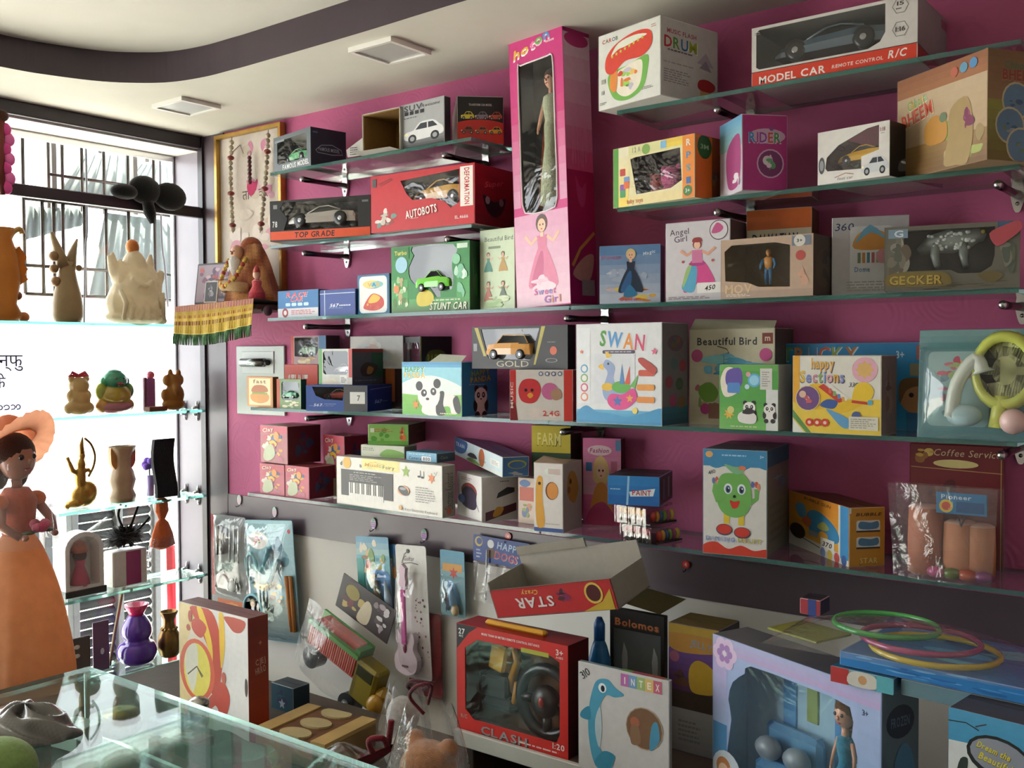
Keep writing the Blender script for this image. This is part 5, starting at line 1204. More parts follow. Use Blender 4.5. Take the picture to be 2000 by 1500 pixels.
def f(a):
    a.rect(.26, .78, .62, 1, 'e0d68a'); a.pic(.28, .78, .5, .97, None, ['e6b86a', 'e8dc9a', 'd98a5a', 'c9d08a'], 8, 2, .2); a.txt('Music', .37, .88, .07, 'd8a04a', w=.16, sl=.1); a.txt('Fairy', .52, .86, .07, '6a6a5a', w=.11, bold=0)
    a.ell(.11, .88, .04, None, 'e0a83a'); a.txt('d', .05, .86, .08, '3a3a3a', w=.02); a.txt('b', .25, .84, .06, '4a4a4a', w=.02); a.star(.68, .82, .04, '8fb04a', 5)
    for u, v in ((.8, .75), (.83, .74)): a.ell(u, v, .014, .02, '1c1c1e'); a.line([(u + .012, v), (u + .012, v + .12)], .012, '1c1c1e')
    a.star(.91, .74, .035, 'd8793a', 6); a.line([(.935, .86), (.95, .8), (.96, .88)], .01, '4a4a5a')
    a.rect(.05, .2, .56, .74, '3b3a3a'); a.rect(.13, .15, .47, .48, 'e2e0da')
    for i in range(20):
        if i % 7 not in (2, 6): a.rect(.142 + .0165 * i, .26, .152 + .0165 * i, .48, '2a2a2a')
    for i in range(1, 20): a.k -= 1; a.rect(.13 + .017 * i, .15, .1315 + .017 * i, .27, '8a8884')
    a.lines(.14, .52, .46, .66, 4, '8f8f8a'); a.lines(.18, .68, .44, .71, 1, 'b5b5b0'); a.ell(.66, .44, .055, .1, 'e0a07a'); a.ell(.66, .44, .05, .085, '3a3f40', rot=-20); a.ell(.655, .48, .03, .03, '8f9696')
    a.lines(.77, .24, .95, .56, 7, '8a8782', .35); a.ell(.63, .1, .015, None, 'd8a86a'); a.txt('32 Keys Electronic Keyboard', .8, .08, .05, '4a4846', w=.32, bold=0)
def r(a): a.txt('Electronic Keyboard', .5, .5, .22, '4f4c4a', w=1.9, rot=90, bold=0); a.ell(.5, .12, .2, None, 'b5604a')
b = box('long white electronic keyboard box on the lowest shelf', Z5, 864, YF - .012, 658, 890, 910, ('d9d7cf', '8d8881', 'b8b3a9'), f, r, dy=('t', 20))
ZK = Z5 + b.h + .001
def f(a): a.rect(0, 0, 1, .2, '5f9a3a'); a.pic(.0, .1, .6, .95, None, ['7fae4a', '5f9a3c', 'a8c47a', '4a8a34'], 10, 2, .2); a.lines(.1, .6, .7, .8, 2, 'b5704a'); a.pic(.72, .05, 1, .95, None, ['b5502f', 'd0703a', '8a3a2a', 'd8a04a'], 9, 3, .25); a.rect(.06, .6, .16, .8, 'd2d6c0')
bb = box('thin white and green box lying on the keyboard box', ZK, 790, -.15, 705, .06, 872, ('c3c8b4', '6f7a60', 'aeb49c'), lambda a: (a.lines(.05, .5, .4, .8, 2, '8a8f84'), a.blob([(.45, .1), (.6, .7), (.95, .5), (1, .1)], '6fa03a', 4)), dy=('t', 4))
box('green and brown picture box on top of the thin white and green box', ZK + bb.h + .001, 798, -.13, 719, 846, 829, ('7fae55', '4a3a24', '6f6a40'), f, lambda a: a.pic(.1, .1, .9, .9, None, ['3a3420', '5a4a2c', '4f5a2c'], 8, 3), dy=('t', 1))
def f(a): a.txt('Camera', .3, .35, .3, '1c3a5a', w=.4); a.rect(.52, .1, .82, .6, 'd9dde0'); a.txt('800', .67, .35, .32, '22252a', w=.22); a.lines(.1, .7, .9, .85, 1, 'a8d0e0')
box('flat blue camera toy box lying on the right end of the keyboard box', ZK, 853, YF + .02, 793, 889, 886, ('5f9dbc', '3f4f5a', '3f7f9c'), f, lambda a: a.txt('Cam', .4, .5, .3, '8a949a', w=.4), dy=('t', 5))
# white ball hero box with the train box on top
def f(a): a.ell(.5, .6, .32, .2, '8a3a34'); a.ell(.5, .52, .3, .2, '2a2632'); a.blob([(.2, .3), (.3, .6), (.7, .6), (.8, .3), (.6, .2)], '3a3044', 4); a.ell(.2, .4, .14, .1, '3f5a9a'); a.lines(.2, .84, .8, .92, 2, '9a7a8a'); a.line([(.7, .5), (.9, .2)], .02, '2c3a6a')
def r(a): a.poly([(.1, .0), (.95, .2), (.95, .38), (.1, .2)], '4a1f2a'); a.blob([(.3, .1), (.4, .3), (.6, .28), (.5, .12)], 'b5822f', 3); a.poly([(.4, .5), (.9, .62), (.9, .72), (.7, .74), (.45, .62)], '26262a'); a.lines(.5, .85, .9, .9, 1, '6a6468')
b = box('white box with a black and red round picture, under the tilted train box', Z5, 941, YF + .004, 893, 1012, 932, ('d5d2d0', 'bdbab8', 'aaa6a4'), f, r, dy=('t', 12))
ZS = Z5 + b.h + .006
def f(a):
    a.blob([(0, .98), (.28, .98), (.26, .45), (.14, .2), (0, .3)], '2f5f96', 4); a.txt('TRAIN', .13, .66, .2, 'd8dfe8', w=.2); a.rect(.28, .0, 1, .2, 'cfd6d2'); a.blob([(.3, .28), (.36, .5), (.46, .5), (.5, .3)], '33363a', 4); a.ell(.6, .5, .06, None, 'b0643a'); a.lines(.55, .3, .72, .4, 2, '55606a'); a.blob([(.28, .05), (.4, .25), (.6, .05)], '6f9a4a', 4); a.rect(.78, .4, .95, .72, 'e2e2dd'); a.lines(.8, .44, .93, .68, 4, '888')
def r(a): a.ell(.55, .62, .36, .22, 'a8a03a'); a.ell(.55, .6, .3, .17, '2c5f8f'); a.pic(.05, .02, .95, .3, None, ['a8a8a4', '8f949a', 'c4c6c4'], 6, 3)
box('blue and white train toy box tilted on the white box with round picture', ZS, 981, YF - .01, 888, 1033, 893, ('c4d4d8', '2a5f92', '4a4468'), f, r, dy=('t', 26), tilt=R(3))
box('small red and white card box between the train box and the spring toy box', Z5, 1046, YF + .05, 1012, .05, 935, ('cfb9a8', '7a5a4a', 'a8907c'), lambda a: (a.rect(.1, .5, .9, .8, 'b8543a'), a.pic(.1, .1, .9, .5, None, ['8fa05a', 'c98a6a', '6a7a9a'], 8, 2), a.ell(.4, .88, .3, .08, '3f6aa0')))
def f(a): a.rect(0, .72, 1, 1, 'c4b23a'); a.txt('FARM', .45, .86, .12, 'e0d47a', w=.6, out='6a6a24'); a.rect(0, 0, 1, .72, '2f4a34'); a.ell(.26, .46, .13, None, '3a5a44'); a.ell(.26, .46, .08, None, 'c2a894'); a.blob([(.46, .3), (.5, .62), (.6, .62), (.66, .3)], 'c24a34', 4); a.pic(.66, .25, .98, .7, None, ['8fa89a', 'b5c2b0', 'b0524a', '5a7a5a'], 8, 4); a.rect(.5, .1, .84, .28, 'a8a294')
box('green and yellow farm toy box standing behind the spring toy box', Z5, 1115, -.09, 1039, 1136, 832, ('35523a', '3a2a24', '7a6a2a'), f, dy=('t', 2))
def f(a): a.rect(0, .0, 1, .06, '3f5a94'); a.blob([(.1, .1), (.06, .5), (.12, .78), (.3, .78), (.3, .5), (.38, .16), (.3, .06)], 'd8a03a', 4); a.ell(.62, .6, .22, .13, '6a3a1c'); a.ell(.64, .6, .19, .12, 'd08a3c'); a.ell(.62, .88, .25, .06, 'd8e4d8'); a.rect(.5, .84, .9, .92, 'c9b4ae'); a.lines(.4, .1, .9, .14, 1, 'b9b2ae'); a.ell(.2, .7, .05, None, '2a1a10')
def r(a): a.blob([(.2, .6), (.3, .84), (.6, .84), (.8, .6), (.6, .4), (.35, .45)], 'b8853a', 4); a.ell(.38, .72, .06, None, '5a3a1c'); a.ell(.3, .6, .08, None, '8a5a28')
b = box('white box with an orange spring creature picture, open top flap', Z5, 1100, YF - .006, 1043, 1137, 906, ('d9d4d0', 'b3a9a5', '8a7a70'), f, r, dy=('t', 3), base='cfc4bc')
g = G(); g.add([(-b.w, .0, b.h), (-.002, .0, b.h), (.0, .04, b.h + .004), (-b.w * .95, .045, b.h + .012)], [(0, 1, 2, 3), (3, 2, 1, 0)], 'a58a7c'); g.build('flap', 'card', b.o)
def f(a):
    a.grad(0, 0, 1, .35, 'c24a80', 'd8699a'); a.grad(0, .35, 1, 1, 'd8a0b4', 'cf6a9a'); a.ell(.44, .86, .32, .06, 'e2c4c8'); a.txt('Fashion', .44, .86, .05, 'b04a78', w=.5, sl=.2); a.rect(.86, .86, 1, .98, '5f8ab0'); a.rect(.08, .62, .24, .72, '3f6fae'); a.blob([(.3, .5), (.3, .72), (.48, .8), (.66, .7), (.66, .5)], 'd8b87a', 4); a.ell(.48, .62, .13, .08, 'e6b89c'); a.ell(.43, .63, .025, .014, '3a2a2a'); a.ell(.53, .63, .025, .014, '3a2a2a'); a.ell(.48, .57, .03, .008, 'b8405a')
    a.blob([(.2, .06), (.3, .4), (.48, .5), (.68, .4), (.76, .06)], 'd98a3a', 4); a.blob([(.1, .02), (.26, .22), (.6, .26), (.86, .02)], 'b83a6a', 4); a.rect(.74, .62, .9, .74, 'b05a7a')
box('pink doll picture box behind the paint tube packs', Z5, 1213, -.05, 1139, .04, 857, ('cf7aa0', '5a2c34', '8a4a5c'), f, lambda a: a.pic(.2, .5, .9, .9, None, ['6a3540', '4a2430', '7a4450'], 7, 3), dy=('t', 2))
# packs of paint tubes with a blue box on top
P0 = onY(1204, 1060, YF - .02); P0.z = Z5
def tube_row(x, z, n, cap, label, y0, dx=.0125):
    w = n * dx + .012
    t = empty('paint_tube_pack', (x, y0, z), label, 'paint set', rot=(0, 0, R(-12)))
    for i in range(n):
        g = G(); g.tube([(.012 + dx * i, .004, .022), (.012 + dx * i, .004, .004)], [.0056, .0062], 8, 'b9b4ae'); g.add([(.0058 + dx * i, .0035, .004), (.0182 + dx * i, .0035, .004), (.0182 + dx * i, .0045, -.0), (.0058 + dx * i, .0045, 0)], [(0, 1, 2, 3), (3, 2, 1, 0)], 'a8a49e')
        q = g.build('paint_tube', 'metal', t)
        g = G(); g.tube([(.012 + dx * i, .004, .034), (.012 + dx * i, .004, .022)], [.0042, .005], 8, cap[i % len(cap)]); g.build('cap', 'plastic', q)
    g = G(); g.box(0, .012, 0, w, .1, .004, '3a3434'); g.build('tray', 'plastic', t)
    for i in range(6):
        g = G(); g.ell((w * .92, .03 + .012 * i, .016), (.008, .006, .012), ('b03a30', 'c98a3a', '3f5a8a', '6a8a3a', 'a84a7a', 'c9b04a')[i], 8, 6); g.build('paint_pot', 'plastic', t)
    g = G(); g.surf(lambda u, v: (-.004 + (w + .008) * u, -.004 + .11 * v, .0385 - .004 * math.sin(9 * u) * math.sin(5 * v)), 8, 8, 'fff'); g.surf(lambda u, v: (-.004 + (w + .008) * u, -.004 - .002 * math.sin(14 * u), .0385 * v), 10, 3, 'fff'); g.build('clear_lid', 'film', t)
    return t
X0 = onY(1216, 1066, YF + .0).x
tube_row(X0, Z5 + .001, 6, ['b5454a', 'a83a52'], 'clear pack of paint tubes with red caps, bottom of the paint stack', YF + .0)
tube_row(X0 - .012, Z5 + .042, 6, ['d99a2f', 'e0a83a'], 'clear pack of paint tubes with yellow caps, middle of the paint stack', YF - .004)
def f(a): a.grad(0, 0, 1, 1, '1f5fa6', '2f7fc0', 3); a.poly([(.42, .46), (.92, .6), (.88, .34), (.44, .3)], 'd8dfe6'); a.txt('PAINT', .66, .44, .18, 'b03a44', w=.36); a.poly([(.36, 0), (.4, 0), (.43, 1), (.39, 1)], '8fc0e0'); a.lines(.05, .5, .3, .58, 1, 'a8c8e4')
def r(a):
    for i in range(5): a.rect(.08 + .18 * i, .15, .2 + .18 * i, .85, ('1c2226', '5a6468', '2a3236', '79858a', '20282c')[i])
box('blue boxed paint set lying on top of the paint tube packs', Z5 + .0835, 1288, YF + .002, 1187, .14, 932, ('2a74b8', '343c40', '2a2628'), f, r, dy=('t', 4))
# green apple dancing toy
def f(a):
    a.rect(0, .84, 1, 1, '3f86b4'); a.blob([(0, .88), (.2, .82), (.4, .85), (.6, .8), (.8, .85), (1, .82), (1, .9), (0, .92)], '3f86b4', 4); a.blob([(0, .08), (.2, .12), (.4, .06), (.6, .1), (.8, .06), (1, .08), (1, 0), (0, 0)], 'c9402f', 5); a.ell(.1, .95, .06, .03, 'd8a86a'); a.lines(.3, .93, .7, .96, 1, '9fc8e0'); a.txt('3+', .92, .94, .025, 'cfe0ea', w=.06); a.txt('410', .14, .78, .035, '3a3a3a', w=.12, bold=0, rot=20)
    G1, G2 = '6fae5a', '4f8f3f'
    a.line([(.24, .5), (.18, .6), (.2, .68)], .04, G1); a.line([(.74, .5), (.84, .55), (.84, .64)], .04, G1)
    for u, v, c in ((.17, .7, '6a7fae'), (.22, .71, 'c25a4a'), (.24, .68, 'd8a0a0'), (.78, .68, '5f6fae'), (.84, .68, 'c2504a'), (.87, .66, 'd88a6a')): a.ell(u, v, .025, .03, c)
    a.rect(.33, .3, .42, .42, 'd8bf3a'); a.rect(.56, .29, .65, .42, 'd8bf3a'); a.ell(.34, .24, .13, .055, '5a4a5a'); a.ell(.62, .22, .13, .055, '5a4a5a'); a.ell(.34, .245, .115, .045, 'c93f34'); a.ell(.62, .225, .115, .045, 'c93f34')
    a.blob([(.48, .78), (.3, .76), (.22, .64), (.23, .5), (.32, .4), (.5, .36), (.68, .4), (.76, .52), (.74, .68), (.64, .77)], G1, 6); a.blob([(.48, .78), (.34, .86), (.5, .84), (.64, .84), (.62, .78)], '7fb48a', 4); a.ell(.62, .83, .06, .02, 'd8795a')
    for u in (.4, .61): a.ell(u, .63, .065, .05, 'dfe8ea'); a.ell(u, .625, .04, .036, '4a6a94'); a.ell(u, .62, .022, .022, '16181c'); a.ell(u + .01, .635, .01, .008, 'fff')
    a.ell(.5, .56, .022, .014, '1c2a16'); a.blob([(.43, .52), (.5, .51), (.58, .52), (.55, .46), (.47, .45)], 'c8382c', 4); a.txt('DANCING', .28, .15, .04, ['7f8fc4', '9aa8d0'], w=.46, out='cfd4e0'); a.txt('FRUIT', .74, .15, .04, ['b5b05a', 'c0a860'], w=.36, out='d8d6c4')
def r(a): a.rect(0, .84, 1, 1, '1f5f78'); a.pic(.05, .55, .95, .82, None, ['8a6a6a', '5f7f94', '9a948a', '7a8a5a'], 8, 3, .3); a.lines(.1, .1, .9, .5, 5, '6a625a')
box('tall white box with a green apple figure in red shoes, lowest shelf', Z5, 1498, YF + .004, 1373, 1543, 881, ('d5d3cf', '7a7468', '33464e'), f, r, dy=('t', 5), base='6f98a8')
def f(a):
    a.grad(0, .2, 1, 1, 'd8a03a', 'd98a2f'); a.poly([(0, 0), (1, 0), (1, .16), (0, .26)], 'd0cdc8'); a.rect(.86, .1, 1, 1, '3f86b8'); a.rect(.84, .1, .87, 1, 'd8d4c8'); a.txt('BUBBLE GUN', .5, .93, .05, '5a3a1c', w=.44, sl=.2, rot=-2); a.ell(.16, .3, .14, .14, '3a2c24'); a.blob([(.12, .74), (.2, .84), (.3, .78), (.3, .6), (.2, .58)], '5f9ac0', 4)
    a.blob([(.34, .5), (.34, .7), (.5, .78), (.72, .66), (.84, .5), (.84, .34), (.7, .3), (.66, .42), (.56, .44), (.48, .3), (.4, .34)], '3f86b4', 4); a.blob([(.24, .5), (.3, .62), (.4, .58), (.36, .44)], 'c9683a', 4); a.blob([(.5, .5), (.6, .62), (.7, .52), (.6, .46)], 'a8a860', 4)
    a.rect(.56, .12, .78, .34, 'e2ddd4'); a.txt('370', .67, .24, .08, '1f1c1a', w=.15, sl=.25); a.rrect(.36, .3, .52, .4, .01, '8a8f94')
    for i, c in enumerate(('7f8fc0', 'c9b04a', 'c2504a', '3f5f94')): a.ell(.6 + .11 * i, .08, .04, None, c)
    a.line([(.1, .24), (.55, .14)], .015, '2a2420')
def r(a):
    a.rect(0, .9, .06, 1, 'd8d8d8'); a.txt('BUBBLE', .55, .88, .05, '4a3210', w=.7, sl=.2)
    for v in (.58, .3): a.rrect(.2, v, .86, v + .2, .05, 'cfd4d2'); a.blob([(.3, v + .06), (.3, v + .18), (.6, v + .16), (.8, v + .18), (.78, v + .06)], '4a7fa8', 4); a.rect(.2, v, .86, v + .03, '3a3a3c')
    a.txt('STAR', .55, .1, .09, 'e0c67a', w=.5, out='5a3a18')
box('orange bubble gun toy box turned sideways, right of the green apple box', Z5, 1658, YF + .018, 1541, 1728, 992, ('d29638', 'c08a30', '6a3f24'), f, r, dy=('t', 34))
# clear bag of wooden sticks and a red card behind it
P = onY(1868, 1000, -.04); w = onY(1962, 1000, -.04).x - onY(1777, 1000, -.04).x; X0 = onY(1777, 1000, -.04).x
g = G(); zb = Z5; zt = onY(1868, 868, -.04).z; g.rbox(0, 0, 0, w, .006, zt - zb, '6a1c20', .002)
o = tag(g.build('red_card', 'card', loc=(X0, -.045, zb)), 'dark red card with pale service lettering standing behind the clear stick bag', 'card')
g = G(); a = Art(g, (0, 0, 0), (w, 0, 0), (0, 0, zt - zb)); a.pic(.02, .82, .3, .98, None, ['b8903a', 'c9a85a', '8a5a2a'], 7, 2); a.txt('Coffee Service', .62, .93, .055, 'c9b08a', w=.7, sl=.25, bold=0); a.ell(.5, .84, .24, .035, 'c9b87a'); a.line([(.02, .8), (.98, .78)], .006, 'b08a5a'); a.line([(.97, 0), (.97, .96)], .006, 'b08a5a'); a.pic(.05, .3, .9, .75, None, ['4f1418', '7a2a28', '3f1216'], 8, 3); g.build('front_print', 'card', o)
X0 = onY(1738, 1130, YF + .01).x; X1 = onY(1940, 1140, YF + .01).x; w = X1 - X0; H = onY(1740, 945, YF + .01).z - Z5
t = empty('stick_bag', (X0, YF + .02, Z5), 'clear bag of pinkish wooden cylinders with blue label, right end of lowest shelf', 'toy pack')
for i, (u, h0, rr, c) in enumerate(((.3, .72, .032, 'b5735a'), (.64, .58, .03, 'bd7f5c'), (.83, .56, .026, 'b07654'))):
    g = G(); g.lathe([(rr, 0), (rr * 1.02, H * h0 * .5), (rr * .96, H * h0), (rr * .7, H * h0 + .004)], 14, [c, c, mixc(c, 'ffffff', .2)], (w * u, .03, .004)); g.build('wooden_cylinder', 'wood', t)
g = G(); g.rbox(w * .45, -.005, H * .72, w * .93, -.003, H * .95, '2f78a8', .0008); q = g.build('label', 'card', t)
g = G(); a = Art(g, (w * .45, -.005, H * .72), (w * .48, 0, 0), (0, 0, H * .23)); a.rect(.4, .1, .95, .6, '1f5585'); a.txt('Pioneer', .4, .8, .2, 'c9d8e4', w=.6); a.ell(.2, .36, .14, None, 'd8b84a'); a.ell(.2, .36, .09, None, 'c0503a'); g.build('print', 'card', q)
g = G(); g.tube([(w * .66, -.004, H * .68), (w * .69, -.004, H * .6), (w * .72, -.004, H * .68)], .003, 6, '3a3a3c'); g.build('hanger', 'plastic', t)
rn = random.Random(5)
for i, c in enumerate(('b04a7a', '5a6a2a', 'a8482a', '7a3a6a')):
    g = G(); g.ell((w * (.45 + .15 * i), .0, .012), (.018, .012, .011), c, 9, 6); g.build('bead', 'plastic', t)
g = G(); g.surf(lambda u, v: (w * (-.02 + 1.06 * u) - .02 * (1 - v) * (u - .5), -.012 - .02 * math.sin(PI * u) * (1 - .5 * v) + .003 * math.sin(17 * u + 6 * v), H * 1.02 * v), 22, 14, 'fff')
g.surf(lambda u, v: (w * (-.02 + 1.06 * u), .062 - .03 * v, H * 1.0 * v), 6, 4, 'fff'); g.build('bag', 'bag_film', t)
# ================================================================== corner: framed picture, small altar shelf, switch plate
fr = [(0, 0), (.345, -.006), (.343, -.52), (.03, -.535)]
t = empty('framed_picture', (.096, -.012, 2.189), 'gold framed pale picture of pink flowers hanging in the corner of the wall', 'picture')
W, H = .343, .53
g = G(); g.prism([[(0, -H), (W, -H), (W, 0), (0, 0)], [(.012, -H + .012), (W - .012, -H + .012), (W - .012, -.012), (.012, -.012)]], (0, .008, 0), (1, 0, 0), (0, 0, 1), (0, -1, 0), .022, 'b8924c'); g.build('frame', 'brass', t)
g = G(); g.box(.01, .002, -H + .01, W - .01, .008, -.01, 'd6cabf'); q = g.build('canvas', 'paper', t)
g = G(); a = Art(g, (.012, .002, -H + .012), (W - .024, 0, 0), (0, 0, H - .024)); a.pic(.3, .55, .98, .98, None, ['e6d6d2', 'd8a8b8', 'cf8aa6', 'e2dcd2', 'c9bdae'], 22, 4, .16); a.pic(.02, .1, .98, .55, None, ['ddd0c6', 'd9a0b0', 'e4d8d0', 'cbb7a8'], 20, 8, .16); a.txt('\u0924\u093e\u091c \u0915\u0941\u0932', .55, .76, .045, '4a3a3c', w=.4, bold=0) if 0 else None
a.blob([(.45, .66), (.5, .72), (.56, .68), (.62, .7), (.58, .62), (.5, .6)], 'c23a6a'); a.line([(.2, .9), (.35, .94), (.4, .88)], .008, '7a6a64'); g.build('print', 'paper', q)
_vs, _fs, _wd = glyph('\u0924\u093e\u091c \u0915\u0941\u0932', 0)
g = G(); g.add([(.13 + x * .045, .0012, -.225 + y * .045) for x, y in _vs], _fs, '5a484a'); g.build('lettering', 'paper', q)
def beads(label, pts, r, cols, name='bead_garland', cat='garland'):
    P = smoothpts(pts, 8, False); o0 = Vector(P[0]); t = empty(name, o0, label, cat, 'garlands on the framed picture')
    g = G(); g.tube([Vector(p) - o0 for p in P], .0012, 5, '6a4a2a'); g.build('thread', 'cloth', t)
    ln = 0; last = Vector(P[0]); i = 0
    for p in P[1:]:
        p = Vector(p)
        while (p - last).length > r * 2.1:
            last = last + (p - last).normalized() * r * 2.1
            big = 1.5 if i % 7 == 3 else 1
            g = G(); g.ell(last - o0, (r * big, r * big, r * 1.05), cols[i % len(cols)], 8, 6); g.build('bead', 'plastic', t); i += 1
GC = ['b5a890', 'a89a84', 'c2b8a4', '8a3a34', 'b0a48c', '9a8c78', 'c9bfa8']
beads('left strand of brown and cream beads hanging over the framed picture', [tuple(onY(453, 268, -.035)), tuple(onY(450, 330, -.03)), tuple(onY(452, 400, -.035)), tuple(onY(455, 455, -.06))], .008, GC)
beads('right strand of brown and cream beads hanging over the framed picture', [tuple(onY(524, 254, -.035)), tuple(onY(520, 330, -.03)), tuple(onY(514, 400, -.035)), tuple(onY(508, 455, -.06))], .008, GC)
P = onY(487, 300, -.028)
t = empty('key_chain', P, 'dark red beaded key chain hanging in the middle of the framed picture', 'key chain')
g = G(); g.tube([(.009 * math.sin(R(30 * i)), 0, .009 * math.cos(R(30 * i))) for i in range(12)], .0015, 5, '9a8a84', closed=True); g.build('ring', 'metal', t)
for i in range(7):
    g = G(); g.ell((0, 0, -.014 - .013 * i), (.008, .007, .008), ('6a2a34', '4a2a2c')[i % 2], 8, 6); g.build('bead', 'plastic', t)
# altar shelf with its gold cloth
XA, XB, ZA = .128, .53, 1.604
t = empty('altar_shelf', (XA, -.2, ZA), 'small dark wooden corner shelf under the framed picture, draped with a gold cloth', 'shelf')
g = G(); g.rbox(0, .006, -.016, XB - XA, .194, 0, '4a2f28'); g.build('board', 'wood', t)
g = G(); g.ell((XB - XA + .018, .03, -.02), (.014, .014, .016), '4a3038', 12, 8); g.cyl((XB - XA - .004, .03, -.02), (XB - XA + .008, .03, -.02), .007, .007, 8, '4a3038'); g.build('knob', 'wood', t)
t = empty('altar_cloth', (XA, -.203, ZA), 'gold embroidered altar cloth with pink top and green fringe over the small corner shelf', 'cloth')
L = XB - XA
def cz(u): return .012 * math.sin(u * 5)
def drape(u, v):
    x = L * u; return (x, -.004 - .004 * math.sin(u * 46) * v - .006 * v, .004 - .086 * v + .012 * u * (1 - 0 * v) - .01 * v * math.sin(u * 4))
def dcol(u, v):
    k = int(v * 20); s = int(u * 90)
    if v < .2: return K(('a8706a', 'b58a5a', '9a5a5c')[s % 3])
    if v < .32: return K('b09236')
    if v < .42: return K(('8a4a2a', 'c2a040')[s % 2])
    if v < .55: return K('c4a542')
    if v < .68: return K(('7a3a22', 'b5963a', '8a6a2a')[s % 3])
    return K(('c9ab48', 'a88a34')[s % 2]) if v < .95 else K('d8be62')
g = G(); g.surf(drape, 120, 30, dcol); g.surf(lambda u, v: (L * u, -.004 + .19 * v, .0045 + .012 * u * (1 - v)), 30, 4, 'a88a4a'); g.build('embroidered_cloth', 'cloth', t)
g = G(); rn = random.Random(2)
for i in range(150):
    u = (i + .5) / 150; a = Vector(drape(u, 1.)); d = rn.uniform(-.003, .003)
    g.tube([a, a + Vector((d, -.002, -.014)), a + Vector((d * 1.5, -.001, -.034))], [.0016, .0016, .001], 4, ('3a6a3a', '4a7a44', '2f5a34')[i % 3])
tag(g.build('fringe', 'cloth', t), kind='stuff')
# photo, idol and small doll on the altar shelf
P = onY(368, 590, -.13); 
t = empty('small_photo', (.135, -.14, ZA + .014), 'small dark framed photo of purple flowers on the gold cloth, at the left', 'picture', rot=(R(-8), 0, R(8)))
g = G(); g.rbox(0, 0, 0, .175, .01, .135, '3a2c34', .002); g.build('frame', 'card', t)
g = G(); a = Art(g, (.006, 0, .006), (.163, 0, 0), (0, 0, .123)); a.rect(0, 0, 1, 1, '9a8694'); a.pic(0, 0, 1, 1, None, ['5a3a5a', 'c4a4b4', '7a4a6a', 'b0524a', 'd8c4cc', '8a5a80', '3f2f4a'], 40, 3, .14); a.rect(.52, .08, .98, .6, '3a2f3a'); a.pic(.56, .1, .96, .56, None, ['b5a0a8', '8a6a7a', 'c9b4bc', '6a4a52'], 12, 2, .3); g.build('print', 'card', t)
t = empty('dark_photo', (.262, -.193, ZA + .012), 'tiny dark grey framed photo in front of the robed figure on the gold cloth', 'picture', rot=(R(-8), 0, R(10)))
g = G(); g.rbox(0, 0, 0, .055, .006, .07, 'b0a8a4', .001); g.build('frame', 'card', t)
g = G(); a = Art(g, (.004, 0, .004), (.047, 0, 0), (0, 0, .062)); a.rect(0, 0, 1, 1, '2f2c30'); a.pic(.05, .1, .95, .95, None, ['5f5a60', '8a8488', '3f3a40', 'a8a0a0'], 9, 3, .25); g.build('print', 'card', t)
P = Vector((.385, -.1, ZA + .014))
t = empty('idol', P, 'seated robed holy figure with white beard and orange veil on the gold cloth', 'statue')
g = G()
def robe(u, v):
    a = (u - .5) * 2 * PI; r = (.07 * (1 - v) ** .55 + .02) * (1 + .06 * math.sin(a * 9 + v * 4)); return (r * math.sin(a) * 1.15, -r * math.cos(a) * .8, .185 * v)
g.surf(robe, 40, 18, lambda u, v: mixc('8a4a2c', 'c08a58', .5 + .5 * math.sin(u * 26 + 3 * math.sin(v * 5)))); g.ell((-.006, .004, .172), (.036, .034, .034), '9a5430', 14, 10); g.build('robe', 'cloth', t)
g = G(); g.ell((-.012, -.046, .15), (.021, .02, .027), 'c99a7a', 12, 9); g.ell((-.012, -.066, .15), (.004, .005, .006), 'c08a6a', 6, 5); g.build('head', 'plastic', t)
g = G(); g.lathe([(.003, .07), (.016, .1), (.02, .125), (.012, .14)], 10, 'd8d2cc', c=(-.012, -.056, 0)); g.build('beard', 'cloth', t)
g = G(); 
for s in (-1, 1): g.ell((-.012 + s * .008, -.0645, .156), (.0028, .002, .002), '2a1c18', 6, 4)
g.build('eyes', 'plastic', t)
g = G(); g.tube([(-.07, -.05, .045), (-.03, -.085, .05), (.02, -.085, .045), (.06, -.06, .04)], [.016, .017, .017, .014], 9, 'b5966a'); g.build('folded_arms', 'cloth', t)
g = G(); pts = smoothpts([(-.05, -.05, .13), (-.04, -.085, .07), (-.01, -.1, .045), (.025, -.085, .07), (.035, -.05, .13)], 6, False); 
for i, p in enumerate(pts): g.ell(p, .0075, ('c9a84a', 'b04a3a', 'd8b85a')[i % 3], 7, 5)
tag(g.build('flower_garland', 'cloth', t), kind='stuff')
P = Vector((.492, -.165, ZA + .016))
t = empty('small_idol', P, 'tiny red and pink figure at the right end of the gold cloth', 'statue')
g = G(); g.lathe([(.026, 0), (.024, .02), (.013, .04), (.015, .055), (.006, .062)], 14, ['b03a4a', 'c8525a', 'c8525a', 'd8848a', 'd8a48a']); g.build('robe', 'cloth', t)
g = G(); g.ell((0, 0, .075), (.012, .012, .014), 'd8a890', 10, 8); g.lathe([(.012, .082), (.008, .096), (.001, .105)], 10, 'b5483f'); g.build('head', 'plastic', t)
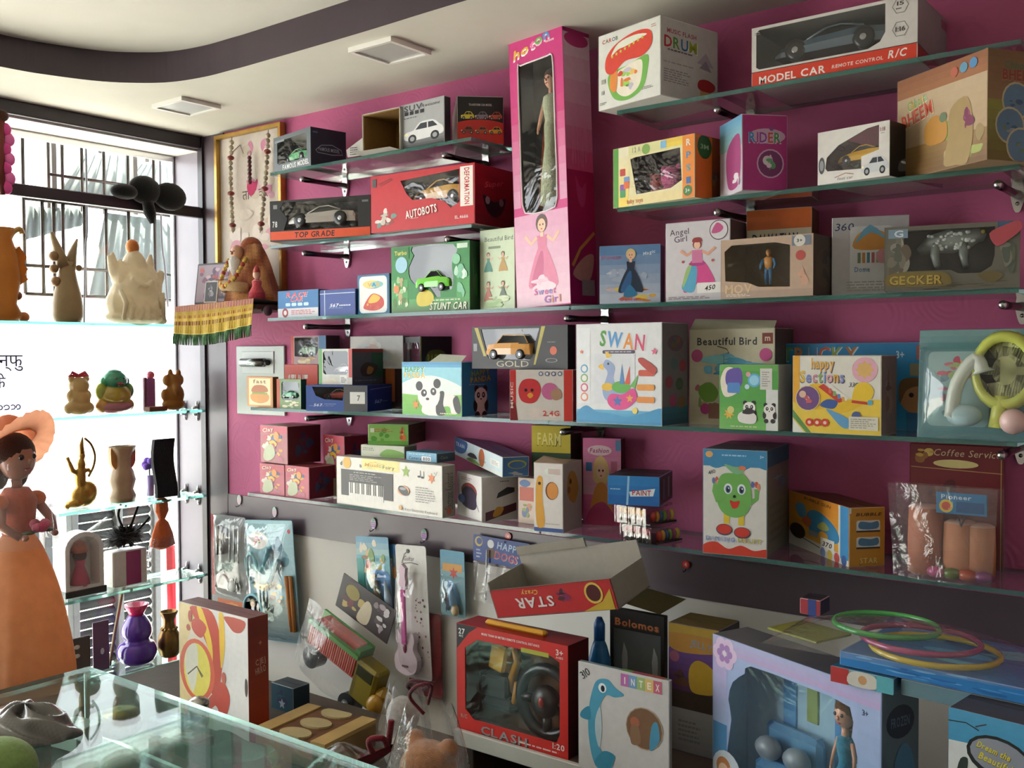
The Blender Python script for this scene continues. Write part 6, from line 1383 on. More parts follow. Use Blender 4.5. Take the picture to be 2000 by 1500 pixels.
# switch plate behind the left end of the panda shelf
P0, P1 = onY(466, 808, -.002), onY(558, 675, -.002)
t = empty('switch_plate', (P0.x, -.001, P0.z), 'pale grey wall switch plate on the pink wall beside the panda shelf', 'switch')
w, h = P1.x - P0.x, P1.z - P0.z
g = G(); g.rbox(0, -.008, 0, w, 0, h, 'b9c2bd', .002); g.build('plate', 'plastic', t)
g = G(); g.rbox(w * .14, -.011, h * .6, w * .8, -.008, h * .92, 'c4cac6', .001); g.build('recess_frame', 'plastic', t)
g = G(); g.tube([(w * .2, -.022, h * .76), (w * .66, -.022, h * .76)], .014, 14, '8f9694'); g.build('roller', 'metal', t)
g = G(); g.tube([(w * .66, -.02, h * .76), (w * .74, -.02, h * .76)], .009, 10, '2a2c2c'); g.build('black_knob', 'plastic', t)

# ================================================================== display window figures
def wp(px, z, x=-.08):
    py = 700
    for _ in range(3): p = onX(px, py, x); py = proj((x, p.y, z))[1]
    return Vector((x, onX(px, py, x).y, z))
S1, S2, S3, S4_, S5_ = 1.5565, 1.2635, .9675, .6905, .4165
PX = lambda n: n * .00178            # one photo pixel at the window, in metres
YZ = lambda pts, x=0: [(x, a, b) for a, b in pts]
# jagged amber figure, cut by the frame
t = empty('carved_vase', wp(12, S1), 'amber carved vase with a jagged leaf edge, far left of the top window shelf', 'figurine')
g = G(); g.lathe([(PX(20), 0), (PX(28), PX(10)), (PX(18), PX(30)), (PX(26), PX(70)), (PX(22), PX(110)), (PX(12), PX(140)), (PX(16), PX(158))], 16, 'b57c3c', sq=(.7, 1)); g.build('body', 'wax', t)
g = G(); g.prism([[(PX(12), PX(40)), (PX(22), PX(62)), (PX(36), PX(72)), (PX(30), PX(80)), (PX(36), PX(90)), (PX(29), PX(98)), (PX(34), PX(110)), (PX(22), PX(128)), (PX(10), PX(118))]], (-.012, 0, 0), (0, 1, 0), (0, 0, 1), (1, 0, 0), .024, 'b8742c'); g.build('leaf', 'wax', t)
g = G(); g.tube(YZ(smoothpts([(PX(6), PX(134)), (PX(14), PX(150)), (PX(26), PX(158)), (PX(30), PX(150))], 4, False)), .008, 8, 'b08a4a'); g.build('scroll', 'stone', t)
g = G(); g.ell((0, PX(20), PX(44)), PX(8), '8a4f2a'); g.tube(YZ([(PX(14), PX(38)), (PX(14), PX(12))]), .007, 8, '8a4f2a'); g.ell((0, PX(30), PX(8)), (PX(8), PX(10), PX(9)), 'a8622c'); g.build('knobbed_foot', 'stone', t)
t = empty('twisted_vase', wp(133, S1), 'beige twisted two horned vase with side beads on the top window shelf', 'vase')
g = G(); prof = [(23, 0), (27, 12), (27, 30), (24, 52), (18, 75), (14, 95), (15, 108)]
g.lathe([(PX(r), PX(z)) for r, z in prof], 18, '8f7a58', sq=(.75, 1)); g.build('body', 'stone', t)
for nm, pts, rr in (('left_horn', [(-6, 100), (-14, 122), (-24, 148), (-27, 158)], [12, 9, 5, 3]), ('right_horn', [(5, 100), (10, 122), (16, 140), (20, 150)], [11, 8, 4, 1.5])):
    g = G(); g.tube(YZ([(PX(a), PX(b)) for a, b in pts]), [PX(r) for r in rr], 10, '8f7a58'); g.build('horn', 'stone', t)
for a, b, r in ((-24, 116, 9), (-24, 94, 8), (-21, 72, 9), (22, 98, 6)):
    g = G(); g.ell((0, PX(a), PX(b)), PX(r), '8a6a44', 10, 8); g.build('side_bead', 'stone', t)
# marble crown figure
t = empty('marble_figure', wp(264, S1), 'large cream marble flame figure with an orange ball on top, top window shelf', 'statue')
g = G()
for a, b, ra, rb in ((0, 30, 58, 40), (-22, 42, 30, 40), (22, 40, 30, 40), (0, 70, 40, 46), (-26, 88, 20, 26), (24, 86, 22, 28), (0, 100, 24, 40), (40, 70, 16, 24), (0, 8, 60, 14), (52, 6, 14, 8)): g.ell((0, PX(a), PX(max(b, rb * .92))), (PX(min(ra, 34)), PX(ra), PX(rb)), 'c9bda6', 16, 10)
for pts, rr in (([(-36, 96), (-46, 112), (-52, 126)], [13, 8, 3]), ([(28, 98), (33, 118), (34, 134)], [13, 8, 3]), ([(46, 78), (54, 92), (56, 104)], [11, 9, 5]), ([(0, 110), (-2, 128), (0, 140)], [18, 13, 8]), ([(-40, 108), (-42, 122), (-44, 132)], [7, 5, 3])): g.tube(YZ([(PX(a), PX(b)) for a, b in pts]), [PX(r) for r in rr], 10, 'c9bda6')
for a, b, s_ in ((-44, 62, 1), (-30, 54, 1), (30, 56, -1), (44, 60, -1), (-12, 48, 1), (12, 48, -1)): g.tube([(PX(24), PX(a), PX(b)), (PX(34), PX(a + 6 * s_), PX(b - 24)), (PX(30), PX(a + 2 * s_), PX(6))], [PX(4), PX(5), PX(4)], 7, 'c9bda6')
for a, b in ((-26, 116), (-14, 122), (14, 120), (24, 112), (44, 96), (-46, 104)): g.tube(YZ([(PX(a * .8), PX(b - 24)), (PX(a), PX(b - 8)), (PX(a * 1.12), PX(b + 4))]), [PX(8), PX(6), PX(2.5)], 8, 'c9bda6')
g.tube([(PX(26), PX(-22), PX(84)), (PX(34), PX(-10), PX(72)), (PX(36), PX(4), PX(70)), (PX(30), PX(20), PX(80))], PX(5), 8, 'c9bda6')
remesh(g.build('body', 'wax', t), .0038, 'wax', 'd2c6ae')
g = G(); g.ell((0, PX(-3), PX(144)), (PX(11), PX(13), PX(15)), 'c8793a', 16, 10); g.build('orange_ball', 'stone', t)
# second shelf: teddy, laughing figure, purple block, brown seated elephant figure
t = empty('teddy_figure', wp(155, S2), 'small beige teddy figurine with a red bow on the second window shelf', 'figurine')
g = G()
for a, b, ra, rb in ((0, 14, 26, 14), (0, 28, 20, 18), (0, 52, 18, 16), (-14, 64, 6, 6), (14, 64, 6, 6), (-19, 12, 9, 10), (19, 12, 9, 10), (-16, 34, 7, 10), (16, 34, 7, 10)): g.ell((0, PX(a), PX(b)), (PX(min(ra, 18)), PX(ra), PX(rb)), 'b09a70', 12, 8)
remesh(g.build('body', 'wax', t), .003, 'wax', 'b59c70')
g = G()
for s in (-1, 1): g.tube([(0, 0, PX(70)), (0, s * PX(12), PX(76)), (0, s * PX(18), PX(70)), (0, 0, PX(70))], PX(3), 7, 'c2404a')
g.build('bow', 'cloth', t)
t = empty('laughing_figure', wp(224, S2), 'shiny green and gold laughing seated figure on the second window shelf', 'figurine')
def lf(a, z):
    z /= PX(1); return K('2f8a6a') if z > 54 else K('9aa02c') if z > 38 else K('b08a2f') if z > 24 else K('a8687a')
g = G()
for a, b, ra, rb, c in ((0, 12, 36, 13, 'a0606a'), (-24, 14, 14, 13, 'b07a34'), (24, 14, 14, 13, 'b07a34'), (0, 32, 33, 24, 'a8912f'), (-26, 40, 12, 16, '8f9a2c'), (26, 40, 12, 16, '5f8a3a'), (0, 60, 24, 20, '2f8a6a'), (-20, 58, 8, 9, '3f9a6a'), (22, 58, 8, 9, '3f8a8a'), (0, 74, 15, 7, '2a7a6a')): g.ell((0, PX(a), PX(b)), (PX(min(ra, 22)), PX(ra), PX(rb)), c, 14, 9)
g.build('body', 'gloss', t)
g = G()
for s in (-1, 1): g.ell((PX(20), PX(8 * s), PX(64)), (PX(3), PX(3), PX(2)), '1a1a1a', 6, 4)
g.ell((PX(20), 0, PX(54)), (PX(4), PX(8), PX(3)), '8a2a2a', 8, 5); g.build('face', 'gloss', t)
t = empty('purple_block', wp(291, S2, -.1), 'purple glass block with a pink knob beside the brown figure, second window shelf', 'ornament')
g = G(); g.rbox(-.01, PX(-10), 0, .01, PX(12), PX(62), '7a3a8a', .003); g.build('block', 'gloss', t)
g = G(); g.ell((0, PX(4), PX(68)), PX(8), 'c2506a', 12, 8); g.build('knob', 'gloss', t)
t = empty('elephant_figure', wp(339, S2, -.05), 'brown seated elephant figurine on a wooden base, right end of the second window shelf', 'figurine')
g = G()
for a, b, ra, rb in ((0, 12, 24, 12), (2, 30, 20, 22), (0, 56, 15, 14), (-14, 58, 8, 11), (14, 58, 8, 11), (-6, 72, 5, 8), (12, 72, 5, 7), (-18, 30, 8, 12)): g.ell((0, PX(a), PX(b)), (PX(min(ra, 16)), PX(ra), PX(rb)), '8f6430', 12, 8)
g.tube([(PX(10), PX(-2), PX(52)), (PX(18), PX(-6), PX(40)), (PX(18), PX(-2), PX(28))], [PX(6), PX(5), PX(3)], 8, '8f6430')
remesh(g.build('body', 'wax', t), .003, 'wax', '9a6c34')
g = G(); g.rbox(-.02, PX(-58), -.0, .02, PX(-20), PX(9), '6a3a28', .002); g.rbox(-.02, PX(-58), PX(9), -.01, PX(-52), PX(64), '6a3a4a', .001); g.build('wooden_base', 'wood', t)
# third shelf: brass archer, pale pillar vase, black wavy plaque, flower glass
t = empty('brass_archer', wp(158, S3), 'brass archer figure with a tall bow on the third window shelf', 'figurine')
g = G()
for a, b, ra, rb in ((6, 20, 24, 20), (14, 26, 17, 20), (-10, 8, 18, 8), (0, 52, 10, 22), (2, 76, 8, 12), (4, 92, 6, 8)): g.ell((0, PX(a), PX(b)), (PX(min(ra, 14)), PX(ra), PX(rb)), '8a6a2f', 12, 8)
for pts, rr in (([(-4, 62), (-14, 66), (-20, 82)], [5, 5, 4]), ([(-20, 82), (-24, 92)], [3, 4]), ([(6, 64), (16, 66), (20, 60)], [5, 4, 3]), ([(-24, 4), (-30, 3)], [6, 3])): g.tube(YZ([(PX(a), PX(b)) for a, b in pts]), [PX(r) for r in rr], 8, '8a6a2f')
remesh(g.build('body', 'brass', t), .003, 'brass', 'a07c3a')
g = G(); g.tube(YZ([(PX(a), PX(b)) for a, b in smoothpts([(6, 124), (18, 112), (25, 92), (22, 72), (12, 54)], 5, False)], PX(6)), PX(2.2), 7, '7a5c28'); g.build('bow', 'brass', t)
g = G(); g.tube(YZ([(PX(4), PX(96)), (PX(3), PX(112)), (PX(6), PX(126))]), [PX(5), PX(4), PX(1)], 8, '8a6a2f'); g.build('crown', 'brass', t)
t = empty('pillar_vase', wp(240, S3), 'pale pinkish pillar shaped carved vase on the third window shelf', 'vase')
g = G(); g.lathe([(PX(r), PX(z)) for r, z in ((22, 0), (24, 10), (19, 22), (24, 40), (20, 56), (15, 66), (16, 84), (24, 98), (25, 104), (19, 96))], 20, 'a88f72', sq=(.8, 1), wob=lambda a, z: .06 * math.sin(6 * a)); g.build('body', 'stone', t)
for s in (-1, 1):
    g = G(); g.prism([smoothpts([(s * PX(14), PX(62)), (s * PX(23), PX(70)), (s * PX(25), PX(84)), (s * PX(24), PX(102)), (s * PX(14), PX(92))], 3)], (-.008, 0, 0), (0, 1, 0), (0, 0, 1), (1, 0, 0), .016, 'b8604a' if s > 0 else 'b07a3a'); g.build('side_wing', 'stone', t)
t = empty('black_plaque', wp(320, S3, -.06), 'matt black wavy upright plaque at the right end of the third window shelf', 'ornament')
g = G(); l = [(PX(-20 + 4 * math.sin(z * .045 + 1.2)), PX(z)) for z in range(0, 113, 8)]; r_ = [(PX(24 + 4 * math.sin(z * .045 + 1.2)), PX(z)) for z in range(112, -1, -8)]
g.prism([l + r_], (-.008, 0, 0), (0, 1, 0), (0, 0, 1), (1, 0, 0), .016, '17161b'); g.build('plaque', 'cloth', t)
t = empty('flower_glass', wp(294, S3, -.13), 'little glass with a purple flower half hidden behind the black plaque', 'vase')
g = G(); g.lathe([(PX(7), 0), (PX(8), PX(40))], 12, '8f80c0'); g.build('glass', 'gloss', t)
g = G()
for k in range(6): g.ell((PX(7 * math.cos(k)), PX(7 * math.sin(k) - 3), PX(62 + 6 * math.cos(2 * k))), PX(7), '7a5ac0', 8, 6)
g.tube([(0, 0, PX(10)), (0, PX(-2), PX(60))], PX(1.5), 6, '4a6a3a'); g.build('flower', 'cloth', t)
# fourth shelf: framed figurine, black feather bunch over a pink box, orange bundle
t = empty('framed_figurine', wp(157, S4_, -.07), 'white arched frame with a hatted pink figurine and black base, fourth window shelf', 'figurine')
g = G(); out = [(PX(-36), PX(12)), (PX(36), PX(12))] + [(PX(36 * math.cos(R(a))), PX(84 + 30 * math.sin(R(a)))) for a in range(0, 181, 15)]; inn = [(PX(-28), PX(18)), (PX(28), PX(18))] + [(PX(28 * math.cos(R(a))), PX(82 + 24 * math.sin(R(a)))) for a in range(0, 181, 15)]
g.prism([out, inn], (-.03, 0, 0), (0, 1, 0), (0, 0, 1), (1, 0, 0), .06, 'dcdad6'); g.build('arch', 'plastic', t)
g = G(); g.rbox(-.036, PX(-38), 0, .036, PX(40), PX(12), '2c2824', .002); g.build('base', 'plastic', t)
g = G(); g.rbox(-.03, PX(-29), PX(17), -.027, PX(29), PX(100), 'e2e0dc', .001); g.build('back_panel', 'card', t)
g = G(); g.lathe([(PX(18), PX(16)), (PX(14), PX(34)), (PX(8), PX(52)), (PX(10), PX(62))], 14, 'c2486a'); g.build('figure_dress', 'cloth', t)
g = G(); g.ell((0, 0, PX(70)), PX(12), '4a2c24', 12, 8); g.lathe([(PX(15), PX(76)), (PX(13), PX(84)), (PX(10), PX(94)), (PX(1), PX(98))], 14, 'c9785a'); g.build('figure_head', 'cloth', t)
g = G(); g.surf(lambda u, v: (.035 - .07 * v, PX(-42 + 96 * u), PX(70 + 50 * u + 12 * math.sin(PI * v)) if u > .3 else PX(112 - 80 * (.3 - u))), 14, 8, 'fff'); g.surf(lambda u, v: (.038 + .004 * math.sin(9 * u), PX(-42 + 90 * u), PX(12 + (92 + 30 * u) * v)), 14, 8, 'fff'); g.build('clear_wrap', 'bag_film', t)
b_ = wp(245, S4_, -.08)
t = empty('pink_gift_box', b_, 'pink and white upright box under the black feather bunch, fourth window shelf', 'box')
g = G(); g.rbox(-.03, PX(-34), 0, .03, PX(36), PX(66), 'd2ccc6', .004); g.build('body', 'card', t)
g = G(); g.rbox(.0302, PX(-8), PX(2), .032, PX(22), PX(64), '9a3a6a', .0005); g.build('band', 'card', t)
t = empty('feather_bunch', b_ + Vector((0, PX(4), PX(67))), 'bunch of black feathers lying on the pink and white box', 'feathers')
rn = random.Random(11); g = G()
for i in range(420):
    a = rn.uniform(0, 2 * PI); e = rn.uniform(-.5, 1.1); L = PX(rn.uniform(22, 46)); d = Vector((math.cos(a) * math.cos(e) * .7, math.sin(a) * math.cos(e), math.sin(e) * .8 + .15)); p = Vector((0, PX(rn.uniform(-16, 8)), PX(14))); k = d.cross(Vector((0, 0, 1))).normalized() * PX(2.6)
    m = p + d * L * .6 + Vector((0, 0, PX(3))); q = p + d * L + Vector((0, 0, -PX(2)))
    if (p.z + d.z * L) < 0: continue
    g.add([p - k, p + k, m + k * 1.6, m - k * 1.6, q], [(0, 1, 2, 3), (3, 2, 4)], '14120f')
for pts in ([(-2, 30), (-16, 62), (-10, 84)], [(4, 30), (20, 66), (26, 80)], [(10, 20), (40, 44), (48, 52)]): g.tube(YZ([(PX(a), PX(b)) for a, b in smoothpts(pts, 4, False)]), PX(2.4), 6, '1d1a17')
tag(g.build('plumes', 'cloth', t), kind='stuff')
t = empty('orange_bundle', wp(318, S4_, -.075), 'orange cloth bundle in a clear bag at the right end of the fourth window shelf', 'bundle')
g = G(); g.lathe([(PX(30), PX(2)), (PX(34), PX(20)), (PX(26), PX(60)), (PX(22), PX(78))], 16, 'a89f94', sq=(.7, 1), wob=lambda a, z: .08 * math.sin(5 * a)); g.build('bag', 'bag_film', t)
g = G(); g.lathe([(PX(6), PX(54)), (PX(24), PX(62)), (PX(20), PX(84)), (PX(12), PX(106)), (PX(6), PX(112)), (PX(13), PX(128)), (PX(11), PX(150)), (PX(2), PX(156))], 18, 'c9663a', sq=(.7, 1), wob=lambda a, z: .1 * math.sin(7 * a)); g.build('cloth', 'cloth', t)
# lowest shelf: purple vase and bronze vase
t = empty('purple_vase', wp(268, S5_), 'purple bulging glass vase with a hot pink flared rim, lowest window shelf', 'vase')
g = G(); pr = [(22, 0), (32, 8), (35, 24), (30, 38), (22, 44), (27, 56), (26, 70), (19, 84), (14, 92)]; g.lathe([(PX(r), PX(z)) for r, z in smoothpts(pr, 3, False)], 26, '5a2f9a', wob=lambda a, z: .04 * abs(math.sin(4 * a))); g.build('body', 'gloss', t)
g = G(); g.lathe([(PX(13), PX(91)), (PX(15), PX(97)), (PX(23), PX(112)), (PX(21), PX(112)), (PX(12), PX(96))], 24, 'e0246a'); g.build('rim', 'gloss', t)
t = empty('bronze_vase', wp(331, S5_, -.06), 'bronze vase with a beaded neck beside the clock box, lowest window shelf', 'vase')
g = G(); pr = [(14, 0), (18, 6), (22, 22), (20, 40), (12, 58), (11, 72), (17, 86), (15, 86), (9, 72)]; g.lathe([(PX(r), PX(z)) for r, z in smoothpts(pr, 3, False)], 22, '8a6a3c', wob=lambda a, z: .03 * math.sin(9 * a)); g.build('body', 'brass', t)
g = G()
for k in range(12): g.ell((PX(14 * math.cos(R(30 * k))), PX(14 * math.sin(R(30 * k))), PX(54)), PX(3), 'a8884a', 6, 5)
tag(g.build('beads', 'brass', t), kind='stuff')
# black velvet bow on the dark rail
P = onX(285, 400, .01); P = Vector((.006, P.y, 1.961))
t = empty('velvet_bow', P, 'black velvet bow with drooping lobes sitting on the dark window rail', 'bow')
for k, (a, b, ra, rb) in enumerate(((-48, 8, 26, 14), (-8, 16, 32, 26), (44, 10, 34, 26))):
    g = G(); g.ell((.02, PX(a), PX(b)), (PX(18), PX(ra), PX(rb)), '121113', 14, 10); g.build('lobe', 'cloth', t)
g = G(); g.tube([(.024, PX(-4), PX(-4)), (.026, PX(0), PX(-26)), (.026, PX(4), PX(-44))], [PX(10), PX(11), PX(4)], 9, '121113'); g.build('tail', 'cloth', t)
# hand written notice taped to the glass, and something pink hanging at the frame's edge
P0 = onX(50, 800, -.162)
t = empty('window_notice', (-.163, P0.y, onX(25, 805, -.163).z), 'white paper notice with blue handwriting taped to the window glass', 'notice')
hh = onX(25, 645, -.163).z - onX(25, 805, -.163).z
g = G(); g.box(-.001, -.3, 0, 0, 0, hh, 'e6e6ea'); g.build('sheet', 'thin', t)
def strokes(g, y0, z0, s, n, seed):
    rn = random.Random(seed); y = y0
    for i in range(n):
        w = s * rn.uniform(.6, 1.1)
        g.tube([(.0012, y + w * (.5 + .42 * math.cos(R(a))), z0 + s * (.4 + .35 * math.sin(R(a)))) for a in range(200 - 30 * (i % 3), -90 - 20 * (i % 2), -30)], .0016, 5, '3a3a6a')
        g.tube([(.0012, y + w * .2, z0 + s * .05), (.0012, y + w * .8, z0 + s * .12)], .0016, 5, '3a3a6a')
        y += w * 1.05
g = G(); strokes(g, -.09, hh * .03, .02, 4, 6)
for tx, ye, z0, s_ in (('\u0930\u0921\u092a\u0928\u094d\u092b\u0941', -.006, hh * .56, .055), ('\u092b\u0947', -.06, hh * .3, .05)):
    _v, _f, _w = glyph(tx, 0); g.add([(.0012, ye - (_w - a_) * s_, z0 + b_ * s_) for a_, b_ in _v], _f, '33335e')
tag(g.build('handwriting', 'paper', t), kind='stuff')
P = onX(6, 222, -.01)
t = empty('hanging_garland', (.012, onX(3, 290, .012).y, 2.16), 'brown topped pink paper garland hanging at the far left of the window', 'garland')
g = G(); g.tube([(0, 0, 0), (.002, -.003, -.12), (0, 0, -.24)], [.011, .009, .008], 9, '6a2a24'); g.build('stem', 'wood', t)
for k in range(7):
    g = G(); g.ell((.0, .012 + .01 * (k % 2), -.05 - .028 * k), (.012, .017, .02), ('cf4a90', 'd86aa6')[k % 2], 9, 6); g.build('petal', 'paper', t)
g = G(); g.ell((0, 0, -.012), (.02, .022, .018), '4a2a1c', 10, 7); g.build('top_knot', 'cloth', t)

# cards and a stick at the left end of the lowest window shelf
t = empty('grey_plate', wp(148, S5_, -.06), 'small grey plate with two white marks on the lowest window shelf beside the doll', 'plate')
g = G(); g.rbox(-.004, PX(-28), 0, .004, PX(28), PX(78), '5f5652', .002); g.build('plate', 'plastic', t)
for z in (46, 62):
    g = G(); g.ell((.0045, PX(2), PX(z)), (.0012, PX(6), PX(4)), 'd8d4cc', 10, 6); g.build('white_mark', 'plastic', t)
t = empty('purple_card', wp(198, S5_, -.1), 'thin purple card with a small white spot left of the purple vase', 'card')
g = G(); g.rbox(-.002, PX(-16), 0, .002, PX(16), PX(92), '7a5a78', .0008); g.build('card', 'card', t)
g = G(); g.ell((.0022, PX(2), PX(36)), (.0006, PX(4), PX(6)), 'd8d2d4', 10, 6); g.build('white_spot', 'card', t)
A = wp(214, S5_, -.13)
g = G(); g.tube([(0, 0, 0), (0, PX(12), PX(60)), (0, PX(34), PX(158))], .0055, 8, '8f7a5a'); tag(g.build('bamboo_stick', 'wood', loc=A), 'pale bamboo stick leaning behind the purple vase in the window', 'stick')
# ================================================================== things hanging below the lowest shelf
def hook(px, py, label, group, cols, h=.034, red=False):
    P = onY(px, py, -.006)
    t = empty('wall_hook', (P.x, -.0045, P.z), label, 'hook', group)
    g = G(); w = h * .5
    pts = [(w * .62 * math.cos(R(20 * i)) * (1 if not red else 1.4), h * .5 * math.sin(R(20 * i)) * (1 if not red else .8)) for i in range(18)]
    g.prism([pts], (0, 0, 0), (1, 0, 0), (0, 0, 1), (0, -1, 0), .004, cols[0]); g.build('pad', 'plastic', t)
    g = G(); a = Art(g, (-w, -.004, -h / 2), (2 * w, 0, 0), (0, 0, h))
    if red: a.ell(.5, .5, .3, None, 'd8433a'); a.txt('4', .5, .5, .36, 'e8c9c4')
    else:
        a.blob([(.35, .92), (.5, .98), (.65, .92), (.66, .72), (.5, .62), (.34, .72)], cols[1])
        for k in range(9): a.ell(.34 + .16 * (k % 3), .56 - .17 * (k // 3), .07, None, cols[2], 8)
    g.build('print', 'plastic', t)
    g = G(); g.tube([(0, -.003, -h * .5), (0, -.006, -h * .62), (0, -.016, -h * .66), (0, -.019, -h * .5)], .0016, 6, '8a7f94'); g.build('wire', 'metal', t)
    return t
HG = 'oval stick-on hooks on the grey band'
hook(468, 976, 'pale oval stick-on hook above the silver tool set blister', HG, ('c9c4cc', '9cc4b4', 'd2a8bc'))
hook(537, 1000, 'pale oval stick-on hook above the light blue drum blister', HG, ('c9c4cc', '9cc4b4', 'd2a8bc'))
hook(730, 1022, 'purple and green oval stick-on hook above the beach toy card', HG, ('b9a4c0', '2f8a5a', '7a3a9a'))
hook(829, 1044, 'purple and green oval stick-on hook above the pink guitar card', HG, ('b9a4c0', '2f8a5a', '7a3a9a'))
hook(993, 1047, 'round red stick-on hook above the blue dog header card', 'red round hooks on the grey band', ('a82a2c',), .024, True)
hook(1340, 1102, 'round red stick-on hook at the right below the green apple box', 'red round hooks on the grey band', ('a82a2c',), .024, True)

class Card: pass
def card(label, tl, tr, bl, y, col, art=None, cat='toy pack', name='blister_pack', rot=0., th=.002, roundc=.008, back=None):
    """hanging flat card; tl, tr, bl are pixel corners on the plane y"""
    A, Bp, Cc = onY(tl[0], tl[1], y), onY(tr[0], tr[1], y), onY(bl[0], bl[1], y)
    U = Bp - A; V = A - Cc
    w, h = U.length, V.length
    ang = math.atan2(-U.z, U.x)
    t = empty(name, Cc, label, cat, rot=(0, ang, 0))
    c = Card(); c.t, c.w, c.h = t, w, h
    g = G(); r = roundc
    pts = []
    for cx, cz, a0 in ((w - r, r, -90), (w - r, h - r, 0), (r, h - r, 90), (r, r, 180)):
        for i in range(4): pts.append((cx + r * math.cos(R(a0 + 30 * i)), cz + r * math.sin(R(a0 + 30 * i))))
    g.prism([pts], (0, th, 0), (1, 0, 0), (0, 0, 1), (0, -1, 0), th, col); g.build('backing_card', 'card', t)
    if art:
        g = G(); art(Art(g, (0, 0, 0), (w, 0, 0), (0, 0, h))); g.build('front_print', 'card', t)
    return c
def blister(c, x0, z0, x1, z1, d, seed=1, fin='film', name='blister'):
    g = G(); rn = random.Random(seed); p1, p2 = rn.uniform(0, 6), rn.uniform(0, 6)
    g.surf(lambda u, v: (c.w * (x0 + (x1 - x0) * u), -d * (max(math.sin(PI * u), 0) * max(math.sin(PI * v), 0)) ** .3 - .0015 - .0012 * math.sin(13 * u + p1) * math.sin(11 * v + p2), c.h * (z0 + (z1 - z0) * v)), 16, 16, 'fff')
    return g.build(name, fin, c.t)
# silver tool set
c = card('clear blister of silver toy tools on a red edged card, leftmost hanging pack', (415, 1003), (483, 1012), (416, 1200), -.03, '8f9290', lambda a: (a.rect(0, .2, .09, 1, 'b83a30'), a.grad(.09, .2, 1, 1, '6f7270', '8f9496'), a.rect(.16, .03, .95, .18, 'c9622a'), a.pic(.2, .04, .92, .17, None, ['e08a3a', 'f0b87a', 'b5481f', 'e8a050'], 8, 2)))
w, h = c.w, c.h
g = G(); g.tube([(w * .3, -.012, h * .9), (w * .32, -.012, h * .62)], [.012, .014], 10, 'a4a8a8'); g.ell((w * .3, -.014, h * .78), (.016, .01, .018), 'b9bcbc', 12, 8); g.build('drill', 'metal', c.t)
g = G(); g.M = Matrix.Translation((w * .68, -.014, h * .34)) @ Matrix.Rotation(R(90), 4, 'X'); g.lathe([(.024, 0), (.022, .005), (.004, .007)], 20, 'c4c7c6'); g.build('saw_disc', 'plastic', c.t)
g = G(); g.tube([(w * .2, -.01, h * .3), (w * .44, -.012, h * .52)], [.006, .007], 8, '2e3030'); g.build('wrench', 'plastic', c.t)
for i in range(3):
    g = G(); g.tube([(w * (.62 + .12 * i), -.01, h * .92), (w * (.6 + .12 * i), -.01, h * .56)], [.004, .003], 8, 'c2c5c4'); g.build('screwdriver', 'metal', c.t)
blister(c, .08, .2, 1, .99, .022, 2)
# drum blister
c = card('light blue blister with toy drum, drumsticks and guitars on a tall card', (490, 1016), (584, 1018), (493, 1246), -.034, '7fb0bc', lambda a: (a.grad(0, 0, 1, .35, '3a5a66', '8a9a90'), a.grad(0, .35, 1, 1, '6fa0b0', '9cc4cc'), a.pic(.4, .55, 1, .9, None, ['4a7f8f', '3f6f84', '5a90a0'], 8, 3), a.ell(.26, .83, .21, .075, 'e6e2dc'), a.pic(.14, .8, .4, .87, None, ['d8507a', '7fae5a', 'd8a04a', '5a7ab0', 'e07a6a'], 9, 2, .2), a.pic(.3, .28, .8, .5, None, ['a8703a', 'c9a83a', '8a6a5a', 'b5893a'], 9, 5, .2), a.ell(.92, .91, .03, None, 'c2404f')))
w, h = c.w, c.h
g = G(); g.M = Matrix.Translation((w * .22, -.012, h * .27)) @ Matrix.Rotation(R(90), 4, 'X'); g.lathe([(.046, 0), (.05, .004), (.05, .02), (.043, .022), (.043, .016)], 26, '6fb0bd'); g.build('drum_rim', 'plastic', c.t)
g = G(); g.M = Matrix.Translation((w * .22, -.012, h * .27)) @ Matrix.Rotation(R(90), 4, 'X'); g.lathe([(.0, .0172), (.0435, .0172)], 26, 'e0e2e6'); q = g.build('drum_skin', 'plastic', c.t)
g = G(); a = Art(g, (w * .22 - .04, -.0294, h * .27 - .04), (.08, 0, 0), (0, 0, .08)); a.ell(.5, .72, .17, None, '8a7f4a'); a.ell(.5, .68, .13, None, 'e6c8b0'); a.ell(.45, .69, .015, None, '222'); a.ell(.56, .69, .015, None, '222'); a.ell(.4, .34, .12, .1, 'b07a4a'); a.line([(.42, .38), (.8, .46)], .03, '3a3a3c'); a.rect(.4, .45, .58, .56, 'c9d4e2'); g.build('print', 'plastic', q)
for s, (x, z, an) in enumerate(((.46, .68, 35), (.62, .58, 35))):
    g = G(); g.M = Matrix.Translation((w * x, -.012, h * z)) @ Matrix.Rotation(R(an), 4, 'Y'); g.tube([(0, 0, -.05), (0, 0, 0), (0, -.002, .025), (0, -.002, .045)], [.006, .006, .014, .01], 10, '5fa3b2'); g.build('maraca', 'plastic', c.t)
g = G(); g.tube(smoothpts([(w * .1, -.012, h * .5), (w * .04, -.012, h * .66), (w * .16, -.012, h * .72), (w * .26, -.012, h * .62), (w * .2, -.012, h * .5)], 5), .006, 8, '5fa8b0', closed=True); g.build('tambourine', 'plastic', c.t)
for i in range(2):
    g = G(); g.tube([(w * (.84 + .09 * i), -.008, h * .55), (w * (.88 + .06 * i), -.008, h * .1)], [.006, .006], 8, 'b8742a'); g.build('drumstick', 'wood', c.t)
g = G(); g.tube([(w * .2, -.01, h * .46), (w * .4, -.012, h * .44), (w * .52, -.01, h * .47)], [.008, .011, .007], 8, 'c9b65a'); g.build('whistle', 'plastic', c.t)
blister(c, .0, .02, 1, .97, .034, 3)
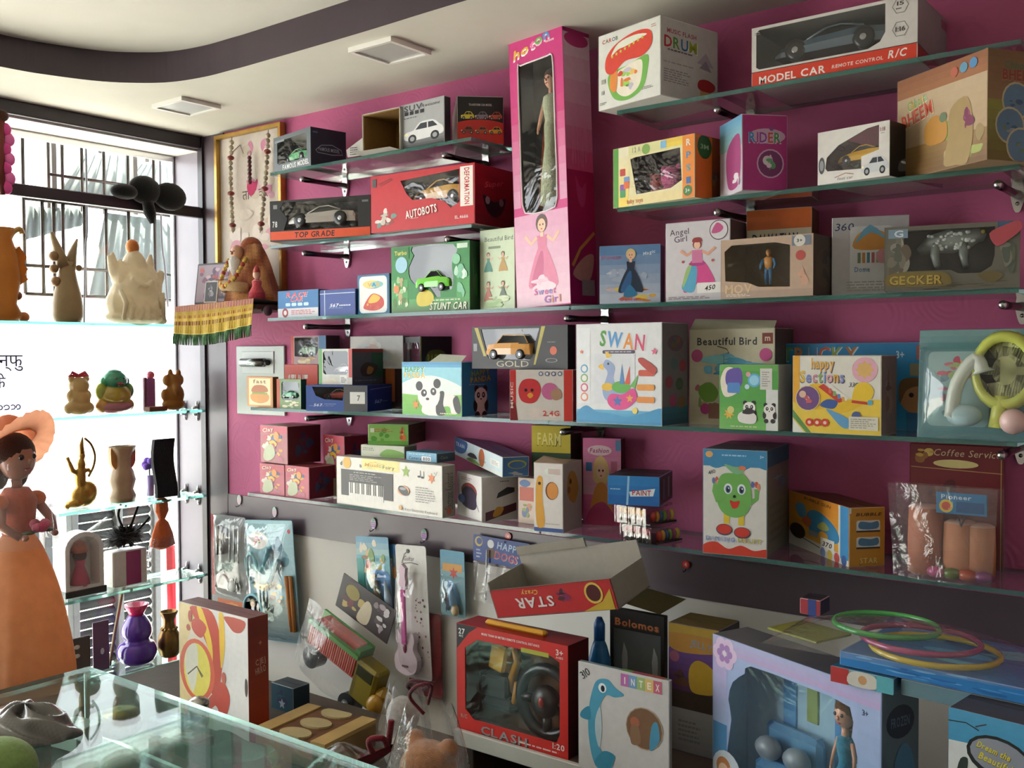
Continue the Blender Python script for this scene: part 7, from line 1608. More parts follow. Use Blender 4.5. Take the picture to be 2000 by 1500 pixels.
# beach card, rainbow card, guitar card, blue card
c = card('narrow beach picture card with clear toy figures, left of the rainbow card', (698, 1047), (762, 1050), (703, 1190), -.03, '6fb4bf', lambda a: (a.grad(0, .75, 1, 1, 'a8c8c4', '5f9ac0', 3), a.pic(.02, .3, .98, .98, None, ['c9a050', 'a8a84a', 'd2b88a', '7fa05a', '8a6a44', 'e0d8c4'], 22, 4, .2), a.rect(0, .1, .22, .7, '3f9a94'), a.blob([(.4, .5), (.6, .56), (.98, .5), (.98, .1), (.6, .05), (.7, .3)], '5a94cc', 4), a.ell(.36, .62, .08, .07, 'c8552c')))
action_figure_c = None
w, h = c.w, c.h
g = G(); g.tube([(w * .6, -.01, h * .42), (w * .66, -.012, h * .25), (w * .78, -.01, h * .08)], [.008, .011, .007], 9, '7a6a4a'); g.ell((w * .58, -.012, h * .48), (.009, .008, .01), 'a8864a', 10, 7); g.build('pirate_figure', 'plastic', c.t)
g = G(); g.tube([(w * .9, -.01, h * .44), (w * .96, -.01, h * .2), (w * .99, -.01, h * .06)], [.003, .012, .011], 9, 'a8c0d2'); g.build('toy_sword', 'plastic', c.t)
blister(c, .3, .02, 1.08, .72, .02, 4)
RB = ['c2384a', 'd87a3a', 'd8a83a', 'b8b03a', '3f9a4a', '2f7f9a', '3f5fa0', '9a3f8a']
def rain(a):
    a.rect(0, .0, 1, 1, '5a7f94'); a.rect(0, .86, .6, 1, '3f78b0'); a.pic(0, .5, .5, .86, None, ['6a8a9a', 'a8604a', '4a6f7f', 'c28a5a'], 8, 2)
    for i in range(18): a.rect(.5, .02 + .053 * i, 1, .068 + .053 * i, RB[(17 - i) % 8])
card('rainbow striped card hanging behind the white guitar card', (764, 1063), (806, 1066), (768, 1205), -.018, '5a7f94', rain)
def gt(a):
    rn = random.Random(8); a.grad(0, 0, 1, .5, 'd9cdd0', 'dfdcd6')
    for i in range(26): a.ell(rn.uniform(.55, .96), rn.uniform(.15, .62), rn.uniform(.012, .035), None, rn.choice(['8a3a5a', '5a4a50', 'b0687f', '9a7a84']))
    a.line([(.2, .86), (.3, .93), (.44, .96)], .006, '4a4446'); a.line([(.24, .86), (.5, .87), (.74, .86)], .006, '5a5456'); a.txt('Guitar', .45, .9, .035, '5a3a4a', w=.34, bold=0, sl=.3); a.ell(.42, .955, .05, None, '1c1a1a')
c = card('long white card with a pink toy guitar in a clear blister', (801, 1068), (862, 1073), (784, 1320), -.05, 'd6d4cc', gt)
w, h = c.w, c.h
M0 = Matrix.Translation((w * .36, -.008, 0)) @ Matrix.Rotation(R(1.5), 4, 'Y')
g = G(); g.M = M0; pts = smoothpts([(0, h * .04), (.036, h * .07), (.045, h * .16), (.03, h * .235), (.036, h * .3), (.03, h * .36), (.014, h * .315), (0, h * .3), (-.014, h * .33), (-.03, h * .37), (-.035, h * .3), (-.026, h * .24), (-.042, h * .16), (-.036, h * .07)], 4)
g.prism([pts], (0, 0, 0), (1, 0, 0), (0, 0, 1), (0, -1, 0), .018, 'dcc9d2'); g.build('guitar_body', 'plastic', c.t)
g = G(); g.M = M0; g.rbox(-.009, -.024, h * .27, .009, -.017, h * .68, 'cf62a4', .002); g.build('guitar_neck', 'plastic', c.t)
g = G(); g.M = M0; g.prism([[(-.009, h * .68), (.009, h * .68), (.013, h * .74), (.01, h * .78), (.013, h * .84), (-.002, h * .87), (-.012, h * .83), (-.009, h * .78), (-.013, h * .73)]], (0, -.01, 0), (1, 0, 0), (0, 0, 1), (0, -1, 0), .012, 'dcc2cf'); g.build('guitar_head', 'plastic', c.t)
g = G(); g.M = M0; g.ell((0, -.0185, h * .24), (.007, .003, .014), '8a2a4a', 12, 8); g.rbox(-.012, -.021, h * .1, .012, -.018, h * .115, '7a4a5a', .001); g.build('sound_hole', 'plastic', c.t)
blister(c, .02, .01, .98, .8, .038, 5)
c = card('blue and orange card with bubble toys, right of the guitar card', (850, 1072), (897, 1078), (862, 1200), -.03, '7fa8b0', lambda a: (a.grad(0, .7, 1, 1, '6f9aa8', '4f94b0', 3), a.rect(.1, .68, .9, .8, 'd0964a'), a.star(.55, .66, .2, 'b8483a', 6), a.pic(.0, .0, .5, .4, None, ['2f3a4a', '8a3a34', '3f4a5a'], 6, 3), a.blob([(.3, .45), (.45, .55), (.7, .4), (.8, .15), (.6, .1)], '7fb0d4', 4)))
g = G(); g.ell((c.w * .7, -.012, c.h * .12), (.012, .011, .016), 'd2b890', 12, 8); g.tube([(c.w * .5, -.012, c.h * .5), (c.w * .66, -.014, c.h * .2)], [.006, .012], 9, '8fb8d8'); g.build('bubble_bottle', 'plastic', c.t)
blister(c, .05, .0, .98, .62, .024, 6)
# red pack behind the guitar
c = card('large red pack in a clear bag behind the lower end of the pink guitar', (826, 1200), (892, 1212), (800, 1352), -.02, '8f2430', lambda a: (a.pic(.0, .05, .8, .6, None, ['a8a03a', '7a2430', 'c07a2f', '5a6a2a', '8a3a4a'], 14, 3, .25), a.blob([(.5, .3), (.7, .9), (.98, .95), (.98, .4), (.8, .2)], 'c0303c', 5)))
blister(c, -.02, -.02, 1.02, 1.02, .03, 8, 'bag_film', 'bag')
# bag with a toy truck, its dark header card tilted
A = onY(672, 1130, -.06)
c = card('clear bag with a red, green and yellow toy truck under a tilted dark header card', (682, 1128), (785, 1203), (655, 1182), -.06, '2a1c20', lambda a: (a.pic(.02, .05, .6, .95, None, ['4a1f26', '3a2a2c', '6a2a30', '2a2a2a', 'b8a060'], 14, 3, .25), a.ell(.24, .66, .13, .2, '8a7a2a'), a.blob([(.4, .1), (.5, .7), (.62, .6), (.6, .1)], 'c8bca0', 4), a.pic(.6, .05, .98, .95, None, ['8a7a80', 'c9c4c4', '4a3a40', 'a89aa0'], 12, 5, .25)), roundc=.002)
w, h = c.w, c.h
c.t.name = 'bagged_truck'
MT = Matrix.Translation((-.03, -.012, -.014)) @ Matrix.Scale(1.45, 4)
g = G(); g.M = MT
for k in range(24): g.box(w * (.02 + .62 * k / 24), -.03, -.075, w * (.02 + .62 * (k + .62) / 24), -.026, -.03, ('d4786a', 'c8503f')[k % 2])
g.box(0, -.026, -.08, w * .64, .006, -.03, 'b8443a'); g.build('truck_bed', 'plastic', c.t)
g = G(); g.M = MT; g.box(-.004, -.034, -.033, w * .66, -.024, -.024, '5aa04f'); g.box(-.002, .004, -.033, w * .66, .01, -.012, '5aa04f'); g.box(w * .6, -.03, -.03, w * .66, .008, -.014, '4a8f42'); g.build('green_rail', 'plastic', c.t)
g = G(); g.M = MT; g.box(w * .1, -.02, -.03, w * .6, .0, -.01, 'b53a34'); g.build('red_load', 'plastic', c.t)
g = G(); g.M = MT; g.rbox(w * .64, -.034, -.115, w * .92, .008, -.03, '8a7a2c', .006); g.rbox(w * .68, -.035, -.06, w * .88, -.033, -.036, '3a3a22', .001); g.build('truck_cab', 'plastic', c.t)
g = G(); g.M = MT; g.rbox(w * .9, -.03, -.12, w * 1.04, .004, -.06, 'b08a2f', .01); g.ell((w * .98, -.034, -.09), (.02, .014, .022), 'c08f34', 12, 8); g.build('yellow_bucket', 'plastic', c.t)
for x, z in ((.12, -.1), (.66, -.135)):
    g = G(); g.M = MT @ Matrix.Translation((w * x, -.02, z)) @ Matrix.Rotation(R(90), 4, 'X'); g.lathe([(.008, -.014), (.0235, -.013), (.0235, .013), (.01, .014)], 20, '1e2022', smooth=False); q = g.build('wheel', 'plastic', c.t)
    g = G(); g.M = MT @ Matrix.Translation((w * x, -.0345, z)) @ Matrix.Rotation(R(90), 4, 'X'); g.lathe([(.011, 0), (.002, .003)], 12, '7a7f80'); g.build('hub', 'plastic', q)
g = G(); g.surf(lambda u, v: (w * (-.3 + 1.35 * u) , -.045 - .05 * math.sin(PI * u) * math.sin(PI * min(v, 1) * .9) ** .5 + .002 * math.sin(19 * u + 7 * v), -.002 - .215 * v), 22, 14, 'fff'); g.build('bag', 'bag_film', c.t)
# dog header card with empty clear bag
c = card('dark blue dog header card over a clear crinkled bag, beside the open red tray box', (921, 1043), (1030, 1062), (924, 1093), -.02, '1f3f86', lambda a: (a.ell(.1, .76, .07, None, 'c9b04a'), a.ell(.11, .78, .05, None, '1f3f86'), a.blob([(.28, .2), (.26, .5), (.36, .6), (.42, .3)], '5a3a2c', 4), a.ell(.32, .74, .06, None, 'd8d8d8'), a.txt('HAPPY', .66, .7, .26, 'a8c0dc', w=.44, sl=.1, rot=-4), a.txt('DOGS', .6, .32, .28, 'b53a4a', w=.4, sl=.1, out='d0d4dc', rot=-4), a.lines(.06, .1, .16, .5, 3, 'b8c4d8')), name='bag_with_header', roundc=.002)
g = G(); g.surf(lambda u, v: (c.w * (.02 + .6 * u), -.004 - .014 * math.sin(PI * u) + .004 * math.sin(16 * u + 3 * v), -.105 * v), 26, 12, 'fff'); g.build('bag', 'bag_film', c.t)
g = G(); g.tube([(c.w * .28, -.006, c.h * .5), (c.w * .28, -.008, -.05), (c.w * .27, -.008, -.1)], .003, 6, 'd2d4d6'); g.build('clip_strip', 'plastic', c.t)
# pencilled word on the white wall
_vs, _fs, _wd = glyph('\u0932\u093e\u092d', 0)
P = onY(610, 1263, -.0006); g = G(); g.add([(x * .032, 0, y * .032) for x, y in _vs], _fs, '6a4a48'); tag(g.build('wall_writing', 'paper', loc=P), 'small reddish handwritten word on the white wall left of the truck bag', 'writing')

# ================================================================== bench with large boxes
ZB = .595
t = empty('display_bench', (1.48, -.4, 0), 'dark wooden bench with a pale front edge carrying the large toy boxes', 'bench')
g = G(); g.rbox(0, .012, ZB - .03, 1.35, .395, ZB, '55463c', .003); g.build('top', 'wood', t)
g = G(); g.rbox(-.004, 0, ZB - .034, 1.35, .012, ZB + .002, 'b5b2aa', .002); g.build('front_edge', 'laminate', t)
for x in (0, .65, 1.3):
    g = G(); g.rbox(x, .03, 0, x + .03, .39, ZB - .03, '3a2c22', .002); g.build('side_panel', 'wood', t)
g = G(); g.box(.03, .36, .02, 1.3, .372, ZB - .03, '33261e'); g.build('back_panel', 'wood', t)
g = G(); g.box(.03, .04, .25, 1.3, .36, .268, '43362c'); g.build('lower_shelf', 'wood', t)
g = G(); g.rbox(.7, -.32, 0, 1.35, -.005, ZB - .121, '43362c', .004); g.build('front_step', 'wood', t)
def f(a):
    a.poly([(0, 1), (0, .76), (.12, .93), (.2, 1)], '1c1a1c'); a.txt('27', .05, .93, .05, 'e0dcd8', w=.06); a.txt('MHZ', .045, .885, .02, 'c9c4c0', w=.04); a.txt('MORE THAN 50 METERS REMOTE CONTROL DISTANCE', .5, .945, .02, 'e4d8d0', w=.52)
    a.txt('3+', .93, .925, .05, 'e4d2ca', w=.06); a.txt('AGES', .93, .88, .018, 'e0c8c0', w=.06); a.rect(.6, .86, .84, .9, 'a8a83a'); a.txt('CLASH', .44, .045, .075, '8f8a88', w=.42, out='3a1a1c'); a.txt('R/C', .07, .13, .035, 'b08a84', w=.06); a.txt('1:20', .92, .09, .05, 'e6cfc8', w=.1); a.lines(.58, .02, .96, .05, 1, 'd8b8b0')
b = box('big red windowed box holding a toy excavator and a black steering wheel', ZB, 1110, -.385, 893, 1150, 1262, ('c2251f', '4a1214', '8f1a1a'), f, lambda a: a.grad(0, 0, 1, 1, '3a1012', '5a1416'), win=[(.08, .2), (.16, .12), (.9, .12), (.93, .2), (.93, .84), (.86, .88), (.2, .88), (.08, .78)], ins='6a4a2c', wd=.16)
P = b.M @ Vector((-b.w * .9, .07, b.h * .17))
t = empty('toy_excavator', P, 'yellow and black toy excavator inside the big red windowed box', 'toy', rot=(0, 0, b.yaw))
s = b.h
g = G(); g.rbox(0, -.03, 0, s * .42, .03, s * .13, '1d1d1f', .012); g.build('track', 'plastic', t)
g = G(); g.rbox(s * .02, -.03, s * .13, s * .34, .03, s * .34, '2a2724', .006); g.rbox(s * .0, -.028, s * .2, s * .1, .028, s * .36, '2f2c28', .004); g.build('engine', 'plastic', t)
g = G(); g.M = Matrix.Translation((s * .22, 0, s * .5)) @ Matrix.Rotation(R(12), 4, 'Y'); g.rbox(-s * .1, -.03, -s * .12, s * .1, .03, s * .14, 'd2a428', .006); g.build('cab', 'plastic', t)
g = G(); g.tube([(s * .3, -.01, s * .2), (s * .42, -.012, s * .5), (s * .36, -.012, s * .66)], [.012, .01, .008], 8, 'b8862a'); g.tube([(s * .42, -.012, s * .3), (s * .36, -.014, s * .04)], [.009, .007], 8, 'b8862a'); g.build('arm', 'plastic', t)
P = b.M @ Vector((-b.w * .29, .04, b.h * .38))
t = empty('toy_steering_wheel', P, 'black toy steering wheel inside the right half of the big red windowed box', 'toy', rot=(0, 0, b.yaw))
rw = b.w * .235
g = G(); g.tube([(rw * math.cos(R(15 * i)), .01, rw * math.sin(R(15 * i))) for i in range(24)], .013, 8, '201d1c', closed=True); g.build('rim', 'plastic', t)
g = G(); g.M = Matrix.Rotation(R(90), 4, 'X'); g.lathe([(rw * .5, -.012), (rw * .46, .006), (rw * .2, .012)], 16, '2a2624'); g.build('hub', 'plastic', t)
for a in (0, 180, 270):
    g = G(); g.tube([(rw * .4 * math.cos(R(a)), .008, rw * .4 * math.sin(R(a))), (rw * .98 * math.cos(R(a)), .01, rw * .98 * math.sin(R(a)))], .011, 6, '2a2624'); g.build('spoke', 'plastic', t)
g = G(); g.ell((0, -.014, rw * .05), (.008, .004, .012), '9a2a24', 10, 7); g.build('button', 'plastic', t)
g = G(); g.rbox(-b.w * .8, b.d * .3, b.h, -b.w * .25, b.d * .52, b.h + .012, 'd29a2c', .005); g.build('carry_handle', 'plastic', b.o)
# dolphin box
def f(a):
    a.rrect(.48, .86, .93, .965, .01, 'b8b4b0'); 
    for i, (ch, c) in enumerate(zip('INTEX', ('b0409a', '4f8ab8', '8fae4a', 'd8b04a', 'b8305a'))): a.rect(.485 + .088 * i, .862, .573 + .088 * i, .975, mixc(c, 'ffffff', .1)); a.txt(ch, .529 + .088 * i, .915, .06, 'e8e4e0', w=.012 if ch == 'I' else .04)
    a.txt('310', .08, .9, .07, '2a2a34', w=.11, rot=38, bold=0)
    T = '4f9cb8'
    a.blob([(.16, .14), (.12, .34), (.12, .55), (.16, .74), (.22, .86), (.34, .89), (.42, .83), (.52, .78), (.42, .74), (.32, .74), (.25, .62), (.24, .44), (.22, .3), (.28, .2), (.4, .14), (.34, .04), (.22, .05)], T, 5); a.blob([(.25, .62), (.27, .5), (.27, .36), (.24, .24), (.2, .36), (.2, .5)], 'b5c4c9', 4); a.blob([(.13, .6), (.04, .54), (.03, .48), (.14, .48)], '3a86a2', 4); a.blob([(.2, .12), (.3, .22), (.42, .2), (.38, .1), (.3, .03), (.2, .06)], '3f8ba6', 4)
    a.ell(.28, .8, .045, .045, 'e8ecee'); a.ell(.285, .795, .022, .03, '1f2a34')
    a.ell(.74, .52, .2, None, 'b09a84'); a.ell(.74, .52, .19, None, '7a5a40'); a.blob([(.8, .34), (.82, .56), (.88, .6), (.9, .44)], '4f94b4', 4); a.ell(.64, .56, .05, None, 'a8624a'); a.blob([(.6, .36), (.6, .52), (.68, .52), (.7, .38)], '8a6a50', 4); a.lines(.7, .04, .9, .07, 1, '8a8a88')
box('white inflatable dolphin toy box standing in front of the bench boxes', ZB, 1307, -.4, 1130, 1313, 1330, ('c9c6c3', '8f8b88', '7a8f94'), f, None, lambda a: (a.rect(.48, .0, .95, 1, 'a84a34'), a.rect(.48, 0, .6, 1, '6f9a4a'), a.rect(.6, 0, .75, 1, 'a83a5a')), yaw=0)
# upright boxes behind
def f(a): a.txt('Bolomos', .5, .9, .055, 'd8804a', w=.8, out='8a5a3a'); 
b = box('black windowed box with orange lettering behind the dolphin box', ZB, 1297, -.18, 1192, 1304, 1205, ('2a2624', '54503c', '3a342c'), f, None, win=[(.06, .1), (.94, .1), (.94, .84), (.06, .84)], ins='7a8280', wd=.036)
for k, u in enumerate((.22, .78)):
    P = b.M @ Vector((-b.w + b.w * u, .026, b.h * .3)); 
    g = G(); g.tube([(0, 0, 0), (0, 0, b.h * .3), (0, 0, b.h * .5)], [.014, .016, .012], 10, 'c0c6ca'); tag(g.build('toy_cylinder', 'plastic', loc=P), ('left', 'right')[k] + ' pale grey toy cylinder inside the black box with orange lettering', 'toy')
g = G(); Q = onY(1230, 1185, -.2); g.add([(-.0, 0, 0), (.16, -.02, -.012), (.15, .12, -.008), (-.02, .14, .004)], [(0, 1, 2, 3), (3, 2, 1, 0)], '8a8448'); m = g.build('card_lid', 'card', loc=(b.p.x - b.w - .02, b.p.y + .0, ZB + b.h + .022)); m.modifiers.new('thickness', 'SOLIDIFY').thickness = .004
tag(m, 'loose yellowish card sheet lying on the black box with orange lettering', 'card')
def f(a):
    a.grad(0, 0, 1, .34, '7a7674', '8f8c88'); a.rect(.0, .34, 1, .48, '3a2c20'); a.grad(0, .48, 1, .8, '4a2a4a', '6a4a8a'); a.rect(0, .92, 1, 1, 'b8983a'); a.blob([(0, .92), (0, .82), (.3, .78), (.98, .82), (.98, .92)], 'b8863a', 4); a.txt('JELLY', .66, .86, .05, '8a94a0', w=.44, rot=-6)
    a.ell(.12, .74, .1, None, '9a5a70'); a.blob([(.45, .5), (.42, .66), (.6, .74), (.9, .68), (.95, .52), (.7, .48)], 'c09a30', 5); a.pic(.0, .48, .5, .66, None, ['5a3a24', '3a2a3a', '8a6a2c'], 8, 3); a.lines(.2, .08, .7, .26, 5, '6a6662')
box('tall purple and yellow picture box between the dolphin and pale blue doll boxes', ZB, 1404, -.2, 1306, .1, 1232, ('5a3f6a', '2c2430', '7a6a3a'), f)
t = empty('blue_bottle', onY(1171, 1300, -.2).xyz * 1.0, 'blue plastic bottle standing behind the dolphin box', 'bottle'); t.location.z = ZB
zt = zat(Vector((t.location.x, -.2, ZB)), 1205) - ZB
g = G(); g.lathe([(.022, 0), (.026, .01), (.026, zt * .62), (.018, zt * .74), (.012, zt * .8)], 16, ['b8a48c', '2f6f9a', '2a74b0', '2a6aa0']); g.build('body', 'plastic', t)
g = G(); g.lathe([(.013, zt * .8), (.013, zt * .94), (.006, zt)], 14, '2f64a8'); g.build('cap', 'plastic', t)
# open red tray box lying upside down on the red windowed box
P = onY(1090, 1200, -.3)
t = empty('open_tray_box', (0, 0, 0), 'open red cardboard tray with upside down STAR lettering, tilted on the red windowed box', 'box')
A = onY(972, 1208, -.36); Bx = onY(1214, 1188, -.36); w = (Bx - A).length; ht = .105; dp = .13
t.location = A; t.rotation_euler = (R(10), -math.atan2(Bx.z - A.z, Bx.x - A.x), R(-2))
g = G(); k = .0025; g.box(0, 0, 0, w, k, ht * .62, 'b0272a'); g.box(0, dp, 0, w, dp + k, ht, '9a948a'); g.box(0, 0, 0, w, dp, k, '7a746a'); g.box(0, 0, 0, k, dp, ht * .8, '8f8a80'); g.box(w - k, 0, 0, w, dp, ht * .62, '8f8a80'); g.build('tray', 'card', t)
g = G(); g.box(k, k, k, w - k, 2 * k, ht * .62, '8f887c'); g.add([(0, 0, ht * .62), (w, 0, ht * .62), (w, -.004, ht * .64), (0, -.004, ht * .64)], [(0, 1, 2, 3), (3, 2, 1, 0)], 'c2bdb4'); g.build('front_lining', 'paper', t)
g = G(); a = Art(g, (0, 0, 0), (w, 0, 0), (0, 0, ht * .62)); a.txt('STAR', .36, .46, .34, 'cfc8c4', w=.32, flip=True, out='6a1216'); a.txt('Crazy', .34, .8, .16, 'd8a84a', w=.14, flip=True, sl=.2); a.pic(.52, .3, .7, .9, None, ['4a2430', '7a2a50', '3a1a24', '9a4a6a'], 9, 3, .3); a.ell(.85, .6, .07, None, 'c9a84a'); a.ell(.85, .6, .055, None, '4a1418'); a.poly([(.74, .02), (.98, .02), (.98, .7), (.9, .3)], 'b89a34'); g.build('front_print', 'card', t)
g = G(); g.box(0, dp - .004, ht, w * .6, dp + .001, ht + .02, '8f897e'); g.build('back_flap', 'paper', t)
P2 = t.location.copy()
for k2, (x, yy, c) in enumerate(((.2, .05, '6a6a66'), (.42, .07, '2f5a3a'), (.6, .06, '5a5a58'))):
    g = G(); g.ell((w * x, yy, .024), (.03, .025, .022), c, 12, 8); q = g.build('bagged_toy', 'film' if k2 == 0 else 'plastic', loc=t.location, rot=t.rotation_euler); tag(q, ('clear crumpled', 'dark green', 'grey')[k2] + ' small toy lying in the open red tray', 'toy', 'small toys in the open red tray')
# pale blue doll box (near, turned)
def f(a):
    a.grad(0, .9, 1, 1, 'b8a0cc', 'a8b0d4', 3); a.grad(0, .45, .1, .9, '9fb4d8', 'b8a4cf'); a.rect(.0, 0, .1, .45, '4f88b8'); a.grad(.88, .0, 1, .9, '7fa0c4', '9fb0d4'); a.rect(.1, 0, .88, .06, '5a8ab4')
    for k in range(6): a.ell(.085 + .05 * math.cos(R(60 * k)), .9 + .045 * math.sin(R(60 * k)) * a.W / a.H, .035, None, 'd4bcd8')
    for k in range(6): a.ell(.085 + .035 * math.cos(R(60 * k)), .9 + .03 * math.sin(R(60 * k)) * a.W / a.H, .018, None, 'a07ab4')
    a.ell(.085, .9, .014, None, 'd8cdd8'); a.txt('3+', .92, .86, .03, '3a4a6a', w=.03); a.ell(.95, .5, .022, None, '1f2430'); a.txt('d', .95, .5, .024, 'dfe4ea', w=.012)
    a.ell(.1, .16, .1, None, 'c9d2dc'); a.ell(.08, .18, .05, None, 'b8784a'); a.ell(.08, .16, .035, None, 'e2c0a4'); a.ell(.14, .15, .04, None, 'd8c49a'); a.ell(.14, .14, .03, None, 'e2c4ac')
def r(a): a.ell(.5, .82, .38, .09, '1f2a3a'); a.txt('FROZEN', .5, .82, .05, '5a7084', w=.5); a.pic(.3, .1, .95, .65, None, ['4f6f8a', '3a5a7a', '6a7a84', '2f4a64'], 12, 3, .3); a.ell(.6, .5, .3, .2, '4f7f9a')
b = box('large pale blue doll box with lilac corner flower, right foreground', ZB, 1720, -.48, 1392, 1792, 1353, ('9fb0d6', '5f6f74', '6a6a70'), f, r, dy=('t', 116), win=smoothpts([(.12, .1), (.13, .5), (.11, .62), (.14, .74), (.22, .82), (.26, .88), (.6, .88), (.84, .86), (.85, .7), (.88, .6), (.87, .1), (.5, .07)], 2), ins='a8cfe6', wd=.1)
for u, v, ww, hh, c, nm in ((.3, .62, .12, .4, '5fa0d4', 'blue'), (.44, .66, .1, .26, '9ab06a', 'green'), (.62, .5, .14, .62, '4f94d0', 'blue door'), (.78, .6, .06, .4, 'c4cfd8', 'white')):
    g = G(); x = -b.w + b.w * u; g.rbox(x - ww * b.w * .5, .088, b.h * (v - hh / 2), x + ww * b.w * .5, .094, b.h * (v + hh / 2), 'c2cfd8', .002); g.rbox(x - ww * b.w * .36, .084, b.h * (v - hh * .42), x + ww * b.w * .36, .088, b.h * (v + hh * .42), c, .002); g.build('play_scene_' + ('door' if hh > .5 else 'window'), 'plastic', b.o)
fashion_doll(b, .76, .03, b.h * .8, '2f86a8', '6a4426', 'doll with brown hair in a teal gown behind the window of the pale blue box', .3, spread=.2, cape='5a9ab8', hs=1.55)
P = b.M @ Vector((-b.w * .62, .045, b.h * .08))
t = empty('toy_sofa', P, 'pale blue toy carriage seat with grey cushions inside the pale blue doll box', 'toy', rot=(0, 0, b.yaw))
g = G(); g.rbox(-.07, -.025, 0, .07, .03, .07, '4f86b4', .015); g.rbox(-.07, .012, .05, .07, .03, .13, '5f94bc', .012); g.build('seat', 'plastic', t)
for k in (-1, 1):
    g = G(); g.ell((k * .035, -.012, .09), (.03, .02, .022), '8a98a4', 12, 8); g.build('cushion', 'plastic', t)
# things lying behind and right of it: blue flat boxes, ring toss hoops in a bag
ZP = ZB + b.h + .0015
def pile(label, z, px, py, pr, d, th, cols, fa=None, ta=None):
    P = onZ(px, py, z); return box(label, z, pr, P.y - .03, px, d, th, cols, fa, None, ta, yaw=-5)
pile('flat box with red, white and teal end, lowest on the pale blue doll box', ZP, 1622, 1322, 1745, .2, .026, ('5f9aa8', '3f6a84', '3f7fa4'), lambda a: (a.rect(0, 0, .3, 1, 'b83a3a'), a.blob([(.3, .1), (.34, .9), (.7, .9), (.72, .1)], 'd2d0c4', 4), a.ell(.52, .5, .07, None, 'c99a6a'), a.rect(.74, 0, 1, 1, '5fb0bc')))
pile('flat red and teal picture box under the right end of the bright blue box', ZP, 1760, 1352, 2040, .16, .026, ('6a8a94', '4a5a64', '3a5a7a'), lambda a: (a.pic(.4, .0, 1, 1, None, ['b8703a', 'c9b89a', '3f7a94', 'd8d0c8', 'a8403a'], 12, 3, .12)))
ZP += .028
b3 = pile('bright blue glossy flat box on top of the pile on the doll box', ZP, 1640, 1298, 2060, .22, .024, ('2f7fc4', '1f5a94', '2a74b8'), lambda a: (a.pic(0, .0, 1, 1, None, ['4f9ad8', '2a6aae', '6fb0e0'], 16, 4, .12)), lambda a: a.pic(.02, .02, .98, .98, None, ['4fa8d8', '2f78b8', '6fbfd8'], 10, 5, .3))
P = onZ(1770, 1252, ZP + .035)
t = empty('ring_toss_bag', (P.x, P.y - .01, ZP + .0255), 'clear bag of green, pink and yellow toy hoops lying on the bright blue box', 'toy pack')
for k, (dx, dy_, rr, c) in enumerate(((.05, -.01, .098, 'c9b23a'), (.025, 0, .092, 'b04a7a'), (-.035, .015, .085, '4fae5a'))):
    g = G(); g.tube([(dx + rr * math.cos(R(12 * i)), dy_ + rr * .9 * math.sin(R(12 * i)), .008 + .011 * k) for i in range(30)], .005, 8, c, closed=True); g.build('hoop', 'gloss', t)
g = G(); g.surf(lambda u, v: (-.2 + .42 * u, -.12 + .22 * v, .002 + .045 * (math.sin(PI * u) * math.sin(PI * v)) ** .6 + .003 * math.sin(17 * u) * math.sin(13 * v) * math.sin(PI * u)), 22, 16, 'fff'); g.build('bag', 'bag_film', t)
g = G(); g.M = Matrix.Translation((-.17, -.02, .001)) @ Matrix.Rotation(R(-20), 4, 'Z'); g.rbox(-.05, -.03, 0, .06, .06, .004, '8a8a3c', .001); g.build('header_card', 'card', t)
box('dark blue and red thin box lying behind the hoop bag on the pile', ZP + .0255, 1602, P.y + .1, 1562, .05, .03, ('a83a44', '2a2a4a', '2c2630'), lambda a: a.rect(.4, 0, .8, 1, '3a4a8a'))
def f(a):
    a.o = a.o + a.V * .74; a.V = a.V * .26; a.H *= .26
    a.grad(0, .5, 1, 1, '3f8fb8', '4f9cc4'); a.rect(0, 0, 1, .5, 'cfd4d2'); a.blob([(0, .5), (.2, .44), (.5, .5), (.8, .42), (1, .46), (1, .6), (0, .6)], 'cfd4d2', 4); a.ell(.56, .52, .36, .26, '232826', rot=-8); a.ell(.56, .53, .32, .21, '8a8f9a', rot=-8)
    a.txt('Dream the', .5, .6, .075, 'd8c83a', w=.36, sl=.2, rot=-12, out='5a5a2a'); a.txt('Beautiful girl', .6, .45, .085, 'd8c83a', w=.52, sl=.2, rot=-12, out='5a5a2a'); a.blob([(.1, .2), (.14, .4), (.22, .42), (.2, .24)], '2f3a34', 3); a.star(.3, .08, .07, 'c0405a', 6); a.star(.55, .1, .07, 'c9562f', 6); a.line([(.0, .84), (.2, .86), (.34, .8)], .014, '2a3236'); a.line([(.3, .84), (.42, .9)], .014, '4a3a34')
box('blue box with yellow girl lettering at the lower right corner, in front', ZB - .12, 2030, -.58, 1848, .12, 1426, ('4f9cc4', '2f6a8a', '4a4648'), f, yaw=-8)

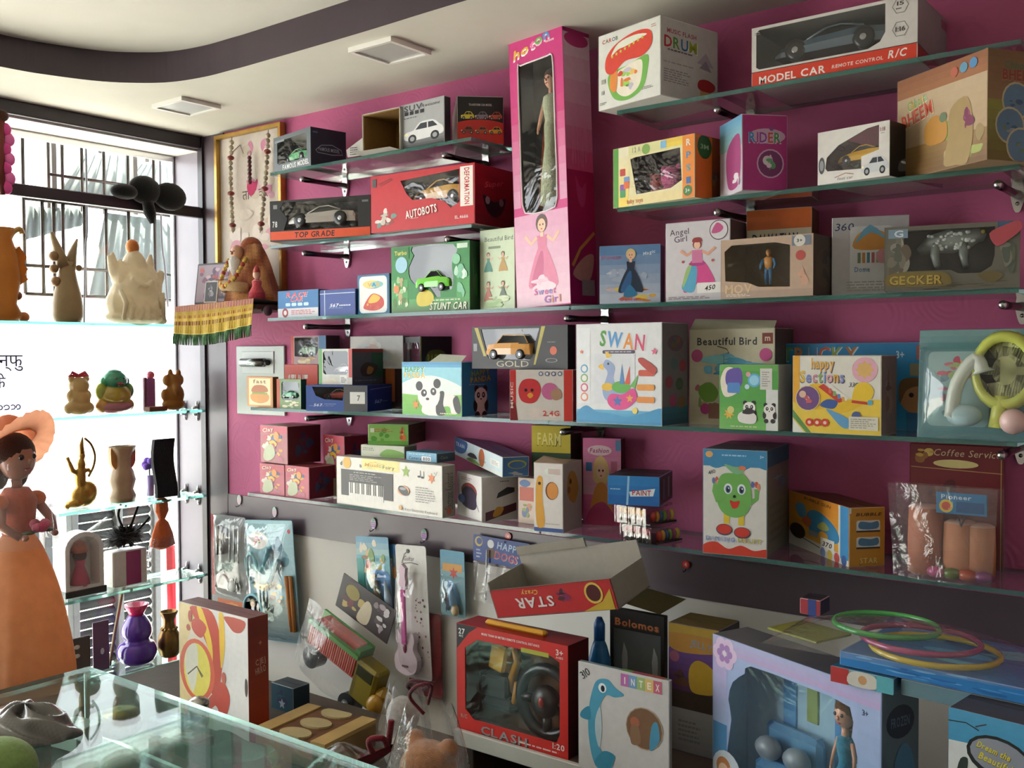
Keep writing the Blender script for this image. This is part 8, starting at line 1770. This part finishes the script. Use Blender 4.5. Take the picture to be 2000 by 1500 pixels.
# ================================================================== low table, clock box, puzzle tray, bagged toys, doll, glass counter
ZT = .45
t = empty('low_table', (.1, -.695, 0), 'low dark wooden table in the corner carrying the clock box', 'table')
g = G(); g.rbox(0, 0, ZT - .03, 1.35, .55, ZT, '4f433a', .003); g.build('top', 'wood', t)
for x in (.03, 1.28):
    for y in (.03, .47):
        g = G(); g.rbox(x, y, 0, x + .04, y + .04, ZT - .03, '3a2f28', .002); g.build('leg', 'wood', t)
def f(a):
    R1, R2 = 'c24a3a', 'd8603f'
    a.rect(0, .0, .5, 1, 'e2dccb'); a.blob([(.0, .98), (.0, .1), (.2, .02), (.1, .6), (.3, .98)], 'e6d49a', 5); a.blob([(.18, .98), (.5, .98), (.64, .7), (.6, .4), (.48, .3), (.46, .62), (.3, .84)], 'c0452f', 6); a.blob([(.28, .98), (.36, .98), (.5, .7), (.48, .42), (.44, .66)], 'e8c83a', 5); a.blob([(.6, .98), (.66, .98), (.68, .72), (.62, .54)], 'e6c03a', 4); a.blob([(.2, .86), (.3, .9), (.42, .84), (.34, .74), (.22, .78)], R1, 4); a.blob([(.68, .97), (.96, .97), (.92, .88), (.82, .86), (.74, .9)], 'b8503f', 4)
    a.ell(.27, .46, .26, .26, R2, 26); a.ell(.27, .46, .2, .225, 'e6dc5a', 26); a.blob([(.09, .46), (.13, .62), (.27, .67), (.28, .46), (.2, .26)], 'dfe2cf', 5); a.line([(.13, .4), (.27, .49), (.36, .42)], .012, '55503a'); a.line([(.27, .49), (.345, .41)], .014, '55503a')
    a.blob([(.5, .24), (.54, .38), (.66, .42), (.74, .32), (.7, .18), (.62, .14), (.56, .2)], R1, 5); a.blob([(.4, .2), (.5, .3), (.56, .24), (.44, .16)], R1, 4); a.rect(.27, .02, .33, .2, 'a8503f'); a.blob([(.08, .06), (.06, .14), (.16, .18), (.22, .1), (.16, .02)], R1, 4); a.ell(.66, .46, .03, .05, 'c0604a'); a.ell(.15, .8, .03, None, 'b8604f'); a.ell(.18, .9, .03, .05, 'b0503f')
    a.txt('The Wonderful Creation', .7, .13, .025, '4a4a4a', w=.5, rot=-9, bold=0); a.ell(.97, .44, .018, .075, '3a2420')
def r(a): a.grad(0, 0, 1, 1, 'a83a1f', '7a2c1f'); a.txt('CJEJ', .6, .63, .045, 'c09a84', w=.5, rot=8); a.txt('HRRO', .6, .56, .05, 'c09a84', w=.52, rot=8); a.star(.6, .78, .1, 'b58a74', 4)
b = box('white wall clock box with a large orange yellow clock picture and red side', ZT, 487, -.5, 352, 526, 1208, ('dfe0dc', '8f3520', '6a4038'), f, r, dy=None, base='cfc8c0')
box('small dark teal box standing behind the clock box near the white wall', ZT, 573, -.3, 530, .06, 1345, ('1f4a5a', '1a3040', '16242c'), lambda a: (a.pic(.1, .1, .9, .9, None, ['2a2f5a', '1f5a5a', '3a3f6a'], 8, 3), a.star(.5, .3, .16, 'a8b0b8', 5)))
# puzzle tray
A, Bq, Cq = onZ(497, 1420, .52), onZ(602, 1374, .52), onZ(697, 1420, .52)
t = empty('puzzle_tray', (A.x, A.y, ZT + .001), 'light wooden tray with dark brown panel and oval pale pieces, beside the clock box', 'tray')
U = Bq - A; V = Cq - Bq
th = .52 - ZT
ex, ey = U.length, V.length
ang = math.atan2(U.y, U.x)
t.rotation_euler = (0, 0, ang)
ey = min(ey, .3)
g = G(); g.rbox(0, -ey, 0, ex, 0, th - .01, '8f7248', .003); g.build('body', 'wood', t)
g = G(); g.box(.0, -ey, th - .01, ex, -ey * .8, th, 'b8985e'); g.build('side_strip', 'wood', t)
g = G(); g.box(0, -ey * .2, th - .01, ex, 0, th, 'b8985e'); g.build('side_strip', 'wood', t)
g = G(); g.box(.0, -ey * .8, th - .01, ex, -ey * .2, th - .004, '6a4426'); g.build('brown_panel', 'wood', t)
for x in (.12, .5, .9):
    g = G(); g.prism([[(min(max(ex * x + ex * .15 * math.cos(R(20 * i)), .002), ex - .002), -ey * .5 + ey * .2 * math.sin(R(20 * i))) for i in range(18)]], (0, 0, th - .0038), (1, 0, 0), (0, 1, 0), (0, 0, 1), .005, 'b5a376'); g.build('oval_piece', 'wood', t)
# bagged toys
def bag(t, w, d, h, seed, fin='bag_film', name='bag'):
    rn = random.Random(seed); p = [rn.uniform(0, 6) for _ in range(4)]
    g = G()
    g.surf(lambda u, v: ((w * (1 - .5 * v ** 2) * math.cos(2 * PI * u)) * (1 + .09 * math.sin(5 * 2 * PI * u + p[0] + 3 * v)), (d * (1 - .5 * v ** 2) * math.sin(2 * PI * u)) * (1 + .09 * math.sin(4 * 2 * PI * u + p[1])), h * v + .012 * math.sin(6 * 2 * PI * u + p[2]) * v), 40, 14, 'fff', cu=True)
    g.build(name, fin, t)
P = onZ(838, 1498, .62); P = Vector((1.36, -.6, ZT + .001))
px, py = proj(P)
Q = onY(836, 1480, -.62)
t = empty('bagged_teddy', (Q.x, -.62, ZT + .001), 'orange brown fluffy teddy in a clear plastic bag tied with red ribbon', 'toy')
zt = zat(Vector((Q.x, -.62, ZT)), 1440) - ZT
g = G(); g.ell((0, 0, .07), (.075, .07, .075), 'b5713a', 20, 14); g.ell((.01, -.01, zt * .72), (.062, .058, .06), 'b8743c', 20, 14)
for s in (-1, 1): g.ell((s * .045 + .01, 0, zt * .72 + .05), .022, 'b06c36', 10, 8); g.ell((s * .075, -.03, .08), (.028, .03, .045), 'b06c36', 12, 8)
remesh(g.build('body', 'fluff', t), .006, 'fluff', 'b8743c')
g = G()
for s in (-1, 1): g.ell((.01 + s * .022, -.064, zt * .72 + .012), .006, '1a1412', 8, 6)
g.ell((.01, -.07, zt * .72 - .006), (.009, .006, .007), '1a1412', 8, 6); g.build('face', 'gloss', t)
bag(t, .1, .1, zt * 1.25, 4)
g = G(); pts = smoothpts([(-.01, 0, zt * 1.2), (-.04, -.01, zt * 1.34), (-.01, -.02, zt * 1.48), (.02, -.01, zt * 1.5), (-.0, 0, zt * 1.3)], 5, False); g.tube(pts, .004, 6, '5a1420'); g.build('ribbon', 'cloth', t)
Q = onY(790, 1440, -.4)
t = empty('bagged_doll', (Q.x, -.4, ZT + .001), 'pale grey soft doll in a crinkled clear bag beside the orange teddy', 'toy')
zt = zat(Vector((Q.x, -.4, ZT)), 1345) - ZT
g = G(); g.ell((0, 0, zt * .3), (.055, .05, zt * .28), 'b9b3b0', 16, 10); g.ell((0, -.005, zt * .7), (.042, .04, .045), 'c4bcb8', 16, 10); remesh(g.build('body', 'fluff', t), .006, 'fluff', 'bdb6b2')
bag(t, .075, .07, zt * 1.02, 7)
g = G(); g.tube(smoothpts([(.03, 0, zt), (.02, -.01, zt * 1.06), (.05, -.02, zt * 1.16), (.09, -.01, zt * 1.14), (.06, 0, zt * 1.04)], 5, False), .005, 6, '4a1620'); g.build('ribbon', 'cloth', t)
Q = onY(700, 1460, -.56)
t = empty('bagged_boat', (Q.x, -.56, ZT + .052), 'dark red boat shaped toy with a clear cover lying beside the puzzle tray', 'toy', rot=(R(0), R(-22), R(8)))
g = G(); g.surf(lambda u, v: (-.12 + .24 * u, .04 * math.sin(PI * (.15 + .8 * u)) * (2 * v - 1), .03 - .028 * math.sin(PI * v) * (.4 + .6 * math.sin(PI * u)) + .02 * u), 16, 9, '6a1f2c'); g.surf(lambda u, v: (-.12 + .24 * u, .04 * math.sin(PI * (.15 + .8 * u)) * (2 * v - 1), .031 + .02 * u), 16, 5, '7f2a36'); g.build('hull', 'gloss', t)
g = G(); g.tube(smoothpts([(.06, 0, .045), (.08, -.02, .075), (.11, -.01, .07), (.1, .01, .05), (.14, 0, .1)], 5, False), .007, 8, '7a1a28'); g.build('ribbon', 'cloth', t)
g = G(); g.surf(lambda u, v: (-.15 + .2 * u, .055 * (2 * v - 1), .035 + .05 * math.sin(PI * v) * math.sin(PI * u) + .004 * math.sin(12 * u)), 14, 9, 'fff'); g.build('clear_cover', 'film', t)
# doll with the orange bonnet at the left edge, on a stand
t = empty('doll_stand', (.08, -1.125, 0), 'low dark wooden stand under the bonneted doll at the left edge', 'stand')
ZD = .575
g = G(); g.rbox(0, 0, ZD - .025, .52, .42, ZD, '4a3a32', .003); g.build('top', 'wood', t)
for x in (.02, .46):
    for y in (.02, .36):
        g = G(); g.rbox(x, y, 0, x + .04, y + .04, ZD - .025, '3a2f28', .002); g.build('leg', 'wood', t)
P = onX(22, 1300, .3)
t = empty('bonnet_doll', (.325, P.y + .012, ZD), 'large doll in an orange dress and wide orange bonnet wrapped in plastic, left edge', 'doll', rot=(0, 0, R(12)))
H = .73
g = G(); prof = [(.135, .0), (.132, .06), (.118, .16), (.095, .27), (.06, .37), (.035, .41)]
g.lathe([p for p in smoothpts(prof, 4, False)], 40, 'cc9a74', wob=lambda a, z: .05 * math.sin(13 * a) * (1 - z / .42)); g.build('skirt', 'thin', t)
g = G(); g.lathe([(.038, .405), (.044, .45), (.05, .5), (.03, .53)], 16, 'b5573a'); g.build('bodice', 'cloth', t)
SK = '9a6652'
g = G(); g.lathe([(.014, .52), (.013, .56)], 10, SK); g.ell((.0, 0, .605), (.05, .046, .056), SK, 18, 12); g.ell((.05, 0, .6), (.008, .008, .009), SK, 8, 6)
g.build('head', 'plastic', t)
g = G()
for s in (-1, 1): g.ell((.043, s * .018, .613), (.006, .008, .008), '1c1412', 8, 6)
g.ell((.046, 0, .58), (.005, .011, .004), 'a03a3c', 8, 5); g.build('face', 'gloss', t)
g = G(); g.ell((-.008, 0, .622), (.053, .052, .054), '3a221e', 16, 10); g.ell((-.03, .03, .575), (.026, .026, .05), '3a221e', 12, 8); g.ell((-.03, -.03, .575), (.026, .026, .05), '3a221e', 12, 8); g.build('hair', 'cloth', t)
def brim(u, v):
    a = 2 * PI * u; r = .055 + .055 * v; return (r * math.cos(a) * 1.0, r * math.sin(a), .655 + .012 * math.sin(2 * a + .6) * v + .03 * v * math.cos(a) - .012 * v * v + .003 * math.sin(24 * a) * v)
g = G(); g.M = Matrix.Translation((0, 0, .64)) @ Matrix.Rotation(R(-34), 4, 'Y') @ Matrix.Translation((0, 0, -.64)); g.surf(brim, 60, 8, 'dd9a78', cu=True); g.build('bonnet_brim', 'thin', t)
g = G(); g.M = Matrix.Translation((0, 0, .64)) @ Matrix.Rotation(R(-34), 4, 'Y') @ Matrix.Translation((0, 0, -.64)); g.surf(lambda u, v: ((.058 * math.cos(PI / 2 * v) ** .6 + .0) * math.cos(2 * PI * u) * (1 + .03 * math.sin(16 * PI * u)), (.058 * math.cos(PI / 2 * v) ** .6) * math.sin(2 * PI * u) * (1 + .03 * math.sin(16 * PI * u)), .655 + .08 * v), 44, 9, 'd98a64', cu=True); g.build('bonnet_crown', 'thin', t)
for s in (-1, 1):
    g = G(); g.tube([(.0, s * .05, .5), (.035, s * .075, .44), (.075, s * .05, .41)], [.015, .013, .01], 9, SK); g.ell((.084, s * .045, .41), (.012, .009, .009), SK, 8, 6); g.build('arm', 'plastic', t)
for s in (-1, 1):
    g = G(); g.ell((.004, s * .056, .495), (.026, .024, .022), 'cf6a34', 12, 8); g.build('sleeve', 'cloth', t)
g = G()
for k in range(7): g.ell((.085 + .012 * math.cos(k), .012 * math.sin(k), .435 + .006 * math.sin(2 * k)), (.014, .014, .013), ('b8506a', 'c86a80')[k % 2], 9, 6)
for s in (-1, 1): g.ell((.08, s * .03, .42), (.012, .02, .005), '3f5a34', 8, 5)
g.build('rose', 'cloth', t)
g = G(); g.surf(lambda u, v: ((.075 + .03 * (1 - v) + .006 * math.sin(9 * 2 * PI * u)) * math.cos(2 * PI * u), (.075 + .03 * (1 - v) + .006 * math.sin(7 * 2 * PI * u)) * math.sin(2 * PI * u), .38 + .23 * v), 40, 8, 'fff', cu=True); g.build('plastic_wrap', 'bag_film', t)
# red box under the doll's hem
# glass counter
ZCN = .70
XL = .685
t = empty('glass_counter', (XL, -.83, 0), 'glass topped display counter in the left foreground', 'counter')
def gl(nm, q, fin='counter_glass'):
    g = G(); g.box(*q, 'fff'); return g.build(nm, fin, t)
g = G(); pts = [(0, -1.1), (1.5, -1.1), (1.5, 0), (0, 0)]
g.add([(x, y, ZCN) for x, y in pts], [(0, 1, 2, 3)], 'fff'); g.add([(x, y, ZCN - .01) for x, y in pts], [(3, 2, 1, 0)], 'fff'); g.mi = 1
g.add([(x, y, ZCN - .01) for x, y in pts] + [(x, y, ZCN) for x, y in pts], [(i, (i + 1) % 4, (i + 1) % 4 + 4, i + 4) for i in range(4)], 'fff'); g.build('glass_top', ['counter_glass', 'glass_edge'], t)
gl('back_pane', (.0, -.006, .3, 1.5, -.001, ZCN - .011)); gl('side_pane', (.001, -1.1, .3, .006, -.007, ZCN - .011))
g = G(); pts = [(.02, -1.0), (1.48, -1.0), (1.48, -.02), (.02, -.02)]; g.add([(x, y, .56) for x, y in pts], [(0, 1, 2, 3)], 'fff'); g.add([(x, y, .552) for x, y in pts], [(3, 2, 1, 0)], 'fff'); g.mi = 1; g.add([(x, y, .552) for x, y in pts] + [(x, y, .56) for x, y in pts], [(i, (i + 1) % 4, (i + 1) % 4 + 4, i + 4) for i in range(4)], 'fff'); g.build('inner_shelf', ['counter_glass', 'glass_edge'], t)
g = G(); g.rbox(-.01, -1.12, 0, 1.52, .0, .3, '6f6a68', .004); g.build('base', 'laminate', t)
for x, y in ((.003, -.01), (1.49, -.01)):
    g = G(); g.tube([(x, y, .3), (x, y, ZCN - .012)], .006, 8, 'b9bcbc'); g.build('corner_post', 'metal', t)
def oncounter(px, py, z): p = onZ(px, py, z); return p
# wares on the inner shelf
ZI = .561
for nm, lb, px, py, q, c in (('blue_carton', 'blue carton lying inside the glass counter', 345, 1432, (.12, .07, .035), '2f5a9a'), ('pink_carton', 'dusty pink carton inside the glass counter in front of the blue carton', 365, 1462, (.11, .06, .03), '9a6a72'), ('white_carton', 'pale carton at the left inside the glass counter', 150, 1455, (.09, .07, .05), 'b8bcb8')):
    P = onZ(px, py, ZI); t2 = empty(nm, (P.x, P.y, ZI), lb, 'box', rot=(0, 0, R(10)))
    g = G(); g.rbox(-q[0] / 2, -q[1] / 2, 0, q[0] / 2, q[1] / 2, q[2], c, .002); g.build('body', 'card', t2)
    g = G(); a = Art(g, (-q[0] / 2, -q[1] / 2, q[2]), (q[0], 0, 0), (0, q[1], 0)); a.pic(.08, .1, .92, .9, None, [mixc(c, 'ffffff', .3), mixc(c, '000000', .3), mixc(c, 'ffffff', .55)], 6, 3); g.build('top_print', 'card', t2)
P = onZ(338, 1428, ZI)
t2 = empty('steel_jar', (P.x + .03, P.y + .05, ZI), 'steel jar with a domed lid inside the glass counter', 'jar')
g = G(); g.lathe([(.022, 0), (.025, .01), (.025, .05), (.022, .056)], 20, '8f8f8c'); g.build('body', 'metal', t2)
g = G(); g.lathe([(.026, .056), (.026, .064), (.016, .072), (.004, .075)], 20, 'a5a29c'); g.build('lid', 'metal', t2)
P = onZ(235, 1440, ZI)
t2 = empty('brass_pot', (P.x, P.y, ZI), 'round brass pot inside the glass counter at left', 'pot')
g = G(); g.lathe([(.02, 0), (.045, .015), (.05, .035), (.036, .055), (.04, .062)], 22, 'a8903c'); g.build('body', 'brass', t2)
P = onZ(440, 1478, ZI)
t2 = empty('green_cloth', (P.x, P.y, ZI), 'folded dark green cloth inside the glass counter', 'cloth')
g = G(); g.surf(lambda u, v: (-.1 + .2 * u, -.06 + .12 * v, .02 + .012 * math.sin(9 * u) * math.cos(5 * v)), 18, 12, '2f5f4c'); g.surf(lambda u, v: (-.1 + .2 * u, -.06 + .12 * v * 0, .03 * v), 18, 2, '2f5f4c'); g.build('fold', 'cloth', t2)
# grey bag and green bundle on the counter
P = onZ(60, 1440, ZCN)
t2 = empty('grey_bag', (P.x - .02, P.y, ZCN + .001), 'crumpled dark grey plastic bag on the counter at the left edge', 'bag', rot=(0, 0, R(20)))
g = G(); rn = random.Random(6)
g.surf(lambda u, v: (.1 * math.cos(2 * PI * u) * math.sin(PI * (.5 + .5 * v)) * (1 + .12 * math.sin(6 * PI * u) + .08 * math.sin(22 * u + 9 * v)), .075 * math.sin(2 * PI * u) * math.sin(PI * (.5 + .5 * v)) * (1 + .1 * math.sin(8 * PI * u + 5 * v)), .055 * (1 - (1 - v) ** 2) * (1 + .16 * math.sin(10 * PI * u + 7 * v)) + .007 * math.sin(30 * u + 14 * v) * v * (1 - v) * 4), 60, 22, lambda u, v: mixc('4a4846', '6f6d69', .5 + .5 * math.sin(u * 31 + v * 9)), cu=True); g.build('bag_skin', 'gloss', t2)
P = onZ(32, 1492, ZCN)
t2 = empty('green_bundle', (P.x - .005, P.y - .03, ZCN + .001), 'pale green wrapped bundle on the counter at the lower left corner', 'bundle', rot=(0, 0, R(30)))
g = G(); g.surf(lambda u, v: (.07 * math.cos(2 * PI * u) * math.sin(PI * (.5 + .5 * v)), .055 * math.sin(2 * PI * u) * math.sin(PI * (.5 + .5 * v)) * (1 + .08 * math.sin(10 * u)), .055 * math.cos(PI / 2 * (1 - v))), 36, 10, '7f9a5a', cu=True); g.build('wrapping', 'cloth', t2)
pass
